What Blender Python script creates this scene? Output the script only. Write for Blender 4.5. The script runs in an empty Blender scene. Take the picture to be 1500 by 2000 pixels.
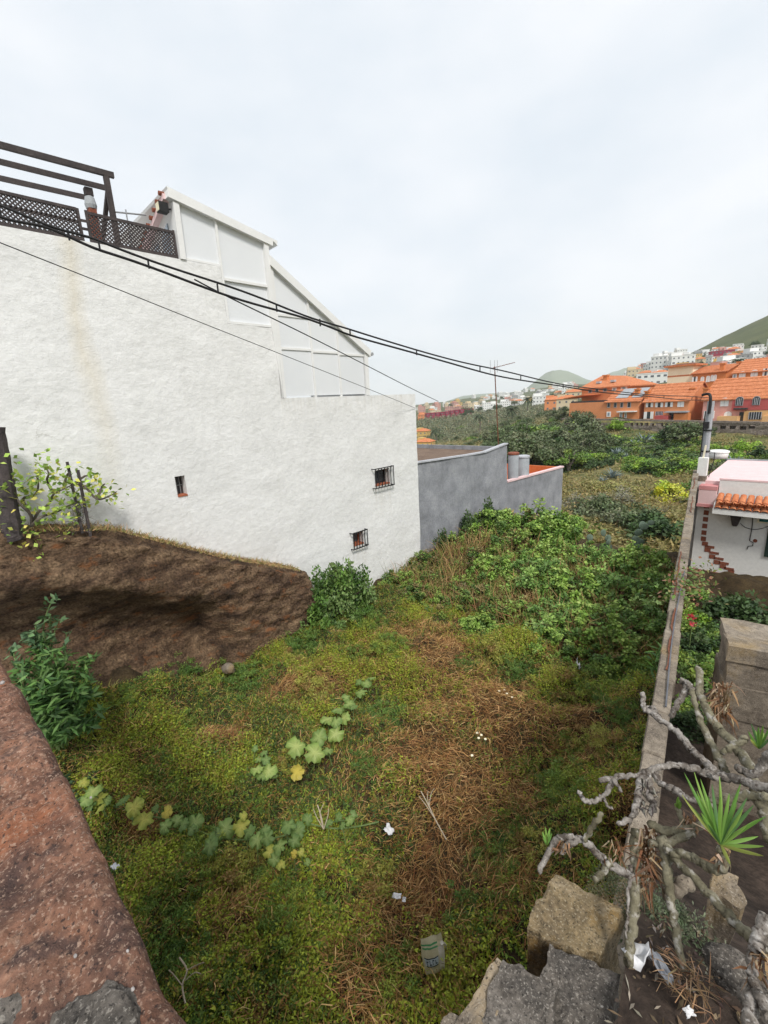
import bpy, math, random
import numpy as np
from mathutils import Matrix, Vector

rng = np.random.default_rng(7)
random.seed(7)
S = bpy.context.scene
COL = S.collection
R_ = math.radians

# ------------------------------------------------------------------ camera
EYE = np.array([0., 0., 7.])
FOC = 850.0                      # focal length in photo pixels (1500 x 2000)
def _rot(V=(950, 4500), wv=1620):
    c = np.array([750., 1000.])
    n = lambda x, y: np.array([x - c[0], y - c[1], FOC]) / np.linalg.norm([x - c[0], y - c[1], FOC])
    down = n(*V)
    X = wv - c[0]
    Y = -(down[0] * X + down[2] * FOC) / down[1]
    fwd = n(X + c[0], Y + c[1])
    return np.stack([np.cross(down, fwd), fwd, -down])
RM = _rot()
cam_d = bpy.data.cameras.new('camera')
cam = bpy.data.objects.new('camera', cam_d)
COL.objects.link(cam)
cr, cu, cb = RM @ [1, 0, 0], RM @ [0, -1, 0], RM @ [0, 0, -1]
cam.matrix_world = Matrix(((cr[0], cu[0], cb[0], EYE[0]), (cr[1], cu[1], cb[1], EYE[1]), (cr[2], cu[2], cb[2], EYE[2]), (0, 0, 0, 1)))
cam_d.sensor_fit = 'VERTICAL'
cam_d.sensor_height = 36.0
cam_d.lens = 36.0 * FOC / 2000.0
cam_d.clip_start = 0.05
cam_d.clip_end = 30000.0
S.camera = cam

# ------------------------------------------------------------------ world, sun, exposure
SUN_DIR = Vector((0.62, -0.36, 0.86)).normalized()     # towards the sun
world = bpy.data.worlds.new('World')
S.world = world
world.use_nodes = True
wn = world.node_tree
wn.nodes.clear()
wo = wn.nodes.new('ShaderNodeOutputWorld')
bg = wn.nodes.new('ShaderNodeBackground')
bg.inputs['Strength'].default_value = 0.1
sky = wn.nodes.new('ShaderNodeTexSky')
sky.sky_type = 'NISHITA'
sky.sun_disc = False
sky.sun_elevation = math.asin(SUN_DIR.z)
sky.sun_rotation = math.atan2(SUN_DIR.x, SUN_DIR.y)
tc = wn.nodes.new('ShaderNodeTexCoord')
mp = wn.nodes.new('ShaderNodeMapping')
mp.inputs['Scale'].default_value = (1.0, 1.0, 2.2)
nz = wn.nodes.new('ShaderNodeTexNoise')
nz.inputs['Scale'].default_value = 2.1
nz.inputs['Detail'].default_value = 7
nz.inputs['Roughness'].default_value = 0.52
cr1 = wn.nodes.new('ShaderNodeValToRGB')
cr1.color_ramp.elements[0].position = 0.34
cr1.color_ramp.elements[0].color = (3.9, 4.2, 4.5, 1)
cr1.color_ramp.elements[1].position = 0.62
cr1.color_ramp.elements[1].color = (4.75, 4.83, 4.95, 1)
mx = wn.nodes.new('ShaderNodeMix')
mx.data_type = 'RGBA'
mx.inputs['Factor'].default_value = 0.93
wn.links.new(tc.outputs['Generated'], mp.inputs['Vector'])
wn.links.new(mp.outputs['Vector'], nz.inputs['Vector'])
wn.links.new(nz.outputs['Fac'], cr1.inputs['Fac'])
wn.links.new(sky.outputs['Color'], mx.inputs[6])
wn.links.new(cr1.outputs['Color'], mx.inputs[7])
wn.links.new(mx.outputs[2], bg.inputs['Color'])
wn.links.new(bg.outputs['Background'], wo.inputs['Surface'])

sd = bpy.data.lights.new('sun', 'SUN')
sd.energy = 1.5
sd.angle = R_(12)
sd.color = (1.0, 0.96, 0.9)
sun = bpy.data.objects.new('sun', sd)
COL.objects.link(sun)
sun.rotation_euler = (-SUN_DIR).to_track_quat('-Z', 'Y').to_euler()
sun.location = (20, -20, 60)

S.view_settings.view_transform = 'Standard'
S.view_settings.look = 'None'
S.view_settings.gamma = 1
S.view_settings.use_curve_mapping = False
S.view_settings.exposure = 1.12
S.render.engine = 'CYCLES'
S.cycles.use_denoising = True
S.cycles.max_bounces = 6
S.cycles.transparent_max_bounces = 8
S.cycles.volume_bounces = 1

# ------------------------------------------------------------------ surveying: sight lines of the photograph
def ray(u, v):
    return RM @ np.array([u - 750., v - 1000., FOC])
def at_x(u, v, X): r = ray(u, v); return EYE + r * ((X - EYE[0]) / r[0])
def at_y(u, v, Y): r = ray(u, v); return EYE + r * ((Y - EYE[1]) / r[1])
def at_z(u, v, Z): r = ray(u, v); return EYE + r * ((Z - EYE[2]) / r[2])
def at_d(u, v, D): r = ray(u, v); return EYE + r * (D / math.hypot(r[0], r[1]))
def at_r(u, v, L): r = ray(u, v); return EYE + r * (L / np.linalg.norm(r))
def az_of(u): r = ray(u, 780); return math.atan2(r[0], r[1])
def el_of(u, v): r = ray(u, v); return r[2] / math.hypot(r[0], r[1])
def at_plane(u, v, o, n): r = ray(u, v); return EYE + r * (np.dot(np.array(o) - EYE, n) / np.dot(r, n))

# ------------------------------------------------------------------ noise
_T = np.random.default_rng(3).random((32, 32, 32))
def vn(x, y, z=0.0):
    x = np.asarray(x, float); y = np.asarray(y, float); z = np.asarray(z, float) + 0 * x
    xi, yi, zi = np.floor(x).astype(int), np.floor(y).astype(int), np.floor(z).astype(int)
    f = lambda t: t * t * (3 - 2 * t)
    fx, fy, fz = f(x - xi), f(y - yi), f(z - zi)
    o = 0
    for a in (0, 1):
        for b in (0, 1):
            for c in (0, 1):
                o = o + _T[(xi + a) % 32, (yi + b) % 32, (zi + c) % 32] * (fx if a else 1 - fx) * (fy if b else 1 - fy) * (fz if c else 1 - fz)
    return o * 2 - 1
def fbm(x, y, z=0.0, o=4):
    t = 0; a = 1.0; s = 1.0
    for i in range(o):
        t = t + a * vn(np.asarray(x) * s + 7.3 * i, np.asarray(y) * s + 3.1 * i, np.asarray(z) * s + 5.7 * i)
        a *= 0.5; s *= 2.03
    return t

# ------------------------------------------------------------------ materials
MATS = {}
def mat(name, cols, scale=2.0, rough=0.85, bump=0.0, bscale=20.0, fine=0.15, attr=False, spec=0.25, trans=0.0,
        stretch=(1, 1, 1), metal=0.0, bdist=0.02, detail=6.0):
    if name in MATS: return MATS[name]
    m = bpy.data.materials.new(name)
    m.use_nodes = True
    nt = m.node_tree; N = nt.nodes; L = nt.links
    b = N['Principled BSDF']
    b.inputs['Roughness'].default_value = rough
    b.inputs['Metallic'].default_value = metal
    b.inputs['Specular IOR Level'].default_value = spec
    geo = N.new('ShaderNodeNewGeometry')
    mpp = N.new('ShaderNodeMapping'); mpp.inputs['Scale'].default_value = stretch
    L.new(geo.outputs['Position'], mpp.inputs['Vector'])
    if attr:
        a = N.new('ShaderNodeAttribute'); a.attribute_name = 'col'
        colout = a.outputs['Color']
    else:
        n1 = N.new('ShaderNodeTexNoise'); n1.inputs['Scale'].default_value = scale
        n1.inputs['Detail'].default_value = detail; n1.inputs['Roughness'].default_value = 0.62
        L.new(mpp.outputs['Vector'], n1.inputs['Vector'])
        r = N.new('ShaderNodeValToRGB')
        k = len(cols)
        el = r.color_ramp.elements
        while len(el) < k: el.new(0.5)
        for i, c in enumerate(cols):
            el[i].position = 0.5 if k == 1 else 0.3 + 0.4 * i / (k - 1)
            el[i].color = (*c, 1)
        L.new(n1.outputs['Fac'], r.inputs['Fac'])
        colout = r.outputs['Color']
    if fine > 0:
        n2 = N.new('ShaderNodeTexNoise'); n2.inputs['Scale'].default_value = max(scale * 9, 4)
        n2.inputs['Detail'].default_value = 4
        L.new(geo.outputs['Position'], n2.inputs['Vector'])
        mr = N.new('ShaderNodeMapRange')
        mr.inputs['From Min'].default_value = 0.3; mr.inputs['From Max'].default_value = 0.7
        mr.inputs['To Min'].default_value = 1 - fine; mr.inputs['To Max'].default_value = 1 + fine
        L.new(n2.outputs['Fac'], mr.inputs['Value'])
        mm = N.new('ShaderNodeVectorMath'); mm.operation = 'SCALE'
        L.new(colout, mm.inputs[0]); L.new(mr.outputs['Result'], mm.inputs['Scale'])
        colout = mm.outputs['Vector']
    L.new(colout, b.inputs['Base Color'])
    if bump > 0:
        n3 = N.new('ShaderNodeTexNoise'); n3.inputs['Scale'].default_value = bscale
        n3.inputs['Detail'].default_value = 8; n3.inputs['Roughness'].default_value = 0.65
        L.new(mpp.outputs['Vector'], n3.inputs['Vector'])
        bp = N.new('ShaderNodeBump'); bp.inputs['Strength'].default_value = bump; bp.inputs['Distance'].default_value = bdist
        L.new(n3.outputs['Fac'], bp.inputs['Height'])
        L.new(bp.outputs['Normal'], b.inputs['Normal'])
    if trans > 0:
        t = N.new('ShaderNodeBsdfTranslucent')
        L.new(colout, t.inputs['Color'])
        ms = N.new('ShaderNodeMixShader'); ms.inputs['Fac'].default_value = trans
        L.new(b.outputs[0], ms.inputs[1]); L.new(t.outputs[0], ms.inputs[2])
        L.new(ms.outputs[0], N['Material Output'].inputs['Surface'])
    MATS[name] = m
    m['colout'] = 1
    return m
def add_layer(m, color, build):
    """lay one more colour over the base colour; build(nt, position_socket) returns the mask socket"""
    nt = m.node_tree
    b = nt.nodes['Principled BSDF']
    src = b.inputs['Base Color'].links[0].from_socket
    geo = nt.nodes.new('ShaderNodeNewGeometry')
    fac = build(nt, geo.outputs['Position'])
    x = nt.nodes.new('ShaderNodeMix'); x.data_type = 'RGBA'
    nt.links.new(fac, x.inputs['Factor'])
    nt.links.new(src, x.inputs[6])
    x.inputs[7].default_value = (*color, 1)
    nt.links.new(x.outputs[2], b.inputs['Base Color'])
def noise_mask(scale, lo, hi, stretch=(1, 1, 1), amt=1.0, detail=6):
    def f(nt, pos):
        mpp = nt.nodes.new('ShaderNodeMapping'); mpp.inputs['Scale'].default_value = stretch
        nt.links.new(pos, mpp.inputs['Vector'])
        n = nt.nodes.new('ShaderNodeTexNoise'); n.inputs['Scale'].default_value = scale; n.inputs['Detail'].default_value = detail
        n.inputs['Roughness'].default_value = 0.6
        nt.links.new(mpp.outputs['Vector'], n.inputs['Vector'])
        mr = nt.nodes.new('ShaderNodeMapRange')
        mr.inputs['From Min'].default_value = lo; mr.inputs['From Max'].default_value = hi
        mr.inputs['To Max'].default_value = amt
        nt.links.new(n.outputs['Fac'], mr.inputs['Value'])
        return mr.outputs['Result']
    return f

# ------------------------------------------------------------------ mesh building
ORG = {}
def link(name, me, m, parent=None, kind=None, loc=None, smooth=False):
    o = bpy.data.objects.new(name, me)
    COL.objects.link(o)
    if m is not None and not me.materials: me.materials.append(m)
    if parent is not None:
        o.parent = parent
        ORG[o.name] = ORG[parent.name]
    else:
        ORG[o.name] = np.zeros(3)
    if loc is not None: o.location = loc
    if kind: o['kind'] = kind
    return o
def raw_mesh(name, V, F3=None, F4=None, col=None, smooth=False):
    """fast mesh from numpy arrays of triangles and quads"""
    me = bpy.data.meshes.new(name)
    V = np.asarray(V, np.float32)
    loops = []; starts = []; tot = []
    n = 0
    for F, k in ((F3, 3), (F4, 4)):
        if F is None or len(F) == 0: continue
        F = np.asarray(F, np.int32).reshape(-1, k)
        loops.append(F.ravel())
        starts.append(n + np.arange(len(F), dtype=np.int32) * k)
        tot.append(np.full(len(F), k, np.int32))
        n += F.size
    loops = np.concatenate(loops); starts = np.concatenate(starts); tot = np.concatenate(tot)
    me.vertices.add(len(V)); me.vertices.foreach_set('co', V.ravel())
    me.loops.add(len(loops)); me.loops.foreach_set('vertex_index', loops)
    me.polygons.add(len(starts)); me.polygons.foreach_set('loop_start', starts); me.polygons.foreach_set('loop_total', tot)
    if smooth: me.polygons.foreach_set('use_smooth', np.ones(len(starts), bool))
    me.update(calc_edges=True)
    if col is not None:
        a = me.color_attributes.new('col', 'FLOAT_COLOR', 'POINT')
        c = np.ones((len(V), 4), np.float32); c[:, :3] = col
        a.data.foreach_set('color', c.ravel())
    return me

class MB:
    def __init__(s): s.v = []; s.f = []
    def add(s, vs, fs):
        k = len(s.v); s.v += [tuple(map(float, p)) for p in vs]; s.f += [tuple(i + k for i in f) for f in fs]; return s
    def hexa(s, p):   # 8 corners: bottom ring then top ring
        return s.add(p, [(3, 2, 1, 0), (4, 5, 6, 7), (0, 1, 5, 4), (1, 2, 6, 5), (2, 3, 7, 6), (3, 0, 4, 7)])
    def box(s, a, b):
        (x0, y0, z0), (x1, y1, z1) = [min(i, j) for i, j in zip(a, b)], [max(i, j) for i, j in zip(a, b)]
        return s.hexa([(x0, y0, z0), (x1, y0, z0), (x1, y1, z0), (x0, y1, z0), (x0, y0, z1), (x1, y0, z1), (x1, y1, z1), (x0, y1, z1)])
    def prism(s, poly, e):   # polygon (list of 3d points) extruded by vector e
        p = [np.array(q, float) for q in poly]; e = np.array(e, float); n = len(p)
        return s.add(p + [q + e for q in p], [tuple(range(n))[::-1], tuple(range(n, 2 * n))] + [(i, (i + 1) % n, n + (i + 1) % n, n + i) for i in range(n)])
    def bar(s, a, b, w, h=None, up=(0, 0, 1)):
        h = h or w
        a = np.array(a, float); b = np.array(b, float); d = b - a; d /= np.linalg.norm(d)
        up = np.array(up, float)
        if abs(np.dot(up, d)) > 0.95: up = np.array([1., 0, 0])
        r = np.cross(d, up); r /= np.linalg.norm(r); u = np.cross(r, d)
        q = lambda c: [c - r * w / 2 - u * h / 2, c + r * w / 2 - u * h / 2, c + r * w / 2 + u * h / 2, c - r * w / 2 + u * h / 2]
        return s.hexa(q(a) + q(b))
    def tube(s, pts, rad, n=8, cap=True, jit=0.0):
        P = [np.array(p, float) for p in pts]
        if np.isscalar(rad): rad = [rad] * len(P)
        k = len(s.v); u = None
        for i, p in enumerate(P):
            d = P[min(i + 1, len(P) - 1)] - P[max(i - 1, 0)]; d /= (np.linalg.norm(d) + 1e-9)
            if u is None:
                u = np.cross(d, [0, 0, 1.]) if abs(d[2]) < 0.9 else np.cross(d, [1., 0, 0])
            u = u - d * np.dot(u, d); u /= (np.linalg.norm(u) + 1e-9)
            w = np.cross(d, u)
            for j in range(n):
                a = 2 * math.pi * j / n
                rr = rad[i] * (1 + (random.uniform(-jit, jit) if jit else 0))
                s.v.append(tuple(p + (u * math.cos(a) + w * math.sin(a)) * rr))
        for i in range(len(P) - 1):
            for j in range(n):
                a = k + i * n + j; b = k + i * n + (j + 1) % n
                s.f.append((a, b, b + n, a + n))
        if cap:
            s.f.append(tuple(range(k, k + n))[::-1]); s.f.append(tuple(range(k + (len(P) - 1) * n, k + len(P) * n)))
        return s
    def lathe(s, c, prof, n=20):
        return s.tube([(c[0], c[1], c[2] + z) for r, z in prof], [r for r, z in prof], n)
    def build(s, name, m, parent=None, kind=None, smooth=False, label=None):
        o_ = ORG[parent.name] if parent is not None else np.zeros(3)
        me = bpy.data.meshes.new(name)
        me.from_pydata([(x - o_[0], y - o_[1], z - o_[2]) for x, y, z in s.v], [], s.f)
        if smooth: me.polygons.foreach_set('use_smooth', [True] * len(me.polygons))
        me.update()
        if smooth == 'angle': me.set_sharp_from_angle(angle=R_(35))
        ob = link(name, me, m, parent, kind)
        if label: ob['label'] = label
        return ob
def thing(name, label, cat, loc=(0, 0, 0), group=None):
    o = bpy.data.objects.new(name, None)
    COL.objects.link(o)
    o.location = [float(t) for t in loc]; o.empty_display_size = 0.2
    o['label'] = label; o['category'] = cat
    if group: o['group'] = group
    ORG[o.name] = np.array(loc, float)
    return o
def tag(o, label, cat, group=None):
    o['label'] = label; o['category'] = cat
    if group: o['group'] = group
    return o
def near(p): return tuple(round(float(t), 3) for t in p)

def cells(us, vs, keep, P, nrm, depth, step, disp=None):
    """a wall face made of cells with openings: P(u,v,d) gives the point, d = depth behind the face"""
    mb = MB()
    def fine(ts):
        o = []
        for a, b in zip(ts[:-1], ts[1:]):
            k = max(1, int(math.ceil((b - a) / step)))
            o += [a + (b - a) * i / k for i in range(k)]
        return o + [ts[-1]]
    U, W = fine(sorted(set(us))), fine(sorted(set(vs)))
    idx = {}
    def vert(i, j):
        if (i, j) not in idx:
            d = 0.0 if disp is None else -disp(U[i], W[j])
            idx[i, j] = len(mb.v); mb.v.append(tuple(P(U[i], W[j], d)))
        return idx[i, j]
    K = np.zeros((len(U) + 1, len(W) + 1), bool)
    for i in range(len(U) - 1):
        for j in range(len(W) - 1):
            K[i + 1, j + 1] = keep((U[i] + U[i + 1]) / 2, (W[j] + W[j + 1]) / 2)
    for i in range(len(U) - 1):
        for j in range(len(W) - 1):
            if not K[i + 1, j + 1]: continue
            mb.f.append((vert(i, j), vert(i + 1, j), vert(i + 1, j + 1), vert(i, j + 1)))
            for (di, dj, e) in ((-1, 0, ((i, j), (i, j + 1))), (1, 0, ((i + 1, j + 1), (i + 1, j))), (0, -1, ((i + 1, j), (i, j))), (0, 1, ((i, j + 1), (i + 1, j + 1)))):
                if not K[i + 1 + di, j + 1 + dj]:
                    (a, b), (c, d) = e
                    k = len(mb.v)
                    mb.v += [tuple(P(U[a], W[b], depth)), tuple(P(U[c], W[d], depth))]
                    mb.f.append((vert(a, b), vert(c, d), k + 1, k))
    return mb
# ------------------------------------------------------------------ palette
M_PLASTER = mat('white_plaster', [(.70, .70, .69), (.75, .75, .74), (.78, .78, .775)], scale=0.8, rough=.9, bump=.5, bscale=6.0, fine=.05, bdist=.05, stretch=(1, .9, 1.1))
def _stain(nt, pos):
    sx = nt.nodes.new('ShaderNodeSeparateXYZ'); nt.links.new(pos, sx.inputs[0])
    n = nt.nodes.new('ShaderNodeTexNoise'); n.inputs['Scale'].default_value = 0.9; n.inputs['Detail'].default_value = 6
    nt.links.new(pos, n.inputs['Vector'])
    def M(op, a, b=None):
        m = nt.nodes.new('ShaderNodeMath'); m.operation = op
        for i, t in enumerate((a, b)):
            if t is None: continue
            if isinstance(t, (int, float)): m.inputs[i].default_value = t
            else: nt.links.new(t, m.inputs[i])
        return m.outputs[0]
    d = M('ADD', M('SUBTRACT', sx.outputs['Y'], 2.75), M('MULTIPLY', M('SUBTRACT', n.outputs['Fac'], .5), .55))
    g = M('SUBTRACT', 1.0, M('MULTIPLY', M('ABSOLUTE', d), 3.2))
    mr = nt.nodes.new('ShaderNodeMapRange'); mr.inputs['From Min'].default_value = 4.6; mr.inputs['From Max'].default_value = 8.5
    nt.links.new(sx.outputs['Z'], mr.inputs['Value'])
    c = nt.nodes.new('ShaderNodeClamp'); nt.links.new(M('MULTIPLY', M('MULTIPLY', g, mr.outputs['Result']), .42), c.inputs['Value'])
    return c.outputs[0]
add_layer(M_PLASTER, (.62, .54, .38), _stain)
add_layer(M_PLASTER, (.50, .49, .44), noise_mask(1.1, .62, .82, (1, 1.8, .14), .28))
add_layer(M_PLASTER, (.42, .41, .37), noise_mask(7.0, .70, .78, (1, 1, 1), .5))
def _drips(nt, pos):
    # dirt washed down below the three window sills and along the eaves of the stair room
    sx = nt.nodes.new('ShaderNodeSeparateXYZ'); nt.links.new(pos, sx.inputs[0])
    def M(op, a, b=None):
        m = nt.nodes.new('ShaderNodeMath'); m.operation = op
        for i, t in enumerate((a, b)):
            if t is None: continue
            if isinstance(t, (int, float)): m.inputs[i].default_value = t
            else: nt.links.new(t, m.inputs[i])
        return m.outputs[0]
    tot = None
    for (y0, y1, z1, ln, amt) in ((11.4, 12.45, 4.0, 1.5, .35), (10.1, 10.8, 1.92, 1.2, .35), (4.12, 4.5, 4.96, 1.3, .30), (7.7, 11.6, 7.42, .9, .22), (11.6, 14.1, 7.42, .8, .22)):
        a = M('MULTIPLY', M('GREATER_THAN', sx.outputs['Y'], y0), M('LESS_THAN', sx.outputs['Y'], y1))
        d = M('DIVIDE', M('SUBTRACT', z1, sx.outputs['Z']), ln)
        b = M('MULTIPLY', M('GREATER_THAN', d, 0.0), M('MAXIMUM', M('SUBTRACT', 1.0, d), 0.0))
        t = M('MULTIPLY', M('MULTIPLY', a, b), amt); tot = t if tot is None else M('ADD', tot, t)
    mpp = nt.nodes.new('ShaderNodeMapping'); mpp.inputs['Scale'].default_value = (1, 9, .5); nt.links.new(pos, mpp.inputs['Vector'])
    n = nt.nodes.new('ShaderNodeTexNoise'); n.inputs['Scale'].default_value = 1.0; n.inputs['Detail'].default_value = 4; nt.links.new(mpp.outputs['Vector'], n.inputs['Vector'])
    mr = nt.nodes.new('ShaderNodeMapRange'); mr.inputs['From Min'].default_value = .42; mr.inputs['From Max'].default_value = .66; nt.links.new(n.outputs['Fac'], mr.inputs['Value'])
    return M('MULTIPLY', tot, mr.outputs['Result'])
add_layer(M_PLASTER, (.46, .42, .34), _drips)
def _cracks(nt, pos):
    v = nt.nodes.new('ShaderNodeTexVoronoi'); v.feature = 'DISTANCE_TO_EDGE'; v.inputs['Scale'].default_value = .42
    n = nt.nodes.new('ShaderNodeTexNoise'); n.inputs['Scale'].default_value = 1.6; n.inputs['Detail'].default_value = 6; nt.links.new(pos, n.inputs['Vector'])
    mm = nt.nodes.new('ShaderNodeVectorMath'); mm.operation = 'ADD'; sc = nt.nodes.new('ShaderNodeVectorMath'); sc.operation = 'SCALE'; sc.inputs['Scale'].default_value = 1.1
    nt.links.new(n.outputs['Color'], sc.inputs[0]); nt.links.new(pos, mm.inputs[0]); nt.links.new(sc.outputs[0], mm.inputs[1]); nt.links.new(mm.outputs[0], v.inputs['Vector'])
    mr = nt.nodes.new('ShaderNodeMapRange'); mr.inputs['From Min'].default_value = 0.0; mr.inputs['From Max'].default_value = .006; mr.inputs['To Min'].default_value = .5; mr.inputs['To Max'].default_value = 0
    nt.links.new(v.outputs['Distance'], mr.inputs['Value'])
    k = noise_mask(.55, .56, .62)(nt, pos); m = nt.nodes.new('ShaderNodeMath'); m.operation = 'MULTIPLY'; nt.links.new(mr.outputs['Result'], m.inputs[0]); nt.links.new(k, m.inputs[1])
    return m.outputs[0]
add_layer(M_PLASTER, (.40, .39, .36), _cracks)
M_WHITE = mat('white_paint', [(.74, .74, .73), (.80, .80, .79)], scale=2, rough=.6, fine=.02)
M_FROST = mat('frosted_panel', [(.71, .73, .755), (.76, .775, .79)], scale=.6, rough=.3, fine=.0, spec=.45)
M_GLASS = mat('dark_glass', [(.02, .025, .03), (.05, .06, .07)], scale=1, rough=.08, fine=0, spec=.6)
M_BLUEGLASS = mat('sky_glass', [(.22, .28, .33), (.3, .36, .42)], scale=1, rough=.1, fine=0, spec=.6)
M_IRON = mat('black_iron', [(.012, .012, .014), (.03, .03, .03)], scale=12, rough=.55, fine=.1)
M_DARKWOOD = mat('dark_wood', [(.040, .033, .034), (.078, .064, .062)], scale=4, rough=.75, fine=.25, bump=.2, bscale=30)
M_TERRA = mat('terracotta', [(.30, .09, .05), (.42, .14, .07)], scale=6, rough=.8, fine=.15)
M_GREYWALL = mat('grey_render', [(.20, .208, .225), (.27, .278, .30), (.34, .348, .37)], scale=1.3, rough=.9, bump=.5, bscale=7, fine=.1, bdist=.05)
add_layer(M_GREYWALL, (.36, .36, .38), noise_mask(2.2, .62, .75, (1, .5, 2.2), .5))
add_layer(M_GREYWALL, (.12, .12, .125), noise_mask(1.4, .6, .8, (1, 1.5, .35), .5))
M_GREYTRIM = mat('pale_grey_coping', [(.36, .37, .40), (.5, .51, .54)], scale=4, rough=.85, fine=.1)
M_GRAVELROOF = mat('brown_roof_gravel', [(.12, .08, .06), (.2, .14, .10)], scale=2, rough=.95, fine=.3, bump=.4, bscale=25)
M_ORANGEFLOOR = mat('orange_terrace', [(.50, .13, .04), (.56, .16, .055)], scale=2, rough=.8, fine=.06)
M_TANK = mat('grey_fibre_cement', [(.30, .32, .34), (.38, .40, .42)], scale=3, rough=.85, fine=.12)
M_RUST = mat('rusty_iron', [(.13, .05, .03), (.22, .09, .05)], scale=20, rough=.85, fine=.3)
M_STEEL = mat('galvanised_steel', [(.32, .33, .34), (.42, .43, .44)], scale=8, rough=.5, fine=.1, metal=.3)
M_CABLE = mat('black_cable', [(.012, .012, .013), (.02, .02, .02)], scale=5, rough=.5, fine=.05)
M_CONCRETE = mat('old_concrete', [(.10, .082, .065), (.21, .175, .135), (.31, .265, .21)], scale=2.2, rough=.95, bump=.7, bscale=28, fine=.25, bdist=.012)
add_layer(M_CONCRETE, (.30, .20, .07), noise_mask(1.7, .56, .72, (1, 1, 1), .6))
add_layer(M_CONCRETE, (.06, .05, .045), noise_mask(4.0, .58, .72, (1, 1, 1), .6))
M_BLOCKLICHEN = mat('lichen_concrete', [(.13, .10, .065), (.24, .18, .10), (.30, .24, .16)], scale=5, rough=.95, bump=1.0, bscale=75, fine=.35, bdist=.012)
add_layer(M_BLOCKLICHEN, (.55, .54, .5), noise_mask(22, .70, .74, (1, 1, 1), .8))
add_layer(M_BLOCKLICHEN, (.30, .17, .035), noise_mask(6, .55, .7, (1, 1, 1), .6))
M_MORTAR = mat('dark_mortar', [(.06, .055, .05), (.12, .105, .09), (.22, .195, .17)], scale=6, rough=.95, bump=1.0, bscale=60, fine=.4, bdist=.015)
add_layer(M_MORTAR, (.55, .53, .5), noise_mask(30, .69, .74, (1, 1, 1), .6))
M_REDSTONE = mat('red_volcanic_stone', [(.075, .043, .034), (.17, .088, .06), (.27, .135, .085), (.34, .19, .13)], scale=4.5, rough=.95, bump=1.0, bscale=42, fine=.4, bdist=.02)
add_layer(M_REDSTONE, (.33, .12, .055), noise_mask(2.6, .54, .70, (1, 1, 1), .75))
add_layer(M_REDSTONE, (.05, .035, .035), noise_mask(9, .56, .68, (1, 1, 1), .8))
add_layer(M_REDSTONE, (.40, .25, .17), noise_mask(48, .56, .66, (1, 1, 1), .6))
add_layer(M_REDSTONE, (.035, .025, .025), noise_mask(60, .60, .68, (1, 1, 1), .8))
add_layer(M_REDSTONE, (.60, .56, .53), noise_mask(26, .71, .745, (1, 1, 1), .9))
M_BANK = mat('brown_earth_bank', [(.035, .022, .015), (.09, .055, .034), (.17, .11, .066), (.26, .175, .105)], scale=2.2, rough=.97, bump=1.0, bscale=14, fine=.5, bdist=.10, stretch=(1, .6, 1.7))
add_layer(M_BANK, (.24, .10, .04), noise_mask(2.6, .58, .68, (1, .7, 1.6), .8))
add_layer(M_BANK, (.02, .016, .013), noise_mask(1.5, .58, .72, (1, .8, 1.6), .7))
add_layer(M_REDSTONE, (.06, .042, .04), noise_mask(3.3, .50, .64, (1, 1, 1), .75))
for _m, _l, _d in ((M_BLOCKLICHEN, (.42, .36, .25), (.05, .04, .025)), (M_MORTAR, (.34, .31, .27), (.025, .022, .02)), (M_REDSTONE, (.46, .32, .24), (.04, .028, .026)), (M_CONCRETE, (.36, .31, .25), (.05, .04, .032))):
    add_layer(_m, _l, noise_mask(120, .56, .66, (1, 1, 1), .75, 3))
    add_layer(_m, _d, noise_mask(95, .58, .66, (1, 1, 1), .85, 3))
M_SOIL = mat('dark_soil', [(.022, .016, .013), (.05, .036, .028), (.09, .065, .05)], scale=3, rough=.97, bump=.9, bscale=30, fine=.35, bdist=.02)
M_LOTSOIL = mat('lot_soil', [(.022, .016, .009), (.05, .034, .017), (.085, .06, .028)], scale=2.5, rough=.97, bump=.8, bscale=25, fine=.35, bdist=.03)
M_TERRAIN = mat('valley_ground', [(.09, .10, .035), (.16, .15, .06), (.25, .20, .09), (.31, .225, .11)], scale=.09, rough=.97, fine=.4, bump=.6, bscale=1.6, bdist=.5, detail=10)
add_layer(M_TERRAIN, (.06, .09, .03), noise_mask(.5, .5, .62, (1, 1, 1), .75))
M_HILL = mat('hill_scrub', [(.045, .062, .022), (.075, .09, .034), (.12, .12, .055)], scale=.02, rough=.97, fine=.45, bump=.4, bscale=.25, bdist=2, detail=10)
M_FARHILL = mat('far_hill', [(.16, .20, .15), (.25, .28, .21)], scale=.004, rough=.97, fine=.3, detail=8)  # paler than its grass: distance haze is mixed into this colour
M_ORANGE = mat('orange_stucco', [(.64, .245, .105), (.70, .29, .135)], scale=.8, rough=.9, fine=.06)
M_ORANGE2 = mat('deep_orange_stucco', [(.58, .20, .065), (.64, .24, .09)], scale=.8, rough=.9, fine=.06)
M_PINK = mat('pink_stucco', [(.68, .32, .27), (.73, .38, .33)], scale=.8, rough=.9, fine=.05)
M_RED = mat('red_stucco', [(.45, .09, .09), (.50, .12, .11)], scale=.8, rough=.9, fine=.05)
M_CREAM = mat('cream_stucco', [(.82, .75, .55), (.85, .79, .60)], scale=.8, rough=.9, fine=.05)
M_PEACH = mat('peach_stucco', [(.68, .40, .17), (.72, .45, .22)], scale=.8, rough=.9, fine=.05)
M_ROOF = mat('orange_roof_tiles', [(.40, .13, .055), (.52, .19, .085), (.60, .24, .12)], scale=.7, rough=.9, fine=.22, bump=.5, bscale=4, bdist=.1, stretch=(3, 3, 1))
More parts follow.
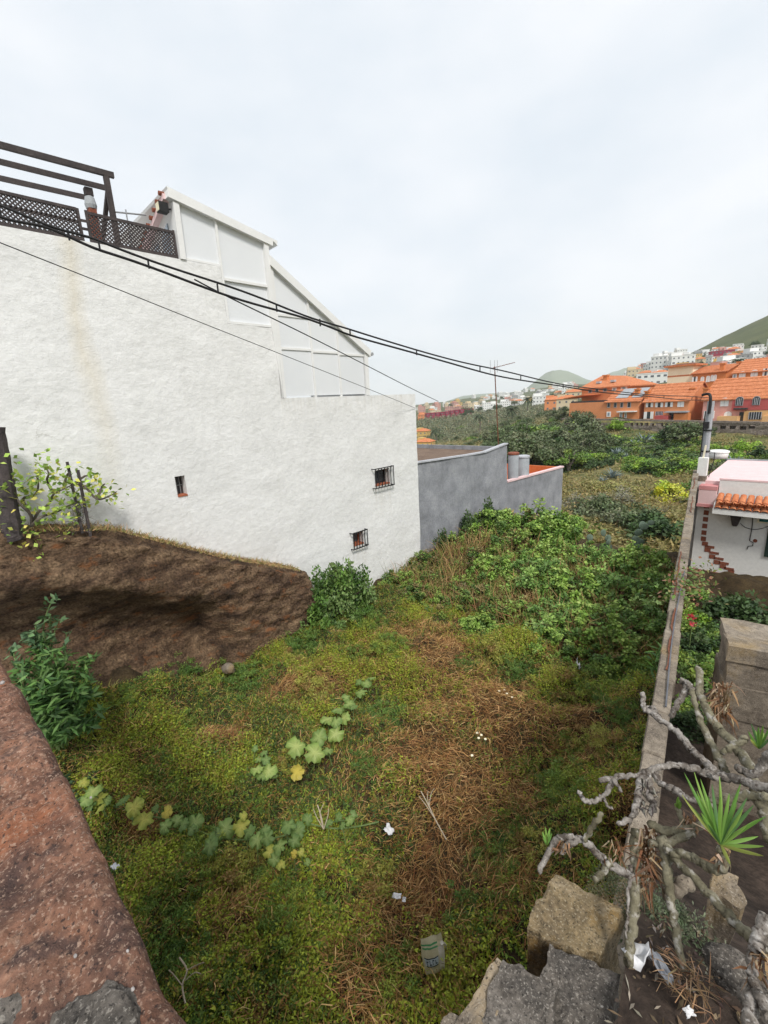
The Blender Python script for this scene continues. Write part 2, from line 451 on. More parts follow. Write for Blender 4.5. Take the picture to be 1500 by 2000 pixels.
M_STONEWALL = mat('rubble_masonry', [(.12, .095, .08), (.21, .175, .15), (.31, .265, .225)], scale=1.3, rough=.95, fine=.45, bump=.8, bscale=2.6, bdist=.2)
M_SHUTTER = mat('white_shutter', [(.78, .78, .77), (.82, .82, .81)], scale=2, rough=.6, fine=.02)
M_HOUSEWHITE = mat('white_house_wall', [(.70, .70, .68), (.77, .77, .75)], scale=1.2, rough=.9, fine=.05, bump=.2, bscale=12)
M_PINKTRIM = mat('faded_pink_paint', [(.55, .22, .22), (.62, .30, .30)], scale=3, rough=.8, fine=.08)
M_PALEPINK = mat('pale_pink_paint', [(.72, .50, .50), (.77, .58, .58)], scale=3, rough=.8, fine=.05)
M_TILE = mat('barrel_tile', [(.42, .12, .05), (.54, .20, .09), (.60, .27, .14)], scale=7, rough=.85, fine=.2)
M_BRICK = mat('exposed_red_brick', [(.16, .06, .04), (.30, .10, .06)], scale=9, rough=.92, fine=.3, bump=.4, bscale=40)
M_GREENWOOD = mat('green_shutter', [(.015, .035, .028), (.025, .05, .04)], scale=4, rough=.6, fine=.1)
M_TEAL = mat('teal_pane', [(.02, .12, .13), (.04, .18, .18)], scale=3, rough=.2, fine=.05)

# ------------------------------------------------------------------ terrain: one sheet from the ravine to the horizon
PROFILE = {   # photo column: (distance m, photo row of the ground there)
    600: [(18, 1300), (30, 1100), (60, 930), (100, 893), (160, 878), (250, 850), (400, 830), (700, 815), (1500, 806), (7000, 803)],
    820: [(18, 1250), (30, 1040), (60, 920), (100, 882), (160, 870), (250, 846), (380, 822), (600, 808), (1000, 798), (1600, 790), (3000, 791), (7000, 790)],
    920: [(18, 1250), (30, 1040), (50, 950), (80, 895), (130, 866), (200, 842), (320, 815), (420, 803), (600, 800), (900, 786), (1300, 775), (2200, 781), (7000, 785)],
    1000: [(18, 1240), (30, 1040), (45, 965), (62, 915), (90, 875), (130, 845), (180, 822), (280, 806), (420, 798), (700, 786), (1100, 770), (1500, 765), (2500, 776), (7000, 780)],
    1080: [(18, 1240), (30, 1045), (45, 975), (60, 930), (82, 888), (105, 850), (125, 828), (150, 812), (260, 792), (500, 778), (900, 765), (1400, 752), (2000, 766), (7000, 775)],
    1110: [(18, 1240), (30, 1050), (45, 980), (60, 935), (80, 890), (96, 858), (101, 847), (104, 840), (109, 812), (140, 806), (220, 790), (500, 770), (900, 757), (1300, 748), (2000, 762), (7000, 770)],
    1200: [(18, 1250), (28, 1075), (40, 1010), (52, 955), (66, 908), (82, 876), (95, 853), (99, 845), (104, 816), (126, 808), (138, 785), (200, 770), (400, 748), (700, 742), (1000, 738), (1500, 756), (7000, 768)],
    1300: [(18, 1260), (26, 1110), (36, 1035), (48, 965), (60, 918), (76, 880), (92, 855), (95.5, 849), (100, 818), (120, 814), (132, 778), (180, 755), (300, 728), (420, 708), (560, 704), (700, 715), (1000, 755), (7000, 765)],
    1400: [(18, 1260), (26, 1120), (36, 1030), (50, 950), (62, 903), (76, 877), (89, 861), (92, 856), (96, 822), (114, 818), (126, 772), (170, 752), (260, 722), (360, 700), (480, 686), (640, 656), (720, 664), (1000, 730), (7000, 760)],
    1500: [(18, 1260), (26, 1130), (36, 1010), (48, 935), (60, 902), (74, 880), (86, 865), (90, 860), (94, 828), (112, 822), (124, 768), (165, 745), (240, 712), (330, 690), (440, 668), (620, 609), (720, 604), (1000, 690), (7000, 755)],
    1640: [(18, 1260), (26, 1120), (40, 960), (60, 890), (76, 868), (86, 854), (91, 826), (108, 820), (120, 760), (160, 735), (240, 695), (330, 668), (440, 636), (620, 560), (760, 510), (1100, 600), (7000, 745)],
    1900: [(18, 1260), (26, 1120), (40, 930), (60, 840), (90, 760), (150, 720), (330, 640), (620, 520), (760, 480), (1100, 600), (7000, 735)],
}
_cu = sorted(PROFILE)
_ca = np.array([az_of(u) for u in _cu])
def _colh(i, lnD):
    pr = PROFILE[_cu[i]]
    return np.interp(lnD, [math.log(d) for d, v in pr], [el_of(_cu[i], v) for d, v in pr])
def terrain_z(x, y, rough=True):
    x = np.asarray(x, float); y = np.asarray(y, float)
    D = np.maximum(np.hypot(x, y), 1.0); a = np.clip(np.arctan2(x, y), _ca[0], _ca[-1]); ln = np.log(D)
    el = np.zeros_like(D)
    H = np.stack([_colh(i, ln) for i in range(len(_cu))])
    k = np.clip(np.searchsorted(_ca, a) - 1, 0, len(_cu) - 2)
    t = (a - _ca[k]) / (_ca[k + 1] - _ca[k])
    t = np.clip(t, 0, 1)
    kk = k[None]; el = np.take_along_axis(H, kk, 0)[0] * (1 - t) + np.take_along_axis(H, kk + 1, 0)[0] * t
    z = 7 + D * el
    if rough:
        amp = np.interp(D, [15, 40, 100, 130, 400, 700, 7000], [.1, .8, .7, .5, 2.5, 7, 10])
        z = z + amp * fbm(x / np.maximum(D * .09, 6), y / np.maximum(D * .09, 6), 0, 4) * .5
    return z
def tz(x, y): return float(terrain_z(np.array([x]), np.array([y]))[0])
_az = np.concatenate([np.radians(np.arange(-180, -62, 6)), np.radians(np.arange(-62, 22, .4)), np.radians(np.arange(22, 181, 6))])
_rad = np.exp(np.linspace(math.log(16), math.log(3800), 190))
AA, RR = np.meshgrid(_az, _rad, indexing='ij')
XX, YY = RR * np.sin(AA), RR * np.cos(AA)
ZZ = terrain_z(XX.ravel(), YY.ravel()).reshape(XX.shape)
na, nr = XX.shape
ii, jj = np.meshgrid(np.arange(na - 1), np.arange(nr - 1), indexing='ij')
q = (ii * nr + jj).ravel()
F4 = np.stack([q, q + nr, q + nr + 1, q + 1], 1)
me = raw_mesh('terrain', np.stack([XX, YY, ZZ], -1).reshape(-1, 3), None, F4, smooth=True)
me.materials.append(M_TERRAIN); me.materials.append(M_HILL)
me.polygons.foreach_set('material_index', (RR[:-1, :-1].ravel() > 170).astype(np.int32))
link('terrain', me, None, kind='structure')

# far hills
def hill(name, pts, D, label_mat, depth, seed):
    """a ridge with its crest through the given sight points at distance D, sloping down to both sides"""
    us = np.linspace(pts[0][0], pts[-1][0], 90)
    vs = np.interp(us, [p[0] for p in pts], [p[1] for p in pts])
    V = []; K = 26
    for u, v in zip(us, vs):
        c = at_d(u, v, D)
        out = np.array([c[0], c[1]]) / D
        for k in range(K):
            t = (k / (K - 1)) * 2 - 1          # -1 near foot, +1 far foot
            h = max(0.0, 1 - abs(t)) ** 0.85
            p = np.array([c[0], c[1]]) + out * t * depth
            base = -25.0
            z = base + (c[2] - base) * h
            z += (fbm(p[0] / (depth * .22) + seed, p[1] / (depth * .22), 0, 5) * .10) * (c[2] - base) * (1 if 0 < k < K - 1 else 0) * (h < .98)
            V.append((p[0], p[1], float(z)))
    n = len(us); a, b = np.meshgrid(np.arange(n - 1), np.arange(K - 1), indexing='ij'); q = (a * K + b).ravel()
    me = raw_mesh(name, V, None, np.stack([q, q + K, q + K + 1, q + 1], 1), smooth=True)
    return link(name, me, label_mat, kind='structure')
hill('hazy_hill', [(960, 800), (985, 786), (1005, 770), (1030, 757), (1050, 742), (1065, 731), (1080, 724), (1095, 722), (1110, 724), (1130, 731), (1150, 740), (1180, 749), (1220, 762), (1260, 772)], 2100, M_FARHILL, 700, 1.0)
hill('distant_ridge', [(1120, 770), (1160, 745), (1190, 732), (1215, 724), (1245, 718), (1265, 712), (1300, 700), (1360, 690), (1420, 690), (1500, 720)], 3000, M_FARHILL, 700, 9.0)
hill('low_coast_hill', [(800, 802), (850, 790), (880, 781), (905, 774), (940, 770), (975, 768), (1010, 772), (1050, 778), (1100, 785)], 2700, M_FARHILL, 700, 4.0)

# ------------------------------------------------------------------ lot floor and the neighbour's garden
def lot_z(x, y):
    x = np.asarray(x, float); y = np.asarray(y, float)
    z = 0.05 + 0 * x
    z = z + 1.35 * np.exp(-((x + 11.2) / 2.0) ** 2) * np.clip((3.7 - y) / 3.0, 0, 1.1)
    z = z + 0.05 * np.exp(-((x + 11.2) / 2.0) ** 2) * np.clip((9.5 - y) / 3, 0, 1)
    z = z + 0.6 * np.clip((y - 12.5) / 5, 0, 1) * np.clip(1 - (y - 18) / 3, 0, 1)
    z = z + 0.5 * np.exp(-((x + 1.6) / .9) ** 2) * np.clip((y - 2) / 3, 0, 1) * np.clip((13 - y) / 3, 0, 1)
    z = z - 3.2 * np.clip((y - 21) / 6, 0, 1) ** 1.2
    z = z + 0.14 * fbm(x * .55, y * .55, 2.2, 3) + .20 * fbm(x * 1.5, y * 1.5, 5.1, 3)
    return z
def grid_obj(name, xs, ys, zf, m, kind):
    X, Y = np.meshgrid(xs, ys, indexing='ij')
    Z = zf(X.ravel(), Y.ravel())
    n = len(ys); a, b = np.meshgrid(np.arange(len(xs) - 1), np.arange(n - 1), indexing='ij'); q = (a * n + b).ravel()
    me = raw_mesh(name, np.stack([X.ravel(), Y.ravel(), Z], 1), None, np.stack([q, q + n, q + n + 1, q + 1], 1), smooth=True)
    return link(name, me, m, kind=kind)
grid_obj('lot_ground', np.linspace(-12.3, -0.2, 122), np.linspace(-0.1, 27, 200), lot_z, M_LOTSOIL, 'structure')
def garden_z(x, y):
    z = np.interp(y, [-1, .4, 1.0, 1.5, 2.0, 2.8, 4.0, 6, 9, 14, 19, 23, 30], [5.2, 5.15, 5.05, 4.95, 4.55, 3.8, 2.9, 2.0, 1.2, .5, .0, -.6, -3])
    return z + .06 * fbm(x * 3, y * 3, 1, 4) * np.clip(y, .3, 1)
_gy = np.concatenate([np.linspace(0.15, 3, 80), np.linspace(3.1, 30, 60)]); _gx = np.concatenate([np.linspace(0, 1.6, 60), np.linspace(1.7, 12, 40)])
_GX, _GY = np.meshgrid(_gx, _gy, indexing='ij'); _GX = _GX - .35 - .155 * (_GY - 1.95)
_n = len(_gy); _a, _b = np.meshgrid(np.arange(len(_gx) - 1), np.arange(_n - 1), indexing='ij'); _q = (_a * _n + _b).ravel()
link('garden_soil', raw_mesh('garden_soil', np.stack([_GX.ravel(), _GY.ravel(), garden_z(_GX.ravel(), _GY.ravel())], 1), None, np.stack([_q, _q + _n, _q + _n + 1, _q + 1], 1), smooth=True), M_SOIL, kind='structure')

# ------------------------------------------------------------------ haze
def haze():
    mb = MB().box((-3900, -3900, -120), (3900, 3900, 330))
    m = bpy.data.materials.new('haze_air'); m.use_nodes = True
    nt = m.node_tree; nt.nodes.clear()
    o = nt.nodes.new('ShaderNodeOutputMaterial'); v = nt.nodes.new('ShaderNodeVolumePrincipled')
    v.inputs['Color'].default_value = (.965, .985, 1.0, 1)
    v.inputs['Density'].default_value = 0.00020
    v.inputs['Anisotropy'].default_value = 0.2
    nt.links.new(v.outputs['Volume'], o.inputs['Volume'])
    return mb.build('haze', m, None, 'stuff')
haze()

# ------------------------------------------------------------------ the white building
XW = -12.0
wb = thing('white_building', 'tall white plastered building with barred small windows and rooftop glazed rooms', 'building', (XW, 7, 0))
HOLES = [(11.50, 12.32, 4.02, 4.62), (10.17, 10.70, 1.93, 2.40), (4.18, 4.44, 4.97, 5.50)]
def wtop(y): return 10.87 if y < 6.25 else (9.45 if y < 7.70 else 7.42)
ys = [-0.5, 6.25, 7.70, 14.05]; zs = [-1.5, 7.42, 9.45, 10.87]
for h in HOLES: ys += h[:2]; zs += h[2:]
def wkeep(y, z):
    if z > wtop(y): return False
    return not any(h[0] < y < h[1] and h[2] < z < h[3] for h in HOLES)
def wdisp(y, z):
    if any(h[0] - .02 <= y <= h[1] + .02 and h[2] - .02 <= z <= h[3] + .02 for h in HOLES): return 0.0
    return float(.014 * fbm(y * .8, z * 1.1, 0, 3) + .007 * fbm(y * 3, z * 4.5, 3, 3))
mb = cells(ys, zs, wkeep, lambda y, z, d: (XW - d, y, z), None, .30, .14, wdisp)
mb.box((XW - .3, 13.8, -1.5), (-20, 14.048, 7.4)).box((XW - .301, -.5, -1.5), (-20, -.2, 10.85))
mb.box((XW - .302, 7.2, 7.0), (-20, 13.79, 7.15)).box((XW - .302, -.19, 10.3), (-20, 7.5, 10.45)).box((XW - .303, 7.501, 6.9), (-20, 7.69, 10.4))
mb.build('wall', M_PLASTER, wb, smooth='angle')
for k, (y0, y1, z0, z1) in enumerate(HOLES):
    big = k < 2
    w = MB().box((XW - .30, y0, z0), (XW - .26, y1, z0 + .05)).box((XW - .30, y0, z1 - .05), (XW - .26, y1, z1)) \
        .box((XW - .30, y0, z0 + .05), (XW - .26, y0 + .05, z1 - .05)).box((XW - .30, y1 - .05, z0 + .05), (XW - .26, y1, z1 - .05))
    w = w.build('window', M_DARKWOOD if k != 1 else M_TERRA, wb)
    MB().box((XW - .36, y0 - .02, z0 - .02), (XW - .31, y1 + .02, z1 + .02)).build('pane', M_GLASS, w)
    MB().box((XW - .255, y0 + .004, z0 - .02), (XW + .02 if not big else XW + .01, y1 - .004, z0 + .025)).build('sill', M_TERRA, w)
    if k == 2:
        for yy in (y0 + .09, y0 + .175): MB().bar((XW - .22, yy, z0 + .02), (XW - .22, yy, z1), .012).build('bar', M_STEEL, w)
        MB().bar((XW - .225, y0, (z0 + z1) / 2), (XW - .225, y1, (z0 + z1) / 2), .012).build('bar', M_STEEL, w)
        continue
    ga = at_x(*((731, 917), (688, 1043))[k], XW + .14); gb = at_x(*((770, 946), (719, 1064))[k], XW + .14)
    gy0, gy1, gz0, gz1 = ga[1], gb[1], gb[2], ga[2]
    n = 6 if k == 0 else 5
    for i in range(n + 1):
        yy = gy0 + .06 + (gy1 - gy0 - .06) * i / n
        MB().bar((XW + .14, yy, gz0), (XW + .14, yy, gz1), .024).build('bar', M_IRON, w)
    for zz in (gz0, gz1):
        MB().bar((XW + .14, gy0, zz), (XW + .14, gy1 + .02, zz), .035).build('bar', M_IRON, w)
    for zz in (gz0, gz1):
        for yy in (gy0, gy1): MB().bar((XW + .158, yy, zz - .001), (XW - .02, yy, zz - .001), .03).build('bracket', M_IRON, w)

# glazed rooms on the roof
def yz(poly, x0, x1): return MB().prism([(x0, y, z) for y, z in poly], (x1 - x0, 0, 0))
XR = XW - .02
rm = yz([(5.20, 10.875), (5.34, 10.875), (5.36, 12.12), (5.22, 12.15)], XR - .12, XR + .06).build('rooftop_room', M_WHITE, wb)
yz([(7.62, 9.455), (7.76, 7.43), (7.80, 11.70), (7.66, 11.73)], XR - .12, XR + .061).build('post', M_WHITE, rm)
def topu(y): return 12.15 - (y - 5.27) * .187
def topl(y): return 11.14 - (y - 7.8) * .624
yz([(5.10, 12.20), (7.92, 11.67), (7.95, 11.82), (5.12, 12.38)], XR - .16, XR + .10).build('roof_edge', M_WHITE, rm)
yz([(5.12, 12.36), (7.97, 11.79), (8.08, 11.70), (8.08, 11.83), (5.10, 12.42)], XR - 4.0, XR + .098).build('roof', M_WHITE, rm)
for (a, b, z0) in ((5.36, 6.26, 10.93), (6.32, 7.66, 10.62), ):
    yz([(a, z0), (b, z0 - (.02 if a < 6 else .0)), (b, topu(b) + .03), (a, topu(a) + .03)], XR - .07, XR - .04).build('frosted_panel', M_FROST, rm)
yz([(6.32, 9.50), (7.64, 9.50), (7.66, 10.55), (6.32, 10.55)], XR - .07, XR - .041).build('frosted_panel', M_FROST, rm)
yz([(6.255, 9.46), (6.32, 9.46), (6.32, topu(6.32) + .05), (6.26, topu(6.26) + .05)], XR - .10, XR + .02).build('mullion', M_WHITE, rm)
yz([(6.322, 10.55), (7.655, 10.55), (7.655, 10.62), (6.322, 10.62)], XR - .10, XR + .018).build('transom', M_WHITE, rm)
yz([(5.36, 10.88), (6.254, 10.88), (6.254, 10.93), (5.36, 10.93)], XR - .10, XR + .017).build('transom', M_WHITE, rm)
yz([(6.322, 9.455), (7.65, 9.455), (7.65, 9.52), (6.322, 9.52)], XR - .10, XR + .019).build('transom', M_WHITE, rm)
# side of the upper room with its window and tiled verge
def xz(poly, y0, y1): return MB().prism([(x, y0, z) for x, z in poly], (0, y1 - y0, 0))
xz([(-12.15, 10.46), (-15.8, 10.46), (-15.8, 10.9), (-12.15, 12.18)], 5.22, 5.30).build('side_wall', M_WHITE, rm)
xz([(-12.45, 11.05), (-12.95, 11.05), (-12.95, 11.62), (-12.45, 11.80)], 5.19, 5.215).build('window', M_BLUEGLASS, rm)
xz([(-13.25, 10.95), (-13.7, 10.95), (-13.7, 11.42), (-13.25, 11.55)], 5.19, 5.215).build('window', M_BLUEGLASS, rm)
xz([(-12.1, 12.20), (-15.9, 10.88), (-15.9, 10.98), (-12.1, 12.32)], 5.05, 5.20).build('verge_board', M_PALEPINK, rm)
for i in range(14):
    t = i / 13
    MB().tube([(-12.2 - 3.5 * t, 5.00, 12.34 - 1.25 * t), (-12.2 - 3.5 * t, 5.25, 12.34 - 1.25 * t)], .055, 8).build('tile', M_BRICK, rm)
lo = yz([(7.80, 7.425), (7.90, 7.425), (7.90, topl(7.9)), (7.80, topl(7.8))], XR - .12, XR + .02).build('stair_room', M_WHITE, wb)
yz([(7.78, topl(7.78)), (11.60, topl(11.60)), (11.62, topl(11.6) + .17), (7.80, topl(7.8) + .22)], XR - .16, XR + .09).build('roof_edge', M_WHITE, lo)
yz([(7.802, topl(7.8) + .20), (11.64, topl(11.6) + .15), (11.64, topl(11.6) + .22), (7.802, topl(7.8) + .27)], XR - 3.5, XR + .088).build('roof', M_WHITE, lo)
yz([(11.34, 7.425), (11.50, 7.425), (11.52, topl(11.52)), (11.36, topl(11.36))], XR - .12, XR + .03).build('post', M_WHITE, lo)
mul = [7.9, 9.06, 10.17, 11.35]
tr1 = [8.86, 8.82, 8.78, 8.74]
for i in range(3):
    a, b = mul[i] + .03, mul[i + 1] - .03
    yz([(a, 7.48), (b, 7.48), (b, tr1[i]), (a, tr1[i])], XR - .07, XR - .04).build('frosted_panel', M_FROST, lo)
    top = lambda y: topl(y) + .02
    if i == 0:
        yz([(a, tr1[i] + .07), (b, tr1[i] + .07), (b, 9.82), (a, 9.82)], XR - .07, XR - .041).build('frosted_panel', M_FROST, lo)
        yz([(a, 9.89), (b, 9.89), (b, top(b)), (a, top(a))], XR - .07, XR - .042).build('frosted_panel', M_FROST, lo)
        yz([(a - .03, 9.82), (b + .03, 9.82), (b + .03, 9.89), (a - .03, 9.89)], XR - .1, XR - .012).build('transom', M_WHITE, lo)
    elif i == 1:
        yz([(a, tr1[i] + .07), (b, tr1[i] + .07), (b, top(b)), (a, top(a))], XR - .07, XR - .041).build('frosted_panel', M_FROST, lo)
    else:
        yz([(a, tr1[i] + .07), (b, tr1[i] + .07), (b, topl(b) + .0), (a, top(a))], XR - .07, XR - .041).build('frosted_panel', M_FROST, lo)
    yz([(a - .03, tr1[i]), (b + .03, tr1[i]), (b + .03, tr1[i] + .07), (a - .03, tr1[i] + .07)], XR - .1, XR - .01).build('transom', M_WHITE, lo)
    if i: yz([(mul[i] - .035, 7.425), (mul[i] + .035, 7.425), (mul[i] + .035, topl(mul[i])), (mul[i] - .035, topl(mul[i]) + .03)], XR - .1, XR).build('mullion', M_WHITE, lo)
MB().box((XR - .12, 11.35, 7.425), (XR - 3.4, 11.45, 8.9)).build('side_wall', M_WHITE, lo)
MB().tube([(XR + .12, 11.66, 8.86), (XR - 3.3, 11.66, 8.86)], .06, 8).build('gutter', M_STEEL, lo)

# lattice fence on the roof edge
fen = thing('lattice_fence', 'dark brown wooden lattice fence along the white building roof edge', 'fence', (XW - .06, 2.5, 10.87))
def lattice(y0, y1, z0, z1, x, parent):
    MB().bar((x, y0, z1), (x, y1, z1), .05, .06).build('rail', M_DARKWOOD, parent)
    MB().bar((x, y0, z0 + .035), (x, y1, z0 + .035), .05, .06).build('rail', M_DARKWOOD, parent)
    mb = MB(); p = .082
    a, b = z0 + .06, z1 - .03; h = b - a
    for sgn in (1, -1):
        c = y0 - h
        while c < y1 + h:
            # strip from (c, a) to (c + sgn*h, b), clipped to [y0, y1]
            e0, e1 = c, c + sgn * h
            t0, t1 = 0.0, 1.0
            for lim, s in ((y0, 1), (y1, -1)):
                f0, f1 = s * (e0 - lim), s * (e1 - lim)
                if f0 < 0 and f1 < 0: t0, t1 = 1, 0; break
                if f0 < 0: t0 = max(t0, f0 / (f0 - f1))
                elif f1 < 0: t1 = min(t1, f0 / (f0 - f1))
            if t1 - t0 > .02:
                xo = x + sgn * .006
                mb.bar((xo, e0 + (e1 - e0) * t0, a + h * t0), (xo, e0 + (e1 - e0) * t1, a + h * t1), .009, .030, up=(0, -sgn, 1))
            c += p
    mb.build('lattice_panel', M_DARKWOOD, parent, 'stuff')
lattice(-.4, 3.12, 10.88, 11.50, XW - .06, fen)
lattice(3.32, 5.14, 10.88, 11.47, XW - .055, fen)
for y in (3.14, 3.30, 5.15, 1.4):
    MB().bar((XW - .056, y, 10.87), (XW - .056, y, 11.52), .05, .05).build('post', M_DARKWOOD, fen)
for z in (10.99, 11.14, 11.30): MB().bar((XW - .057, 3.165, z), (XW - .057, 3.275, z), .03, .05).build('rung', M_DARKWOOD, fen)
MB().bar((XW - .11, -.4, 11.27), (XW - .11, 3.12, 11.27), .04, .05).build('rail', M_DARKWOOD, fen)

# pergola
per = thing('pergola', 'weathered dark timber pergola frame above the lattice roof fence', 'pergola', (-12.6, 2.5, 10.45))
b0, b1 = None, None
for (u0, v0, u1, v1, w) in ((-120, 251, 222, 343, .09), (-120, 286, 214, 369, .08), (-120, 321, 178, 388, .08)):
    a, b = at_z(u0, v0, 12.62 if v1 == 343 else 12.56), at_z(u1, v1, 12.62 if v1 == 343 else 12.56)
    MB().bar(a, b, w, w * 1.25).build('beam', M_DARKWOOD, per)
pa = at_z(207, 345, 12.56)
MB().bar((pa[0], pa[1], 10.45), (pa[0], pa[1], 12.56), .11).build('post', M_DARKWOOD, per)
MB().bar((pa[0] - .02, pa[1], 12.3), (pa[0] - .9, pa[1] - .1, 11.3), .08).build('brace', M_DARKWOOD, per)
pb = at_z(178, 388, 12.5)
MB().bar((pb[0], pb[1], 10.45), (pb[0], pb[1], 12.52), .1).build('post', M_DARKWOOD, per)
# flue behind the fence
fl = at_x(181, 420, -12.9)
t = thing('chimney_flue', 'small pale chimney flue with dark cap behind the roof fence', 'chimney', (fl[0], fl[1], 10.45))
MB().box((fl[0] - .09, fl[1] - .08, 10.45), (fl[0] + .09, fl[1] + .08, fl[2] + .12)).build('stack', M_BRICK, t)
MB().lathe((fl[0], fl[1], fl[2] + .12), [(.11, 0), (.13, .08), (.10, .24), (.08, .26)], 12).build('cowl', M_TANK, t)
MB().box((fl[0] - .08, fl[1] - .08, fl[2] + .385), (fl[0] + .08, fl[1] + .08, fl[2] + .55)).build('cap', M_DARKWOOD, t)
# floodlight on the room corner
fp = at_x(319, 407, -12.15)
t = thing('floodlight', 'small floodlight fixed to the glazed rooftop room corner', 'lamp', fp)
MB().box(fp + [-.10, -.13, -.10], fp + [.10, .09, .11]).build('housing', M_IRON, t)
MB().box(fp + [-.08, -.145, -.08], fp + [.08, -.132, .09]).build('lens', M_CREAM, t)
MB().bar(fp + [0, .09, 0], fp + [0, .30, .05], .03).build('bracket', M_IRON, t)
a, b = at_x(225, 414, -13.4), at_x(285, 420, -13.4)
t = thing('roof_aerial', 'thin horizontal aerial rod above the lattice roof fence', 'aerial', a)
MB().tube([a, b], .022, 6).build('rod', M_STEEL, t)
MB().tube([a + (b - a) * .35 - [0, 0, .9], a + (b - a) * .35 + [0, 0, .08]], .018, 6).build('mast', M_STEEL, t)

# ------------------------------------------------------------------ grey building beyond
gb = thing('grey_building', 'grey rendered building with raised parapet and orange roof terrace', 'building', (-12.05, 21, 0))
def gtop(y): return float(np.interp(y, [14.1, 15.5, 18, 19.5, 21.2, 21.65], [4.60, 4.55, 4.47, 4.45, 4.62, 4.66]))
XG = -12.06
mb = MB(); N_ = 60; V = []; 
for i in range(N_ + 1):
    y = 14.06 + (21.66 - 14.06) * i / N_
    zt = gtop(y) + .012 * float(fbm(y * 4, 0, 0, 2))
    for j in range(31):
        z = -2 + (zt + 2) * j / 30
        V.append((XG + .03 * float(fbm(y * .9, z * 1.1, 6, 4)), y, z))
mb.add(V, [(i * 31 + j, (i + 1) * 31 + j, (i + 1) * 31 + j + 1, i * 31 + j + 1) for i in range(N_) for j in range(30)])
k0 = len(V)
V = []
for i in range(N_ + 1):
    y = 21.66 + (29.15 - 21.66) * i / N_
    zt = 2.56 - .18 * i / N_
    for j in range(21):
        z = -5 + (zt + 5) * j / 20
        V.append((XG + .02 * float(fbm(y * .9, z * 1.1, 6, 4)), y, z))
mb.add(V, [(i * 21 + j, (i + 1) * 21 + j, (i + 1) * 21 + j + 1, i * 21 + j + 1) for i in range(N_) for j in range(20)])
mb.box((XG - .05, 29.0, -5), (-20, 29.18, 2.36)).box((XG - .05, 21.5, 1.0), (-22, 21.655, 4.5)).box((XG - .05, 14.06, -2), (-22, 14.2, 4.3))
mb.build('wall', M_GREYWALL, gb, smooth='angle')
cop = MB()
for i in range(N_):
    y0 = 14.06 + (21.7 - 14.06) * i / N_; y1 = 14.06 + (21.7 - 14.06) * (i + 1) / N_
    a, b = gtop(y0), gtop(y1)
    cop.hexa([(XG - .22, y0, a - .03), (XG + .05, y0, a - .03), (XG + .05, y1, b - .03), (XG - .22, y1, b - .03), (XG - .22, y0, a + .03), (XG + .045, y0, a + .035), (XG + .045, y1, b + .035), (XG - .22, y1, b + .03)])
cop.build('coping', M_GREYTRIM, gb)
MB().hexa([(XG - .22, 21.71, 2.5), (XG + .05, 21.71, 2.5), (XG + .05, 29.2, 2.33), (XG - .22, 29.2, 2.33), (XG - .22, 21.71, 2.60), (XG + .05, 21.71, 2.60), (XG + .05, 29.2, 2.43), (XG - .22, 29.2, 2.43)]).build('coping', M_PALEPINK, gb)
MB().box((XG - .23, 14.21, 4.15), (-22, 21.49, 4.28)).build('roof', M_GRAVELROOF, gb)
MB().box((XG - .06, 21.7, 1.5), (-18, 28.99, 1.62)).build('terrace_floor', M_ORANGEFLOOR, gb)
MB().box((-17.6, 21.7, 1.63), (-17.8, 28.99, 2.45)).box((XG - .23, 28.8, 1.63), (-17.59, 28.985, 2.40)).build('terrace_parapet', M_ORANGEFLOOR, gb)
for (u, v0, v1, rad, X, lab) in ((1002, 884, 938, .30, -12.38, 'slimmer brown capped grey cylinder tank against the grey parapet step'), (1021, 890, 934, .36, -12.45, 'wider grey cylinder tank with flat lid beside orange terrace')):
    p = at_x(u, v1, X); h = at_x(u, v0, X)[2]
    t = thing('roof_tank', lab, 'tank', (X, p[1], 1.62), 'grey tanks on the roof terrace')
    MB().lathe((X, p[1], 1.62), [(rad * .95, 0), (rad, .1), (rad, h - 1.62 - .12), (rad * .97, h - 1.62 - .1)], 20).build('body', M_TANK, t, smooth=True)
    MB().lathe((X, p[1], h - .11), [(rad * 1.08, 0), (rad * 1.08, .09), (rad * .9, .13)], 20).build('lid', M_GREYTRIM if rad > .33 else M_BRICK, t)

ab, at_ = at_x(975, 880, -12.6), at_x(966, 716, -12.6)
t = thing('television_antenna', 'rusty television antenna mast standing on the grey building', 'antenna', ab)
MB().tube([ab - [0, 0, .5], at_], .028, 8).build('mast', M_RUST, t)
d = np.array([.62, .72, .18]) * 1.15
e0 = at_ + [0, 0, -.05]
MB().tube([e0 - d * .12, e0 + d], .018, 6).build('boom', M_RUST, t)
for i in range(7):
    c = e0 + d * (i / 6.5); w = np.array([-.6, .5, .2]) * (.22 - .018 * i)
    MB().tube([c - w, c + w], .009, 5).build('element', M_STEEL, t)
for k in (-.16, 0, .1): MB().tube([at_ + [k, k, -.3], at_ + [k, k, .32]], .012, 5).build('element', M_STEEL, t)
a, b = at_x(945, 883, -12.8), at_x(974, 881, -12.8)
MB().bar(a, b, .06).build('brace', M_RUST, t)

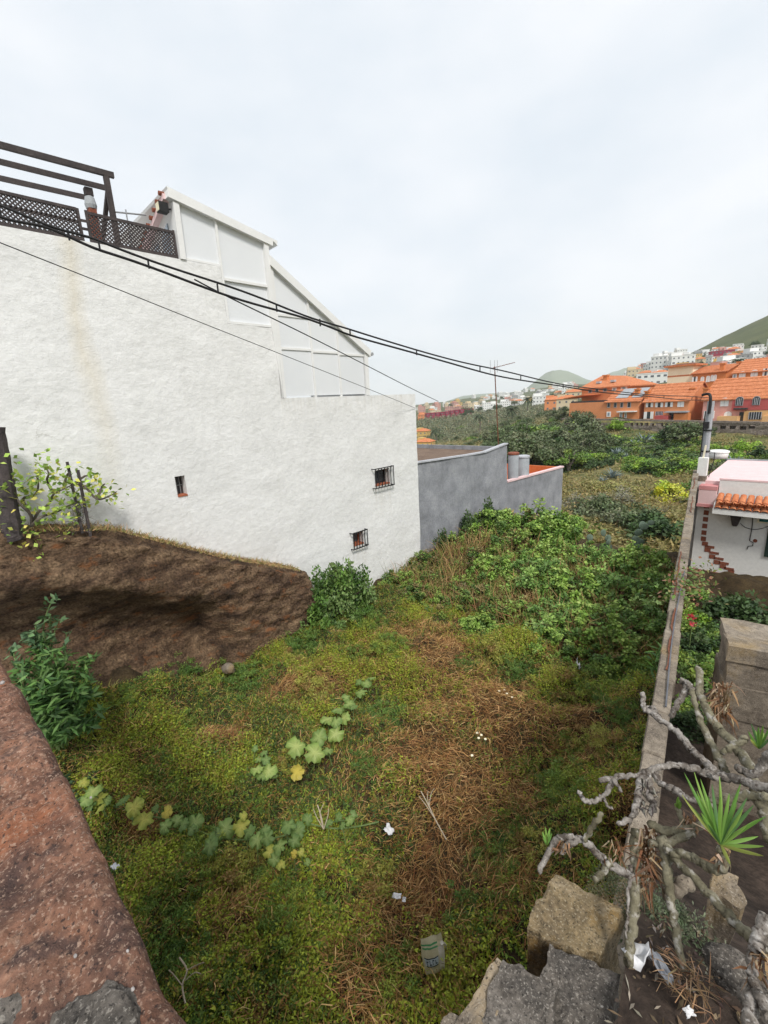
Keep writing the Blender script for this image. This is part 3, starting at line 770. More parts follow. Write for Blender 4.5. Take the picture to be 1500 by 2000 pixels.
# ------------------------------------------------------------------ overhead cables
def run(A, B, pts, back=0.0):
    """points above the plan line A-B seen along the given sight lines"""
    A = np.array(A[:2]); B = np.array(B[:2]); d = B - A; n = np.array([-d[1], d[0], 0.]); o = np.array([A[0], A[1], 0.])
    return [at_plane(u, v, o, n) for u, v in pts]
def smooth_curve(P, n=6):
    P = [np.array(p) for p in P]; out = []
    for i in range(len(P) - 1):
        p0, p1, p2, p3 = P[max(i - 1, 0)], P[i], P[i + 1], P[min(i + 2, len(P) - 1)]
        for k in range(n):
            t = k / n
            out.append(.5 * ((2 * p1) + (-p0 + p2) * t + (2 * p0 - 5 * p1 + 4 * p2 - p3) * t * t + (-p0 + 3 * p1 - 3 * p2 + p3) * t ** 3))
    return out + [P[-1]]
POLE = at_d(1380, 860, 21.0)
A = at_d(-90, 380, 5.6)
pp = [(-90, 372), (0, 412), (80, 438), (160, 467), (240, 496), (400, 553), (540, 600), (640, 634), (720, 660), (900, 711), (1000, 734), (1100, 753), (1180, 764), (1260, 772), (1330, 777), (1384, 779)]
C1 = smooth_curve(run(A, POLE, pp))
t = thing('power_cable', 'thick black twin power cable sagging across to the utility pole', 'cable', C1[0])
c1 = []; c2 = []
for i, p in enumerate(C1):
    g = .036 + .024 * math.sin(i * .35) * math.sin(i * .13)
    c1.append(p + [0, 0, g]); c2.append(p - [0, 0, g])
MB().tube(c1, .0125, 6).build('strand', M_CABLE, t, smooth=True)
MB().tube(c2, .014, 6).build('strand', M_CABLE, t, smooth=True)
for i in range(6, len(C1) - 3, 5):
    p = C1[i]; MB().bar(p - [0, 0, .055], p + [0, 0, .04], .014, .016).build('clip', M_CABLE, t)
A2 = at_d(-60, 450, 9.0); B2 = at_x(812, 798, -11.97)
t = MB().tube(smooth_curve(run(A2, B2, [(-60, 449), (0, 474), (200, 553), (400, 633), (600, 712), (740, 768), (811, 797)])), .009, 5).build('thin_wire', M_CABLE)
tag(t, 'thin wire ending at the corner of the white building', 'wire')
t = MB().tube(smooth_curve(run(C1[30], (-60, 150), [(380, 546), (450, 582), (600, 655), (720, 716), (800, 757), (856, 784)])), .009, 5).build('thin_wire', M_CABLE)
tag(t, 'thin wire branching from the black cable towards the valley', 'wire')

# utility pole
t = thing('utility_pole', 'slender grey utility pole with black pipe beside the pink trimmed house', 'pole', (POLE[0], POLE[1], 0))
ptop = at_d(1386, 776, 21.0)
MB().tube([(POLE[0], POLE[1], -.5), (POLE[0], POLE[1], 4.0), (POLE[0], POLE[1], ptop[2] - .15)], [.15, .13, .11], 10).build('shaft', M_TANK, t)
MB().tube(smooth_curve([(POLE[0] + .0, POLE[1] - .16, ptop[2] - .6), (POLE[0], POLE[1] - .16, ptop[2] - .1), (POLE[0] - .08, POLE[1] - .1, ptop[2] + .12), (POLE[0] - .3, POLE[1] - .05, ptop[2] + .1)]), .05, 8).build('pipe_bend', M_IRON, t)
MB().tube([(POLE[0] - .12, POLE[1] - .13, 2.2), (POLE[0] - .12, POLE[1] - .13, ptop[2] - .5)], .022, 6).build('pipe', M_IRON, t)
MB().box((POLE[0] - .13, POLE[1] - .28, ptop[2] - 1.15), (POLE[0] + .05, POLE[1] - .14, ptop[2] - .9)).build('junction_box', M_IRON, t)
for z in (2.9, 3.8, 4.6, 5.4): MB().lathe((POLE[0], POLE[1], z), [(.16, 0), (.16, .05)], 10).build('band', M_IRON, t)
# ------------------------------------------------------------------ earth bank along the white wall
def bank():
    ysb = np.linspace(-.3, 7.5, 260); K = 90
    V = np.zeros((len(ysb), K, 3))
    tops = [(-1, 5.15), (.5, 5.05), (2.4, 4.62), (4.66, 3.32), (7.6, 1.9), (8.2, 1.6)]
    fz = [(at_x(u, v, -11.25)[1], at_x(u, v, -11.25)[2]) for u, v in ((0, 1042), (120, 1046), (230, 1056), (320, 1078), (400, 1094), (500, 1110), (590, 1122))]
    for i, y in enumerate(ysb):
        zt = np.interp(y, *zip(*tops)); ze = min(np.interp(y, *zip(*fz)), zt - .02)
        xb = -10.85 + .1 * math.sin(y * 1.3)
        zb = float(lot_z(np.array([xb]), np.array([y]))[0]) - .35
        for j in range(K):
            if j < 16:
                t = j / 15; x = -12.1 + t * .75; z = zt * (1 - t) + ze * t
            elif j < 26:
                t = (j - 15) / 10; a = t * math.pi / 2
                x = -11.35 + .14 * math.sin(a); z = ze - .16 * (1 - math.cos(a))
            else:
                t = (j - 25) / (K - 26); z = (ze - .16) * (1 - t) + zb * t
                x = -11.21 + .16 * math.sin(min(t * 6, 1.57)) + (xb + 11.05) * t
                # undercut hollow in the half near the street
                hol = np.clip((4.9 - y) / .8, 0, 1) * np.exp(-((t - .62) / .27) ** 2)
                x -= .95 * hol
                x += .26 * math.exp(-((t - .24) / .11) ** 2) * np.clip((4.6 - y) / 1, 0, 1)
            V[i, j] = (x, y, z)
    f = V.reshape(-1, 3)
    n = fbm(f[:, 1] * 1.1, f[:, 2] * 2.2, f[:, 0] * .8, 5)
    n2 = fbm(f[:, 1] * 4.5, f[:, 2] * 8, f[:, 0] * 3, 4)
    w = np.tile(np.concatenate([np.full(3, 0.), np.full(13, .35), np.full(K - 16, 1.0)]), len(ysb))
    n3 = fbm(f[:, 1] * 11, f[:, 2] * 19, f[:, 0] * 9, 3); rid = 1 - np.abs(fbm(f[:, 1] * 1.3, f[:, 2] * 3.4, f[:, 0], 4))
    f[:, 0] += w * (.05 * n + .045 * n2 + .03 * n3 + .05 * (rid - .6))
    f[:, 2] += np.tile(np.concatenate([np.zeros(2), np.full(K - 2, 1.)]), len(ysb)) * .05 * n2
    # end of the bank turns back to the wall
    f[:, 0] = np.where(np.arange(len(f)) % K < 3, f[:, 0], np.maximum(f[:, 0], -11.9))
    a, b = np.meshgrid(np.arange(len(ysb) - 1), np.arange(K - 1), indexing='ij'); q = (a * K + b).ravel()
    F4 = np.stack([q, q + 1, q + K + 1, q + K], 1)
    last = (len(ysb) - 1) * K
    f2 = np.vstack([f, [[-12.1, 7.5, -1.0]]])
    F3 = [(last + j, last + j + 1, len(f)) for j in range(K - 1)]
    me = raw_mesh('earth_bank', f2, F3, F4, smooth=True)
    return link('earth_bank', me, M_BANK, kind='structure')
bank()

# ------------------------------------------------------------------ street wall under the camera (left foreground)
def street_wall():
    xs = np.concatenate([np.linspace(-6.5, -2.6, 60), np.linspace(-2.58, -.30, 330)]); 
    edge = lambda x: np.interp(x, [-6.5, -2.5, -1.6, -1.1, -.64, -.3], [-.17, -.012, .042, .072, .094, .106]) + .012 * fbm(x * 2.6, 0, 0, 3) + .010 * fbm(x * 9, 3, 0, 4)
    prof = [(-.75, 4.6)] + [(y, 6.0) for y in np.linspace(-.74, -.03, 90)] + [(-.012, 5.995), (0., 5.975), (.004, 5.95), (.006, 5.9), (.0, 5.8), (.01, 5.6), (.0, 5.2), (.02, 4.5), (.03, 3), (.05, 1.0), (.06, -.8)]
    K = len(prof); V = np.zeros((len(xs), K, 3))
    for i, x in enumerate(xs):
        e = float(edge(x))
        for j, (y, z) in enumerate(prof): V[i, j] = (x, y + e, z)
    f = V.reshape(-1, 3)
    topw = np.tile(np.array([1. if z > 5.9 else .4 for y, z in prof]), len(xs))
    f[:, 2] += topw * (.020 * fbm(f[:, 0] * 3.5, f[:, 1] * 3.5, 0, 3) + .010 * fbm(f[:, 0] * 14, f[:, 1] * 14, 2, 3) + .006 * fbm(f[:, 0] * 45, f[:, 1] * 45, 5, 3))
    f[:, 1] += (1 - topw) * .03 * fbm(f[:, 0] * 3, f[:, 2] * 3, 2, 4)
    a, b = np.meshgrid(np.arange(len(xs) - 1), np.arange(K - 1), indexing='ij'); q = (a * K + b).ravel()
    me = raw_mesh('street_wall', f, None, np.stack([q, q + K, q + K + 1, q + 1], 1), smooth=True)
    return tag(link('street_wall', me, M_REDSTONE), 'rough reddish stone wall top in the left foreground', 'wall'), edge
sw, sw_edge = street_wall()
# right hand stub of the street wall closing the corner below the camera
def rock(c, s, seed, m, name, parent=None, sub=3, rot=0.0, square=.0):
    """an irregular lump: cube-sphere pushed by noise"""
    n = 2 ** sub + 2
    vs = {}; V = []; F = []
    def vid(p):
        k = tuple(np.round(p, 5))
        if k not in vs: vs[k] = len(V); V.append(p)
        return vs[k]
    for ax in range(3):
        for sg in (-1, 1):
            for i in range(n):
                for j in range(n):
                    qd = []
                    for (di, dj) in ((0, 0), (1, 0), (1, 1), (0, 1)):
                        p = np.zeros(3); p[ax] = sg; p[(ax + 1) % 3] = -1 + 2 * (i + di) / n; p[(ax + 2) % 3] = -1 + 2 * (j + dj) / n
                        qd.append(vid(p))
                    F.append(qd if sg > 0 else qd[::-1])
    P = np.array(V)
    sp = P / np.linalg.norm(P, axis=1)[:, None]
    P = sp * (1 - square) + P * square * .86
    nn = fbm(P[:, 0] * 1.4 + seed, P[:, 1] * 1.4, P[:, 2] * 1.4, 4)[:, None]
    P = P * (1 + .16 * nn) + .06 * fbm(P[:, 0] * 6 + seed, P[:, 1] * 6, P[:, 2] * 6, 3)[:, None] * sp
    P = P * np.array(s)
    ca, sa = math.cos(rot), math.sin(rot)
    P = np.stack([P[:, 0] * ca - P[:, 1] * sa, P[:, 0] * sa + P[:, 1] * ca, P[:, 2]], 1)
    o_ = ORG[parent.name] if parent is not None else np.zeros(3)
    me = raw_mesh(name, P + np.array(c) - o_, None, F, smooth=False)
    return link(name, me, m, parent)

# pebbles and mortar crumbs on the street wall
PEB = mat('pale_pebble', [(.22, .2, .19), (.42, .39, .37)], scale=30, rough=.9, fine=.2)
for k, (u, v, s) in enumerate([(80, 1770, .007), (148, 1870, .006), (178, 1560, .006), (20, 1700, .010), (250, 1860, .005), (260, 1935, .006), (5, 1335, .016), (36, 1495, .012), (60, 1640, .008), (120, 1750, .005)]):
    p = at_z(u, v, 6.0)
    tag(rock(p + [0, 0, .004], (s * .7, s * .5, s * .4), k * 3.1, PEB, 'pebble', sub=1), 'tiny pale pebble lying on the red street wall', 'pebble', 'pebbles on the street wall')
p = at_z(245, 2000, 6.0)
tag(rock(p + [0, -.05, -.028], (.13, .075, .045), 4.4, M_MORTAR, 'mortar_patch', sub=5), 'grey crumbly mortar patch at the foot of the red wall', 'mortar')
p = at_z(-10, 1990, 6.0)
tag(rock(p + [0, -.02, -.03], (.09, .08, .05), 14.4, M_MORTAR, 'mortar_patch', sub=4), 'grey mortar lump in the bottom left corner', 'mortar')

# ------------------------------------------------------------------ right boundary wall, seen from above
WA, WB_ = np.array([-.30, 1.95]), np.array([-3.08, 19.9])
wd = (WB_ - WA) / np.linalg.norm(WB_ - WA); wr = np.array([wd[1], -wd[0]])
bw = thing('boundary_wall', 'long narrow concrete block wall running from plant to pink house', 'wall', (WA[0], WA[1], 0))
L_ = np.linalg.norm(WB_ - WA); n = 30
mb = MB()
def wallpt(s, o, z): return (WA[0] + wd[0] * s + wr[0] * o, WA[1] + wd[1] * s + wr[1] * o, z)
for i in range(n):
    s0, s1 = L_ * i / n, L_ * (i + 1) / n - .006
    j = lambda: random.uniform(-.008, .008)
    zt = 4.0 + random.uniform(-.012, .012); o0, o1 = -.17 + j(), .0 + j()
    if s0 < .8: zt = 4.05
    b = MB()
    P = []
    for z, e in ((3.80, 0), (zt - .02, 0), (zt, .012)):
        P.append([wallpt(s0 + .002 + e, o0 + e, z), wallpt(s0 + .002 + e, o1 - e, z), wallpt(s1 - e, o1 - e, z), wallpt(s1 - e, o0 + e, z)])
    b.hexa(P[0] + P[1]); b.hexa(P[1] + P[2])
    b.f = [f for k, f in enumerate(b.f) if k not in (1, 6)]
    b.build('coping_block', M_CONCRETE, bw)
for c in range(9):
    z1 = 3.79 - c * .42; z0 = z1 - .412
    b = MB()
    b.hexa([wallpt(0, -.155, z0), wallpt(0, -.012, z0), wallpt(L_, -.012, z0), wallpt(L_, -.155, z0), wallpt(0, -.155, z1), wallpt(0, -.012, z1), wallpt(L_, -.012, z1), wallpt(L_, -.155, z1)])
    b.build('block_course', M_CONCRETE, bw)
# cracks of missing mortar and rust bars lying on the coping
for (s0, s1, o) in ((3.2, 4.9, -.09), (5.4, 7.6, -.12), (11.0, 13.0, -.07), (14.2, 16.3, -.09)):
    P = [wallpt(s0 + (s1 - s0) * k / 14, o + random.uniform(-.016, .016), 4.012) for k in range(15)]
    MB().tube(P, [.008 + .006 * random.random() for _ in P], 5).build('rusted_bar', M_RUST, bw)
cd = MB().tube([wallpt(s, -.055 + .02 * math.sin(s * 1.1), 4.02) for s in np.linspace(2.5, 6.5, 30)], .008, 6).build('conduit', mat('dull_conduit', [(.10, .105, .12), (.16, .165, .18)], scale=6, rough=.7, fine=.1))
tag(cd, 'thin grey conduit lying along the boundary wall top', 'conduit')
# end post near the house
ep = at_y(1372, 905, 19.3)
t = thing('wall_end_post', 'pale rendered post at the far end of the boundary wall', 'post', (ep[0], ep[1], 0))
MB().box((ep[0] - .12, ep[1] - .1, 0), (ep[0] + .16, ep[1] + .16, 4.55)).build('shaft', M_HOUSEWHITE, t)
MB().box((ep[0] - .122, ep[1] - .102, 3.7), (ep[0] + .162, ep[1] + .162, 3.9)).build('stained_band', M_CONCRETE, t)
MB().bar((ep[0], ep[1], 4.5), (ep[0] + .04, ep[1], 5.0), .05).build('stick', M_CREAM, t)

# concrete pier
c0 = at_z(1424, 1262, 4.2)[:2]; pf = np.array([.97, .24]); pb_ = np.array([-.24, .97])
pr = thing('concrete_pier', 'weathered old concrete pier with board marks right of the boundary wall', 'pier', (c0[0], c0[1], 2))
def slab(z0, z1, ins, name, m, sub=10):
    cs = [c0 + pf * ins + pb_ * ins, c0 + pf * (1.7 - ins) + pb_ * ins, c0 + pf * (1.7 - ins) + pb_ * (.72 - ins), c0 + pf * ins + pb_ * (.72 - ins)]
    V = []; F = []; per = []
    for a, b in zip(cs, cs[1:] + cs[:1]):
        for k in range(14): per.append(a + (b - a) * k / 14)
    n = len(per); rows = 6
    for r in range(rows):
        z = z0 + (z1 - z0) * r / (rows - 1)
        for p in per:
            d = .014 * float(fbm(p[0] * 6, p[1] * 6, z * 6, 3))
            cc = (cs[0] + cs[2]) / 2; w = (p - cc) / np.linalg.norm(p - cc)
            V.append((p[0] + w[0] * d, p[1] + w[1] * d, z + (.02 * float(fbm(p[0] * 5, p[1] * 5, 1, 3)) if r == rows - 1 else 0)))
    for r in range(rows - 1):
        for k in range(n): F.append((r * n + k, r * n + (k + 1) % n, (r + 1) * n + (k + 1) % n, (r + 1) * n + k))
    F.append(tuple(range((rows - 1) * n, rows * n)))
    return MB().add(V, F).build(name, m, pr)
slab(4.02, 4.20, 0, 'cap', M_CONCRETE)
slab(3.72, 4.012, .02, 'board_course', M_CONCRETE)
slab(3.30, 3.712, .0, 'board_course', M_CONCRETE)
slab(1.0, 3.292, .015, 'base', M_CONCRETE)

# ------------------------------------------------------------------ broken blocks at the corner
def cblock(corner_px, L, h, name, lab, m, seed, thick=None):
    """block whose top face runs through four sight points at range L"""
    T = [at_r(u, v, L) for u, v in corner_px]
    z = sum(p[2] for p in T) / 4
    T = [at_z(u, v, z) for u, v in corner_px]
    n = 26; V = []; F = []
    per = []
    for a, b in zip(T, T[1:] + T[:1]):
        for k in range(n): per.append(a + (b - a) * k / n)
    c = sum(T) / 4
    rows = [(-h, 0.0), (-h * .7, 0.), (-h * .4, 0.0), (-h * .15, 0.), (-.012, .0), (0.0, .018), (.002, .12), (.0, .3), (0, .5), (0, .7), (0, .9)]
    m_ = len(per)
    for dz, ins in rows:
        for p in per:
            q_ = p + (c - p) * ins
            w = (p - c) / np.linalg.norm(p - c)
            d = .030 * float(fbm(q_[0] * 9 + seed, q_[1] * 9, (q_[2] + dz) * 9, 4)) * (1 if ins < .1 else 0)
            V.append((q_[0] + w[0] * d, q_[1] + w[1] * d, q_[2] + dz + .014 * float(fbm(q_[0] * 14 + seed, q_[1] * 14, 0, 4))))
    for r in range(len(rows) - 1):
        for k in range(m_): F.append((r * m_ + k, r * m_ + (k + 1) % m_, (r + 1) * m_ + (k + 1) % m_, (r + 1) * m_ + k))
    F.append(tuple(range((len(rows) - 1) * m_, len(rows) * m_)))
    o = MB().add(V, F).build(name, m, smooth=False)
    return tag(o, lab, 'block')
cblock([(1030, 1812), (1180, 1882), (1222, 1778), (1082, 1702)], 2.6, .55, 'concrete_block', 'squared lichen covered concrete block under the bare branches', M_BLOCKLICHEN, 2.0)
cblock([(1040, 1990), (1150, 2080), (1210, 1905), (1075, 1850)], 2.42, .6, 'rubble_concrete', 'lumpy pebbly concrete below the squared lichen block', M_MORTAR, 5.0)
cblock([(935, 2040), (1030, 2120), (1095, 1930), (985, 1880)], 2.3, .6, 'rubble_concrete', 'dark cracked mortar slab at the bottom edge', M_MORTAR, 9.0)
cblock([(888, 2000), (950, 2035), (1008, 1895), (972, 1868)], 2.33, .5, 'concrete_block', 'grey split concrete strip beside the dark mortar slab', M_CONCRETE, 11.0)
cblock([(858, 2010), (890, 2040), (897, 1990), (878, 1982)], 2.3, .4, 'concrete_block', 'small grey concrete lump at the bottom edge', M_CONCRETE, 13.0)
cblock([(1385, 1745), (1438, 1765), (1445, 1712), (1390, 1695)], 2.95, .7, 'concrete_block', 'pale narrow concrete stub behind the green rosette plant', M_CONCRETE, 15.0)
p = at_r(1430, 1895, 2.45)
tag(rock(p, (.075, .065, .045), 3.3, M_MORTAR, 'boulder', sub=4), 'smooth grey boulder on dark soil under the branches', 'rock')
p = at_r(1500, 1960, 2.2)
tag(rock(p, (.06, .07, .05), 23.3, M_MORTAR, 'boulder', sub=3), 'rough grey stone at the right bottom corner', 'rock')
p = at_z(445, 1306, .45)
tag(rock(p, (.20, .16, .14), 8.3, M_CONCRETE, 'boulder', sub=3), 'pale stone at the foot of the brown earth bank', 'rock')

# ------------------------------------------------------------------ white house with pink trim on the right
YH = 19.0
hs = thing('white_house', 'single storey white house with pink roof trim and clay tile canopy', 'house', (0, YH, 0))
MB().box((-2.86, YH, -1.0), (6, YH + 6, 2.95)).build('wall', M_HOUSEWHITE, hs)
MB().box((-2.87, YH - .03, .22), (6.01, YH + 6.01, .42)).build('base_band', M_BRICK, hs)
MB().box((-2.9, YH - .25, -.6), (6.0, YH - .031, .14)).build('plinth', M_HOUSEWHITE, hs)
MB().box((-2.30, YH - .02, 2.951), (6.02, YH + .2, 3.83)).build('parapet', M_HOUSEWHITE, hs)
MB().box((-2.32, YH - .03, 3.831), (6.03, YH + .22, 3.89)).build('parapet_cap', M_PALEPINK, hs)
zr_h = 3.74
rb_y = at_z(1440, 899, zr_h)[1]
MB().box((-2.85, YH + .221, 2.952), (6, rb_y, zr_h)).build('roof_deck', M_PALEPINK, hs)
MB().box((-2.2, YH + .24, zr_h + .002), (6, YH + .75, zr_h + .05)).build('roof_strip', M_PINKTRIM, hs)
MB().box((-2.9, rb_y + .002, 2.9), (6, rb_y + .14, zr_h + .05)).build('back_edge', M_TANK, hs)
zt = zr_h
# corner piece
MB().box((-2.84, YH - .22, 2.97), (-2.33, YH + .21, 3.48)).build('corner_pier', M_PALEPINK, hs)
MB().box((-2.86, YH - .24, 2.86), (-2.31, YH + .22, 2.968)).build('corner_sill', M_PINKTRIM, hs)
MB().box((-2.85, YH - .23, 3.481), (-2.32, YH + .22, 3.62)).build('corner_band', M_PINKTRIM, hs)
# tiled canopy: sloping slab, then every barrel tile
MB().prism([(-2.33, YH - .02, 3.05), (-2.33, YH - .62, 2.74), (-2.33, YH - .62, 2.90), (-2.33, YH - .02, 3.30)], (8.2, 0, 0)).build('canopy', M_HOUSEWHITE, hs)
def barrel(L, r0, r1):
    V = []; n = 8
    for k, (y, r) in enumerate(((0, r0), (-L, r1))):
        for th, rr in ((0, 1), (1, .82)):
            for i in range(n + 1):
                a = math.pi * i / n
                V.append((math.cos(a) * r * rr, y, math.sin(a) * r * rr))
    m_ = n + 1; F = []
    for i in range(n):
        F.append((i, i + 1, 2 * m_ + i + 1, 2 * m_ + i)); F.append((m_ + i + 1, m_ + i, 3 * m_ + i, 3 * m_ + i + 1))
        F.append((2 * m_ + i, 2 * m_ + i + 1, 3 * m_ + i + 1, 3 * m_ + i))
    me = bpy.data.meshes.new('tile'); me.from_pydata(V, [], F); me.materials.append(M_TILE); return me
BT = barrel(.36, .085, .10)
sl = math.atan2(.40, .60)
for i in range(13):
    for rowk, (yy, zz) in enumerate(((YH - .04, 3.33), (YH - .32, 3.12))):
        o = link('tile', BT, None, hs, loc=(-2.20 + .205 * i, yy - YH, zz)); o.rotation_euler = (sl, random.uniform(-.05, .05), random.uniform(-.03, .03))
for i in range(13):   # lower channel tiles showing their mouths
    o = link('tile', BT, None, hs, loc=(-2.10 + .205 * i, -.36, 3.06)); o.rotation_euler = (sl, math.pi, 0)
# stepped crack showing brick
steps = [(1372, 990), (1372, 1003), (1371, 1016), (1370, 1029), (1370, 1042), (1371, 1054), (1375, 1064), (1384, 1074), (1392, 1086), (1403, 1095), (1412, 1104), (1424, 1111)]
for i, (u, v) in enumerate(((1380, 988), (1379.5, 1001), (1378, 1014), (1376.5, 1027), (1375, 1040), (1374, 1052))):
    p = at_y(u, v, YH); MB().box((p[0] - .075, YH - .012, p[2] - .09), (p[0] + .075, YH + .01, p[2] + .08)).build('exposed_brick', M_BRICK, hs)
for i, (u, v) in enumerate(((1377, 1062), (1386, 1068), (1382, 1074), (1395, 1080), (1391, 1087), (1404, 1091), (1400, 1098), (1414, 1100), (1412, 1106), (1424, 1111), (1428, 1117))):
    p = at_y(u, v, YH); w, h = ((.14, .045) if i % 2 else (.09, .075))
    MB().box((p[0] - w, YH - .014, p[2] - h), (p[0] + w, YH + .01, p[2] + h)).build('exposed_brick', M_BRICK, hs)
p = at_y(1437, 1016, YH - .1)
lm = thing('wall_lantern', 'dark tapered wall lantern under the tile canopy', 'lamp', p)
MB().add([(p[0] + a * w, YH - .16 + b * w, p[2] + z) for z, w in ((.20, .20), (.17, .20), (.16, .15), (-.16, .08), (-.2, .05)) for a, b in ((-1, -.7), (1, -.7), (1, .7), (-1, .7))],
         [(4 * i + k, 4 * i + (k + 1) % 4, 4 * i + 4 + (k + 1) % 4, 4 * i + 4 + k) for i in range(4) for k in range(4)] + [(0, 3, 2, 1), (16, 17, 18, 19)]).build('lantern_body', M_DARKWOOD, lm)
MB().tube([(p[0], YH, p[2] + .1), (p[0], YH - .16, p[2] + .21)], .02, 6).build('arm', M_IRON, lm)
wu = at_y(1480, 1012, YH)
w = MB().box((wu[0], YH - .03, wu[2] - .14), (wu[0] + 1.0, YH + .02, wu[2] + .14)).build('window', M_CREAM, hs)
for k in range(3): MB().box((wu[0] + .05 + .32 * k, YH - .045, wu[2] - .1), (wu[0] + .28 + .32 * k, YH - .031, wu[2] + .1)).build('pane', M_TEAL, w)
p = at_y(1492, 1086, YH)
MB().box((p[0], YH - .06, p[2]), (p[0] + .7, YH + .01, p[2] + 1.0)).build('shutter', M_GREENWOOD, hs)
p = at_y(1475, 1056, YH); MB().tube([(p[0], YH + .01, p[2]), (p[0], YH - .02, p[2])], .06, 10).build('vent', M_BRICK, hs)
p = [at_y(u, v, YH - .02) for u, v in ((1471, 1000), (1469, 1030), (1464, 1056), (1471, 1060), (1470, 1066), (1461, 1067), (1459, 1073))]
MB().tube(p, .012, 5).build('wire', M_IRON, hs)
p = [at_y(u, v, YH - .03) for u, v in ((1446, 1022), (1456, 1030), (1472, 1034), (1488, 1032), (1506, 1026))]
MB().tube(smooth_curve(p), .010, 5).build('wire', M_IRON, hs)
p = at_z(1402, 897, zr_h); YT = p[1] - .1
t = thing('water_tank', 'white round lidded water tank on the pink trimmed house roof', 'tank', (p[0], p[1], zt))
rr = abs(at_y(1423, 893, YT)[0] - at_y(1382, 893, YT)[0]) / 2
ztt = at_y(1402, 880, YT)[2]
MB().lathe((p[0], p[1], zt + .06), [(rr * .93, 0), (rr * .96, .15), (rr, ztt - zt - .14)], 24).build('body', M_HOUSEWHITE, t, smooth=True)
MB().lathe((p[0], p[1], ztt - .09), [(rr * 1.06, 0), (rr * 1.06, .06), (rr * .8, .10), (rr * .2, .12)], 24).build('lid', M_WHITE, t)
p = smooth_curve([at_y(u, v, YH + 1.0) for u, v in ((1396, 884), (1394, 900), (1388, 918), (1384, 932))])
tag(MB().tube(p, .014, 5).build('hanging_wire', M_IRON), 'thin wire hanging from the white roof tank', 'wire')
# ------------------------------------------------------------------ orange terrace houses across the ravine
RA, RB = at_d(1098, 800, 106.0)[:2], at_d(1600, 800, 90.0)[:2]
rdir = (RB - RA) / np.linalg.norm(RB - RA); ndir = np.array([rdir[1], -rdir[0]])   # ndir points to the camera
def on_row(u, v, off):
    o = np.array([RA[0] - ndir[0] * off, RA[1] - ndir[1] * off, 0.])
    p = at_plane(u, v, o, np.array([ndir[0], ndir[1], 0.]))
    return float(np.dot(p[:2] - RA, rdir)), float(p[2])
def RP(a, off, z): return np.array([RA[0] + rdir[0] * a - ndir[0] * off, RA[1] + rdir[1] * a - ndir[1] * off, z])
def rbox(a0, a1, o0, o1, z0, z1, mb=None):
    mb = mb or MB()
    return mb.hexa([RP(a0, o0, z0), RP(a1, o0, z0), RP(a1, o1, z0), RP(a0, o1, z0), RP(a0, o0, z1), RP(a1, o0, z1), RP(a1, o1, z1), RP(a0, o1, z1)])
def rpoly(pts, o0, o1): return MB().prism([RP(a, o0, z) for a, z in pts], RP(0, o1, 0) - RP(0, o0, 0))

def rwindow(h, u, v, w, hh, off, style='shutter'):
    a, z = on_row(u, v, off); k = abs(on_row(u + 5, v, off)[0] - on_row(u - 5, v, off)[0]) / 10
    kz = abs(on_row(u, v + 5, off)[1] - on_row(u, v - 5, off)[1]) / 10
    W, H = w * k / 2 * 1.15, hh * kz / 2 * 1.12
    if style in ('arch', 'archframe'):
        pts = [(a - W, z - H), (a + W, z - H)] + [(a + W * math.cos(t), z + H - W * .9 + W * .9 * math.sin(t)) for t in np.linspace(0, math.pi, 9)]
        if style == 'arch':
            f = rpoly(pts, off - .10, off + .05).build('window', M_SHUTTER, h)
            rbox(a - .02, a + .02, off - .112, off - .10, z - H, z + H * .8).build('shutter_joint', M_TANK, f)
        else:
            f = rpoly([(a + (p - a) * 1.18, z + (q - z) * 1.12) for p, q in pts], off - .08, off + .05).build('window', M_TANK, h)
            rpoly(pts, off - .10, off - .081).build('pane', M_GLASS, f)
            for b in (-.5, 0, .5): rbox(a + b * W - .04, a + b * W + .04, off - .13, off - .101, z - H, z + H * .7).build('bar', M_GREYTRIM, f)
    elif style == 'shutter':
        f = rbox(a - W * .36, a + W * .36, off - .06, off + .05, z - H, z + H).build('window', M_GLASS, h)
        for s in (-1, 1): rbox(a + s * W * .38, a + s * W, off - .12, off - .02, z - H * 1.02, z + H * 1.02).build('shutter', M_SHUTTER, f)
    elif style == 'plain':
        f = rbox(a - W, a + W, off - .07, off + .05, z - H, z + H).build('window', M_GREYTRIM, h)
        rbox(a - W * .7, a + W * .7, off - .09, off - .071, z - H * .8, z + H * .8).build('pane', M_GLASS, f)
    elif style == 'white':
        f = rbox(a - W, a + W, off - .07, off + .05, z - H, z + H).build('window', M_SHUTTER, h)
        rbox(a - W * .45, a + W * .45, off - .09, off - .071, z - H * .6, z + H * .6).build('pane', M_BLUEGLASS, f)
    elif style == 'grille':
        f = rbox(a - W, a + W, off - .07, off + .05, z - H, z + H).build('window', M_GLASS, h)
        for i in range(6): rbox(a - W + i * W / 2.5 - .04, a - W + i * W / 2.5 + .04, off - .13, off - .08, z - H, z + H).build('bar', M_GREYTRIM, f)
    elif style == 'door':
        f = rbox(a - W, a + W, off - .05, off + .05, z - H, z + H).build('door', M_GLASS, h)
    return f

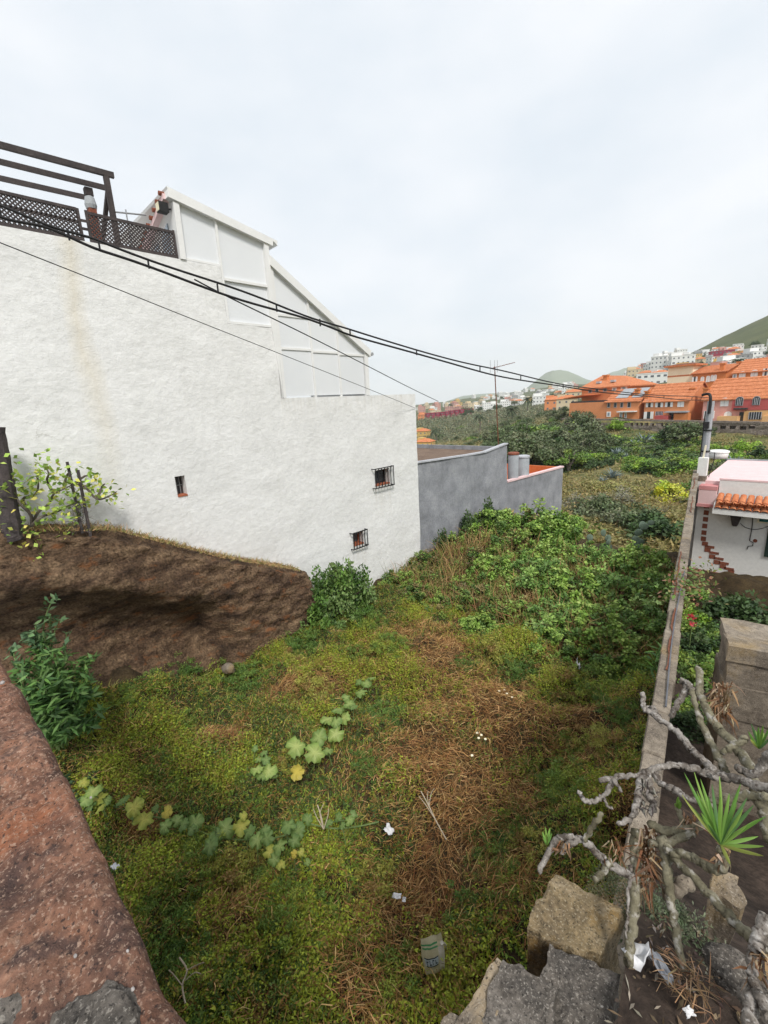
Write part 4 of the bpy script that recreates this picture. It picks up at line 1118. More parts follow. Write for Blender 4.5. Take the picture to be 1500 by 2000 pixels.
def gable(h, a0, a1, off, dep, ze, zr, ov=.35, th=.18, m=None, ridge=.5, name='roof'):
    m = m or M_ROOF; ro = off + dep * ridge
    mb = MB()
    f0, bk = off - ov, off + dep + ov
    drop = (zr - ze) * ov / (dep * ridge)
    for (oa, za, ob, zb) in ((f0, ze - drop, ro, zr), (bk, ze - drop, ro + .001, zr)):
        mb.hexa([RP(a0 - ov, oa, za), RP(a1 + ov, oa, za), RP(a1 + ov, ob, zb), RP(a0 - ov, ob, zb), RP(a0 - ov, oa, za + th), RP(a1 + ov, oa, za + th), RP(a1 + ov, ob, zb + th), RP(a0 - ov, ob, zb + th)])
    r = mb.build(name, m, h)
    # courses of tile on the slope towards us
    for i in range(1, 12):
        t = i / 12
        o_ = f0 + (ro - f0) * t; z_ = ze - drop + (zr - ze + drop) * t + th
        if i % 2: MB().bar(RP(a0 - ov, o_, z_ + .005), RP(a1 + ov, o_, z_ + .005), .08, .10).build('tile_course', m, r)
    return r
def chimney(par, u, vt, vb, off, wd_=.75, m=None):
    a, z1 = on_row(u, vt, off); z0 = on_row(u, vb, off)[1]
    c = rbox(a - wd_ / 2, a + wd_ / 2, off - wd_ / 2, off + wd_ / 2, z0, z1 - .25).build('chimney', m or M_ORANGE2, par)
    rbox(a - wd_ * .68, a + wd_ * .68, off - wd_ * .68, off + wd_ * .68, z1 - .26, z1).build('chimney_cap', m or M_ORANGE2, c)
    return c
def body(h, a0, a1, off, dep, z0, ze, zr, m, ridge=.5, name='wall'):
    ro = off + dep * ridge
    mb = rbox(a0, a1, off, off + dep, z0, ze)
    for a, s in ((a0, 1), (a1, -1)):
        mb.prism([RP(a + s * .002, off + .01, ze), RP(a + s * .002, off + dep - .01, ze), RP(a + s * .002, ro, zr - .02)], RP(s * .2, 0, 0) - RP(0, 0, 0))
    return mb.build(name, m, h)
def span(u0, u1, vm, off): return on_row(u0, vm, off)[0], on_row(u1, vm, off)[0]

# house with stepped hipped roof, far left of the row
OFF = 5.0
a0, a1 = span(1112, 1184, 800, OFF)
h = thing('orange_house', 'large orange house with blank terrace wall and tall hipped tile roof', 'house', RP(a0, OFF, on_row(1150, 826, OFF)[1]), 'orange terrace houses')
z0, z1 = on_row(1150, 832, OFF)[1], on_row(1150, 786, OFF)[1]
rbox(a0, a1, OFF, OFF + 7, z0 - 3, z1).build('terrace_wall', M_ORANGE, h)
rbox(a0 + .3, a1, OFF + .02, OFF + .4, z1, z1 + .35).build('terrace_screen', M_DARKWOOD, h)
b0, b1 = span(1136, 1226, 775, OFF + 8)
ze, zr = on_row(1180, 757, OFF + 8)[1], on_row(1178, 733, OFF + 13)[1]
rbox(b0, b1, OFF + 8, OFF + 20, z0 - 2, ze).build('wall', M_ORANGE, h)
k = [(b0 - .6, OFF + 7.4), (b1 + .6, OFF + 7.4), (b1 + .6, OFF + 20.6), (b0 - .6, OFF + 20.6)]
rb = on_row(1172, 733, OFF + 13)[0], on_row(1218, 740, OFF + 13)[0]
zr2 = on_row(1215, 744, OFF + 13)[1]
P = [RP(a, o, ze - .1) for a, o in k] + [RP(a, o, ze + .15) for a, o in k] + [RP(rb[0], OFF + 14, zr), RP(rb[1], OFF + 14, zr - .5)]
MB().add(P, [(0, 1, 5, 4), (1, 2, 6, 5), (2, 3, 7, 6), (3, 0, 4, 7), (4, 5, 9, 8), (5, 6, 9), (6, 7, 8, 9), (7, 4, 8), (0, 3, 2, 1)]).build('roof', M_ROOF, h)
chimney(h, 1184, 732, 748, OFF + 12, .9)
for (u, v, w, hh, st) in ((1153, 764, 6, 6, 'plain'), (1166, 763, 6, 6, 'plain'), (1182, 761.5, 6.5, 6, 'plain'), (1200, 760, 8, 7, 'white'), (1219, 758, 11, 11, 'white')): rwindow(h, u, v, w, hh, OFF + 8, st)
for u, v in ((1170, 747), (1198, 744)):
    a, z = on_row(u, v, OFF + 10); rbox(a - .45, a + .45, OFF + 9.5, OFF + 10.4, z - .2, z + .25).build('skylight', M_GREYTRIM, h)
c0_, c1_ = span(1110, 1150, 778, OFF + 3)
zz = on_row(1130, 777, OFF + 3)[1]
rpoly([(c0_, zz - .1), (c1_, zz + .5), (c1_, zz + .7), (c0_, zz + .1)], OFF + 1, OFF + 8).build('porch_roof', M_ROOF, h)

def terrace(lab, u0, u1, vb, ve, vr, off, dep, m, wins, lower=None, chims=(), ridge=.5, roofm=None, dz=2.0):
    a0, a1 = span(u0, u1, (vb + ve) / 2, off); um = (u0 + u1) / 2
    z0, ze = on_row(um, vb, off)[1], on_row(um, ve, off)[1]; zr = on_row(um, vr, off + dep * ridge)[1]
    h = thing('orange_house', lab, 'house', RP(a0, off, z0), 'orange terrace houses')
    body(h, a0, a1, off, dep, z0 - dz, ze, zr, m, ridge)
    r = gable(h, a0, a1, off, dep, ze, zr, ridge=ridge, m=roofm)
    for w in wins: rwindow(h, *w[:4], off, w[4])
    for c in chims: chimney(h, c[0], c[1], c[2], off + c[3])
    return h, a0, a1, z0, ze, zr
# second: four slim windows and grey solar panels
h, a0, a1, z0, ze, zr = terrace('narrow orange house with grey solar panels and four slim windows', 1183, 1248, 816, 784, 762, OFF, 9, M_ORANGE,
    [(1189, 791, 5, 9, 'plain'), (1202, 791, 5, 9, 'plain'), (1214.5, 791, 5, 9, 'plain'), (1229, 790.5, 6, 10, 'plain'), (1189, 809, 7, 9, 'white'), (1213, 811, 5, 11, 'white'), (1222, 811, 4, 11, 'white')], chims=[(1246, 759, 778, 2.0), (1265, 763, 778, 1.0)])
for s in (0, 1):
    sa, sb = a0 + (a1 - a0) * (.22 + .48 * s), a0 + (a1 - a0) * (.58 + .4 * s)
    sl_ = (zr - ze) / 4.5
    f = lambda o_: ze + (o_) * sl_ + .26
    MB().hexa([RP(sa, OFF + .8, f(.8)), RP(sb, OFF + .8, f(.8)), RP(sb, OFF + 4.3, f(4.3)), RP(sa, OFF + 4.3, f(4.3)), RP(sa, OFF + .8, f(.8) + .08), RP(sb, OFF + .8, f(.8) + .08), RP(sb, OFF + 4.3, f(4.3) + .08), RP(sa, OFF + 4.3, f(4.3) + .08)]).build('solar_panel', M_TANK, h)
aw0, aw1 = span(1205, 1240, 804, OFF - 1)
rbox(aw0, aw1, OFF - 1.2, OFF - .01, on_row(1222, 805, OFF - 1)[1], on_row(1222, 803, OFF - 1)[1]).build('awning', M_HOUSEWHITE, h)
# third: three shuttered windows and an arch
h, a0, a1, z0, ze, zr = terrace('orange house with three white shuttered windows and big tile roof', 1258, 1344, 821, 783, 751, OFF, 10, M_ORANGE,
    [(1269, 789, 12, 11, 'shutter'), (1288, 789, 13, 11, 'shutter'), (1307, 788.5, 13, 11, 'shutter'), (1330, 788, 11, 12, 'arch'), (1267, 811, 16, 12, 'shutter'), (1311, 814, 7, 13, 'door'), (1288, 808, 12, 8, 'grille')], chims=[(1354, 757, 783, 3.0)])
for (u0, u1, v0, v1, m_, o_) in ((1278, 1304, 823, 812, M_RED, 1.4), (1297, 1340, 806, 803.5, M_TANK, 1.5), (1316, 1344, 823, 808, M_ORANGE2, 1.1)):
    x0, x1 = span(u0, u1, (v0 + v1) / 2, OFF - o_)
    rbox(x0, x1, OFF - o_, OFF - .012, on_row((u0 + u1) / 2, v0, OFF - o_)[1], on_row((u0 + u1) / 2, v1, OFF - o_)[1]).build('porch_wall' if v1 > 804 else 'awning', m_, h)
# fourth: pink and red with arched windows
h, a0, a1, z0, ze, zr = terrace('pink and red house with arched windows and wide tile roof', 1372, 1640, 828, 776, 735, OFF, 11, M_PINK,
    [(1390, 787, 11, 13, 'arch'), (1415.5, 785, 14, 15, 'arch'), (1444.5, 783.5, 11, 14, 'archframe'), (1477.5, 782.5, 11, 14, 'archframe'), (1385, 810, 18, 13, 'shutter'), (1422, 808, 13, 8, 'arch'), (1448, 815, 8, 18, 'door'), (1475, 812, 21, 13, 'grille'), (1520, 780, 11, 14, 'archframe')], chims=[(1380, 757, 777, 2.5)])
for (u0, u1, v0, v1, m_, o_) in ((1430, 1600, 800, 777.5, M_RED, .3), (1432, 1456, 800, 797, M_DARKWOOD, 1.4), (1452, 1600, 828, 801, M_PEACH, .3), (1400, 1440, 826, 813, M_PEACH, 1.3), (1488, 1600, 826, 812, M_PEACH, 1.0)):
    x0, x1 = span(u0, u1, (v0 + v1) / 2, OFF - o_)
    g = rbox(x0, x1, OFF - o_, OFF - .012, on_row((u0 + u1) / 2, v0, OFF - o_)[1], on_row((u0 + u1) / 2, v1, OFF - o_)[1]).build('facade_panel', m_, h)
# the windows in front of the raised panels
for w in ((1444.5, 783.5, 11, 14, 'archframe'), (1477.5, 782.5, 11, 14, 'archframe'), (1475, 812, 21, 13, 'grille')): rwindow(h, *w[:4], OFF - .3, w[4])
# back row
O2 = 26.0
h, *_ = terrace('orange house with row of white arched windows behind the front row', 1352, 1416, 765, 728, 716, O2, 12, M_ORANGE2,
    [(1357, 742, 9, 11, 'shutter'), (1372, 741, 6, 10, 'arch'), (1383, 740, 6.5, 11, 'arch'), (1391, 738.5, 5, 11, 'arch'), (1397, 738, 5, 11, 'arch')], chims=[(1412, 709, 735, 1.0), (1445, 706, 728, 6)], dz=4)
h, *_ = terrace('orange house with broad tile roof and arched shutters at the right edge', 1432, 1640, 748, 721, 696, O2 - 3, 13, M_ORANGE2,
    [(1430 + 5, 735, 7, 11, 'white'), (1450, 732, 11, 12, 'arch'), (1473.5, 729.5, 12, 13, 'arch'), (1496, 727, 10, 13, 'shutter')], dz=5)
# cream stair tower
t0, t1 = span(1304, 1352, 735, O2 + 1)
zb, zt_ = on_row(1328, 755, O2 + 1)[1], on_row(1328, 716, O2 + 1)[1]
tw = thing('cream_tower', 'square cream stair tower with dark red tiled cap', 'tower', RP(t0, O2 + 1, zb))
rbox(t0, t1, O2 + 1, O2 + 6, zb - 5, zt_).build('wall', M_CREAM, tw)
zm = on_row(1328, 734, O2 + 1)[1]
rbox(t0 - .03, t1 + .03, O2 + .97, O2 + 6.03, zm - .16, zm + .16).build('string_course', M_ROOF, tw)
rbox(t0 - .7, t1 + .7, O2 + .3, O2 + 6.7, zt_ + .002, zt_ + .35).build('eave', M_ROOF, tw)
zc = on_row(1328, 710, O2 + 3)[1]
MB().add([RP(t0 - .7, O2 + .3, zt_ + .351), RP(t1 + .7, O2 + .3, zt_ + .351), RP(t1 + .7, O2 + 6.7, zt_ + .351), RP(t0 - .7, O2 + 6.7, zt_ + .351), RP(t0 + 1, O2 + 3.5, zc), RP(t1 - 1, O2 + 3.5, zc)],
         [(0, 1, 5, 4), (1, 2, 5), (2, 3, 4, 5), (3, 0, 4)]).build('roof', M_RUST, tw)

# rubble retaining wall with drain openings
rw = thing('retaining_wall', 'long rubble stone retaining wall below the orange houses', 'wall', RP(0, 0, -4))
A1 = np.linalg.norm(RB - RA)
zt0, zt1 = on_row(1130, 818, 0)[1], on_row(1560, 829, 0)[1]
drains = []
for (u, v) in ((1236, 829), (1246, 829), (1255, 829), (1266, 829), (1277, 830), (1295, 830), (1305, 830), (1412, 835), (1431, 835), (1451, 836), (1468, 834)):
    a, z = on_row(u, v, 0); w = .32 if u < 1400 else .42
    drains.append((a - w, a + w, z - .28, z + .28))
us = [0., A1 + 14]; vs_ = [-12.0, 1.0]
for d in drains: us += d[:2]; vs_ += d[2:]
def rtop(a): return zt0 + (zt1 - zt0) * a / A1
mbw = cells(us, vs_, lambda a, z: z < max(rtop(a), -20) + .0 and not any(d[0] < a < d[1] and d[2] < z < d[3] for d in drains),
            lambda a, z, d: RP(a, d, z), None, .8, .7, lambda a, z: .10 * float(fbm(a * 1.3, z * 1.3, 2, 3)))
mbw.build('masonry', M_STONEWALL, rw)
rbox(0, A1 + 14, .80, 5.2, -12, min(zt0, zt1) - .3).build('backing', M_STONEWALL, rw)
n = 40
for i in range(n):
    b0, b1 = (A1 + 14) * i / n, (A1 + 14) * (i + 1) / n - .03
    zz = rtop((b0 + b1) / 2)
    rbox(b0, b1, -.12, .7, zz - .1, zz + .22 + random.uniform(-.04, .04)).build('coping_stone', M_STONEWALL, rw)

# ------------------------------------------------------------------ far houses
def mk_house_mesh(w, d, h, floors, seed, roof):
    r = random.Random(seed); body_, win, rf = MB(), MB(), MB()
    body_.box((-w / 2, -d / 2, -4), (w / 2, d / 2, h))
    if r.random() < .5: body_.box((-w / 2 + .1, -d / 2 + d * .35, h), (-w / 2 + w * r.uniform(.35, .6), d / 2 - .1, h + 2.4))
    body_.box((-w / 2 - .15, -d / 2 - .15, h - .35), (w / 2 + .15, d / 2 + .15, h + .12)) if roof == 0 else None
    for f in range(floors):
        n = max(2, int(w / 2.6))
        for i in range(n):
            x = -w / 2 + w * (i + .5) / n; z = h - (f + .5) * h / floors - .1
            ww = .45 if r.random() < .7 else .75
            win.box((x - ww, -d / 2 - .05, z - .5), (x + ww, -d / 2 + .05, z + .55))
        for s in (-1, 1):
            for i in range(2):
                y = -d / 2 + d * (i + .5) / 2
                win.box((s * w / 2 - .05, y - .5, h - (f + .5) * h / floors - .6), (s * w / 2 + .05, y + .5, h - (f + .5) * h / floors + .6))
    if roof == 1:
        rf.add([(-w / 2 - .4, -d / 2 - .4, h), (w / 2 + .4, -d / 2 - .4, h), (w / 2 + .4, d / 2 + .4, h), (-w / 2 - .4, d / 2 + .4, h), (-w / 2 + d * .3, 0, h + d * .22), (w / 2 - d * .3, 0, h + d * .22)],
               [(0, 1, 5, 4), (1, 2, 5), (2, 3, 4, 5), (3, 0, 4), (0, 3, 2, 1)])
    def me(mb, n):
        m = bpy.data.meshes.new(n); m.from_pydata(mb.v, [], mb.f); return m
    return me(body_, 'wall'), me(win, 'window_group'), (me(rf, 'roof') if roof else None)
PROT = [mk_house_mesh(w, d, h, f, i, r) for i, (w, d, h, f, r) in enumerate([(9, 8, 6.2, 2, 0), (12, 9, 6.4, 2, 0), (8, 8, 9, 3, 0), (14, 9, 9.2, 3, 0), (10, 9, 6, 2, 1), (18, 10, 6.5, 2, 0), (9, 9, 3.6, 1, 1), (11, 10, 12, 4, 0)])]
FARM = {'white': M_HOUSEWHITE, 'cream': mat('far_cream', [(.55, .45, .30), (.62, .52, .36)], scale=.3, fine=.05), 'yellow': mat('far_yellow', [(.55, .36, .12), (.6, .42, .16)], scale=.3, fine=.05),
        'crimson': mat('far_crimson', [(.26, .03, .06), (.32, .045, .08)], scale=.3, fine=.05), 'grey': mat('far_grey', [(.33, .33, .33), (.42, .42, .41)], scale=.3, fine=.05), 'pink': mat('far_pink', [(.5, .26, .22), (.56, .32, .27)], scale=.3, fine=.05),
        'orange': M_ORANGE}
_fc = {}
M_FARWIN = mat('far_window', [(.10, .11, .13), (.18, .19, .21)], scale=.5, rough=.3, fine=0)
def spot(u):
    for lim, t in ((870, 'near the white wall edge'), (925, 'above the crimson row'), (975, 'around the antenna mast'), (1030, 'right of the antenna mast'), (1080, 'about the white apartment block'), (1135, 'left of the blank orange wall'), (1190, 'by the hipped orange house'),
                   (1240, 'by the solar panel house'), (1300, 'left of the cream tower'), (1345, 'behind the cream tower'), (1400, 'right of the cream tower'), (1450, 'left of the hillside palm'), (1500, 'at the right edge')):
        if u < lim: return t
    return 'at the far right edge'
def rank(D, a, b): return ['nearest tier', 'lower tier', 'middle tier', 'upper tier', 'farthest tier'][min(4, int(5 * (D - a) / (b - a + 1e-6)))]
def far_house(u, D, colour, proto, label, group, sc=1.0, rot=None, sink=.5):
    p = at_d(u, 780, D); x, y = p[0], p[1]; z = tz(x, y) - sink
    B, Wn, Rf = PROT[proto]
    t = thing('far_house', label, 'house', (x, y, z), group)
    t.rotation_euler = (0, 0, (math.atan2(-x, y) if rot is None else rot)); t.scale = (sc, sc, sc)
    for me, nm, m, kd in ((B, 'wall', FARM[colour], None), (Wn, 'window_group', M_FARWIN, 'stuff'), (Rf, 'roof', M_ROOF, None)):
        if me is None: continue
        key = (me.name, m.name)
        if key not in _fc:
            c = me.copy(); c.materials.clear(); c.materials.append(m); _fc[key] = c
        link(nm, _fc[key], None, t, kd)
    return t
fr = random.Random(11)
cw = ['white'] * 7 + ['cream', 'grey', 'yellow', 'pink']
for i in range(78):   # hillside quarter on the right
    D = fr.choice([235, 270, 300, 340, 380, 420, 455]) + fr.uniform(-14, 14)
    u = fr.uniform(1255, 1560) if D < 400 else fr.uniform(1320, 1560)
    if D > 300 and u < 1300: continue
    c = fr.choice(cw)
    far_house(u, D, c, fr.choice([0, 0, 1, 2, 4, 6, 1]), f'small {c} house on right hillside, {rank(D, 220, 470)}, {spot(u)}', 'houses on the right hillside', fr.uniform(.5, .72), fr.uniform(-.5, .9))
far_house(1398, 372, 'crimson', 5, 'crimson terrace block among white houses on the right hillside', 'houses on the right hillside', .7, .35)
for i in range(46):   # behind the front row, middle
    D = fr.choice([330, 420, 520, 640, 760]) + fr.uniform(-30, 30); u = fr.uniform(1225, 1330)
    c = fr.choice(cw)
    far_house(u, D, c, fr.choice([0, 1, 2, 3, 4, 7]), f'small {c} house behind the orange roofs, {rank(D, 300, 790)}, {spot(u)}', 'houses behind the orange roofs', fr.uniform(.6, .85), fr.uniform(-.6, .6))
for (u, D, pr_, lab) in ((1275, 220, 5, 'long white flat roofed building left of the cream tower'), (1058, 330, 3, 'white modern apartment block beyond the ravine trees')):
    far_house(u, D, 'white', pr_, lab, None, .75 if u > 1100 else .8, .3)
for i in range(64):   # far town strip
    D = fr.choice([520, 640, 800, 1000, 1200]) + fr.uniform(-60, 60); u = fr.uniform(925, 1125)
    c = fr.choice(cw)
    far_house(u, D, c, fr.choice([0, 1, 2, 3, 4, 5, 7]), f'tiny {c} house in hazy far town, {rank(D, 460, 1260)}, {spot(u)}', 'houses of the far town', fr.uniform(.75, 1.05), fr.uniform(-.8, .8))
for i in range(34):
    D = fr.choice([560, 700, 900]) + fr.uniform(-60, 60); u = fr.uniform(815, 960)
    c = fr.choice(['white', 'white', 'cream', 'yellow', 'cream', 'pink'])
    far_house(u, D, c, fr.choice([0, 1, 2, 3, 4, 5, 7]), f'tiny {c} house on far coastal ridge, {rank(D, 500, 960)}, {spot(u)}', 'houses on the coastal ridge', fr.uniform(.7, 1.0), fr.uniform(-.8, .8))
for i in range(9):    # crimson row
    far_house(838 + i * 9.5, 395 - i * 1.5, 'crimson', 0, f'crimson terraced house, number {["one", "two", "three", "four", "five", "six", "seven", "eight", "nine"][i]} from the left in the far row', 'crimson terraced row', .78, .95, .2)
for i, (u, D, c, s_) in enumerate(((824, 210, 'yellow', .6), (828, 118, 'yellow', .42), (826, 400, 'orange', .8), (1085, 210, 'orange', .8), (1098, 260, 'crimson', .8), (1120, 300, 'cream', .9), (1108, 185, 'cream', .7))):
    far_house(u, D, c, 4 if c != 'crimson' else 0, ['yellow house at the foot of the crimson row', 'small yellow tiled hut beside the white wall edge', 'orange tiled house left of the crimson row', 'low orange roofed house left of the orange terrace', 'crimson house above the low orange roof', 'cream house behind the low orange roof', 'cream tiled house beside the blank orange wall'][i], None, s_, .3)
# ------------------------------------------------------------------ foliage
M_LEAF = mat('leaf', None, attr=True, rough=.55, fine=0, spec=.35, trans=.22)
M_DRY = mat('dry_stalk', None, attr=True, rough=.85, fine=0, spec=.15, trans=.08)
M_BARK = mat('grey_bark', [(.09, .075, .06), (.17, .145, .12)], scale=6, rough=.95, fine=.25, bump=.4, bscale=30)
M_DARKBARK = mat('dark_bark', [(.035, .025, .02), (.07, .05, .04)], scale=8, rough=.95, fine=.25, bump=.4, bscale=30)
def unit(a): return a / (np.linalg.norm(a, axis=1)[:, None] + 1e-9)
GAIN = 2.05
def jitter_col(pal, n, var=.25, g=None):
    g = g or rng
    pal = np.array(pal, float) * GAIN; pal = np.minimum(pal, .62); c = pal[g.integers(0, len(pal), n)]
    return np.clip(c * (1 + var * (g.random((n, 1)) * 2 - 1)) * (1 + .08 * (g.random((n, 3)) * 2 - 1)), .003, 1)
def leaf_quads(C, L, W, col, up=.5, g=None, direc=None):
    """diamond leaves: arrays of vertices, quads and colours"""
    g = g or rng; n = len(C)
    nn = g.normal(size=(n, 3)); nn[:, 2] = np.abs(nn[:, 2]) + up; nn = unit(nn)
    a = g.normal(size=(n, 3)) if direc is None else direc + .35 * g.normal(size=(n, 3))
    a = unit(a - nn * (a * nn).sum(1)[:, None]); b = np.cross(nn, a)
    L = np.broadcast_to(np.asarray(L, float), (n,))[:, None]; W = np.broadcast_to(np.asarray(W, float), (n,))[:, None]
    V = np.stack([C - a * L / 2, C + b * W / 2 + a * L * .06 + nn * W * .12, C + a * L / 2, C - b * W / 2 + a * L * .06 + nn * W * .12], 1).reshape(-1, 3)
    F = np.arange(4 * n).reshape(n, 4)
    return V, F, np.repeat(col, 4, 0)
def blade_tris(B, D, L, W, col, g=None):
    """bent tapering blades from base B along D"""
    g = g or rng; n = len(B)
    L = np.broadcast_to(np.asarray(L, float), (n,))[:, None]; W = np.broadcast_to(np.asarray(W, float), (n,))[:, None]
    D = unit(D); s = unit(np.cross(D, g.normal(size=(n, 3))))
    m = B + D * L * .55; droop = np.zeros((n, 3)); droop[:, 2] = -1
    tip = m + unit(D + droop * g.uniform(.1, .9, (n, 1)) + .3 * g.normal(size=(n, 3))) * L * .45
    V = np.stack([B - s * W / 2, B + s * W / 2, m + s * W * .42, m - s * W * .42, tip], 1).reshape(-1, 3)
    q = np.arange(n) * 5
    F4 = np.stack([q, q + 1, q + 2, q + 3], 1); F3 = np.stack([q + 3, q + 2, q + 4], 1)
    return V, F3, F4, np.repeat(col, 5, 0)

def bush_mesh(name, r, n_cl, n_lf, L, W, pal, seed, up=.5, crad=.30, low=-.05):
    g = np.random.default_rng(seed)
    d = g.normal(size=(n_cl, 3)); d[:, 2] = np.abs(d[:, 2]) * .9 + low; d = unit(d)
    cc = d * g.uniform(.45, .92, (n_cl, 1)) * np.array(r)
    cc[:, :2] *= (1 + .2 * g.normal(size=(n_cl, 1)))
    k = g.integers(0, n_cl, n_lf)
    rr = crad * g.uniform(.6, 1.25, n_cl)
    off = unit(g.normal(size=(n_lf, 3))) * (g.random((n_lf, 1)) ** .45) * rr[k][:, None] * np.array(r)
    C = cc[k] + off
    C[:, 2] = np.maximum(C[:, 2], .02 * r[2] + .1 * r[2] * g.random(n_lf))
    palc = np.minimum(np.array(pal) * GAIN, .6)[g.integers(0, len(pal), n_cl)]
    col = palc[k] * (1 + .30 * (g.random((n_lf, 1)) * 2 - 1)) * (1 + .08 * (g.random((n_lf, 3)) * 2 - 1))
    V, F, c = leaf_quads(C, L * g.uniform(.7, 1.25, n_lf), W * g.uniform(.7, 1.25, n_lf), col, up, g, unit(off + .01))
    me = raw_mesh(name, V, None, F, c); me.materials.append(M_LEAF)
    st = MB()
    for i in g.permutation(n_cl)[:min(14, n_cl)]:
        a = g.normal(size=2) * .08 * r[0]
        mid = cc[i] * .5 + np.array([0, 0, .1 * r[2]])
        st.tube([(a[0], a[1], -.15), mid, cc[i]], [.035 * r[0], .022 * r[0], .008 * r[0]], 5)
    ms = bpy.data.meshes.new('stems'); ms.from_pydata(st.v, [], st.f); ms.materials.append(M_DARKBARK)
    return me, ms
OLIVE = [(.055, .075, .032), (.075, .095, .045), (.045, .062, .025), (.09, .10, .055)]
DARKG = [(.022, .042, .015), (.032, .058, .018), (.045, .07, .025)]
MIDG = [(.065, .115, .02), (.09, .145, .026), (.045, .08, .018), (.12, .16, .03)]
BRIGHT = [(.12, .20, .02), (.15, .23, .03), (.085, .145, .02)]
GREYB = [(.13, .125, .095), (.10, .10, .07), (.16, .15, .12)]
YELLOW = [(.50, .47, .02), (.42, .42, .03), (.55, .50, .05), (.2, .26, .03)]
DRYG = [(.17, .16, .055), (.22, .19, .08), (.12, .12, .04)]
PB = {
    'olive': [bush_mesh('foliage', (1, 1, .85), 34, 3000, .12, .078, OLIVE, s) for s in (1, 2, 3)],
    'dark': [bush_mesh('foliage', (1, 1, .8), 26, 2800, .12, .078, DARKG, s) for s in (4, 5)],
    'mid': [bush_mesh('foliage', (1, 1, .75), 30, 2800, .12, .078, MIDG, s) for s in (6, 7, 8)],
    'bright': [bush_mesh('foliage', (1, 1, .8), 26, 2600, .12, .078, BRIGHT, s) for s in (9, 10)],
    'grey': [bush_mesh('foliage', (1, 1, .7), 24, 1500, .11, .032, GREYB, s) for s in (11,)],
    'yellow': [bush_mesh('foliage', (1, 1, .8), 26, 3000, .12, .078, YELLOW, s) for s in (12,)],
    'dry': [bush_mesh('foliage', (1, 1, .55), 24, 1600, .13, .045, DRYG, s) for s in (13, 14)],
}
br = random.Random(21)
def bush(kind, x, y, z, s, label, group=None, name='bush', cat='bush', flat=1.0):
    f, st = br.choice(PB[kind])
    t = thing(name, label, cat, (x, y, z), group)
    t.rotation_euler = (0, 0, br.uniform(0, 6.28)); t.scale = (s, s * br.uniform(.85, 1.15), s * flat)
    link('foliage', f, None, t); link('stems', st, None, t)
    return t
def tree(kind, x, y, z, s, label, group=None, trunk=.5):
    f, st = br.choice(PB[kind])
    t = thing('tree', label, 'tree', (x, y, z), group)
    t.rotation_euler = (0, 0, br.uniform(0, 6.28)); t.scale = (s, s, s)
    link('crown', f, None, t, loc=(0, 0, trunk))
    link('trunk', TRUNK, None, t)
    return t
_tb = MB()
for a in range(5):
    x, y = .25 * math.cos(a * 1.3), .25 * math.sin(a * 1.3)
    _tb.tube([(0, 0, -.2), (x * .15, y * .15, .35), (x, y, .75), (x * 1.9, y * 1.9, 1.05)], [.075, .06, .035, .015], 6)
TRUNK = bpy.data.meshes.new('trunk'); TRUNK.from_pydata(_tb.v, [], _tb.f); TRUNK.materials.append(M_BARK)
def below(u):
    for lim, t in ((880, 'right of the white wall'), (940, 'left of the antenna mast'), (985, 'behind the antenna mast'), (1030, 'left of the white apartment block'), (1080, 'under the white apartment block'), (1120, 'left of the blank orange wall'), (1160, 'under the blank orange wall'),
                   (1200, 'under the hipped orange house'), (1250, 'under the solar panel house'), (1310, 'under the shuttered orange house'), (1370, 'left of the utility pole'), (1430, 'right of the utility pole'), (1500, 'under the pink house')):
        if u < lim: return t
    return 'at the right edge'
def scatter(n, ur, Dr, kinds, sr, label, group, fn='bush', seed=0, flat=1.0, power=1.0):
    r = random.Random(seed)
    for i in range(n):
        u = r.uniform(*ur); D = Dr[0] + (Dr[1] - Dr[0]) * r.random() ** power
        p = at_d(u, 800, D); k = r.choice(kinds); s = r.uniform(*sr)
        if math.hypot(p[0] - TAN[0], p[1] - TAN[1]) < 7.5: continue
        nm = {'olive': 'grey olive', 'dark': 'dark green', 'mid': 'mid green', 'bright': 'bright green', 'grey': 'grey twiggy', 'dry': 'straw coloured', 'yellow': 'yellow'}[k]
        sz = ['small', 'middling', 'large'][min(2, int(3 * (s - sr[0]) / (sr[1] - sr[0])))]; nf = ['lower', 'middle', 'upper'][min(2, int(3 * (D - Dr[0]) / (Dr[1] - Dr[0])))]
        nm = f'{sz} {nm}'; lab_ = label.format(nm) + f', {nf} part, {below(u)}'
        if fn == 'bush': bush(k, p[0], p[1], tz(p[0], p[1]) - .15 * s, s, lab_, group, flat=flat)
        else: tree(k, p[0], p[1], tz(p[0], p[1]) - .2, s, lab_, group)
TAN = at_d(1150, 930, 55)
# ravine woodland left of the orange houses
scatter(56, (975, 1160), (66, 104), ['olive', 'olive', 'dark', 'mid', 'olive'], (2.4, 4.0), '{} ravine tree', 'trees of the ravine belt', 'tree', 1)
scatter(26, (960, 1110), (118, 180), ['olive', 'mid', 'dark', 'olive'], (2.0, 3.4), '{} ravine edge bush', 'bushes of the upper ravine edge', 'bush', 2)
# slope below the retaining wall
scatter(95, (1130, 1365), (56, 92), ['mid', 'mid', 'olive', 'mid', 'dark', 'bright'], (1.4, 2.9), '{} slope bush', 'bushes of the slope below the retaining wall', 'bush', 3, .8)
scatter(28, (1120, 1345), (40, 60), ['dry', 'mid', 'grey', 'dry', 'olive'], (.7, 1.4), '{} low open slope bush', 'low bushes of the open slope', 'bush', 4, .8)
scatter(26, (1380, 1560), (42, 74), ['bright', 'mid', 'dark', 'mid', 'olive'], (1.3, 2.4), '{} bush behind white house', 'bushes behind the white house', 'bush', 5)
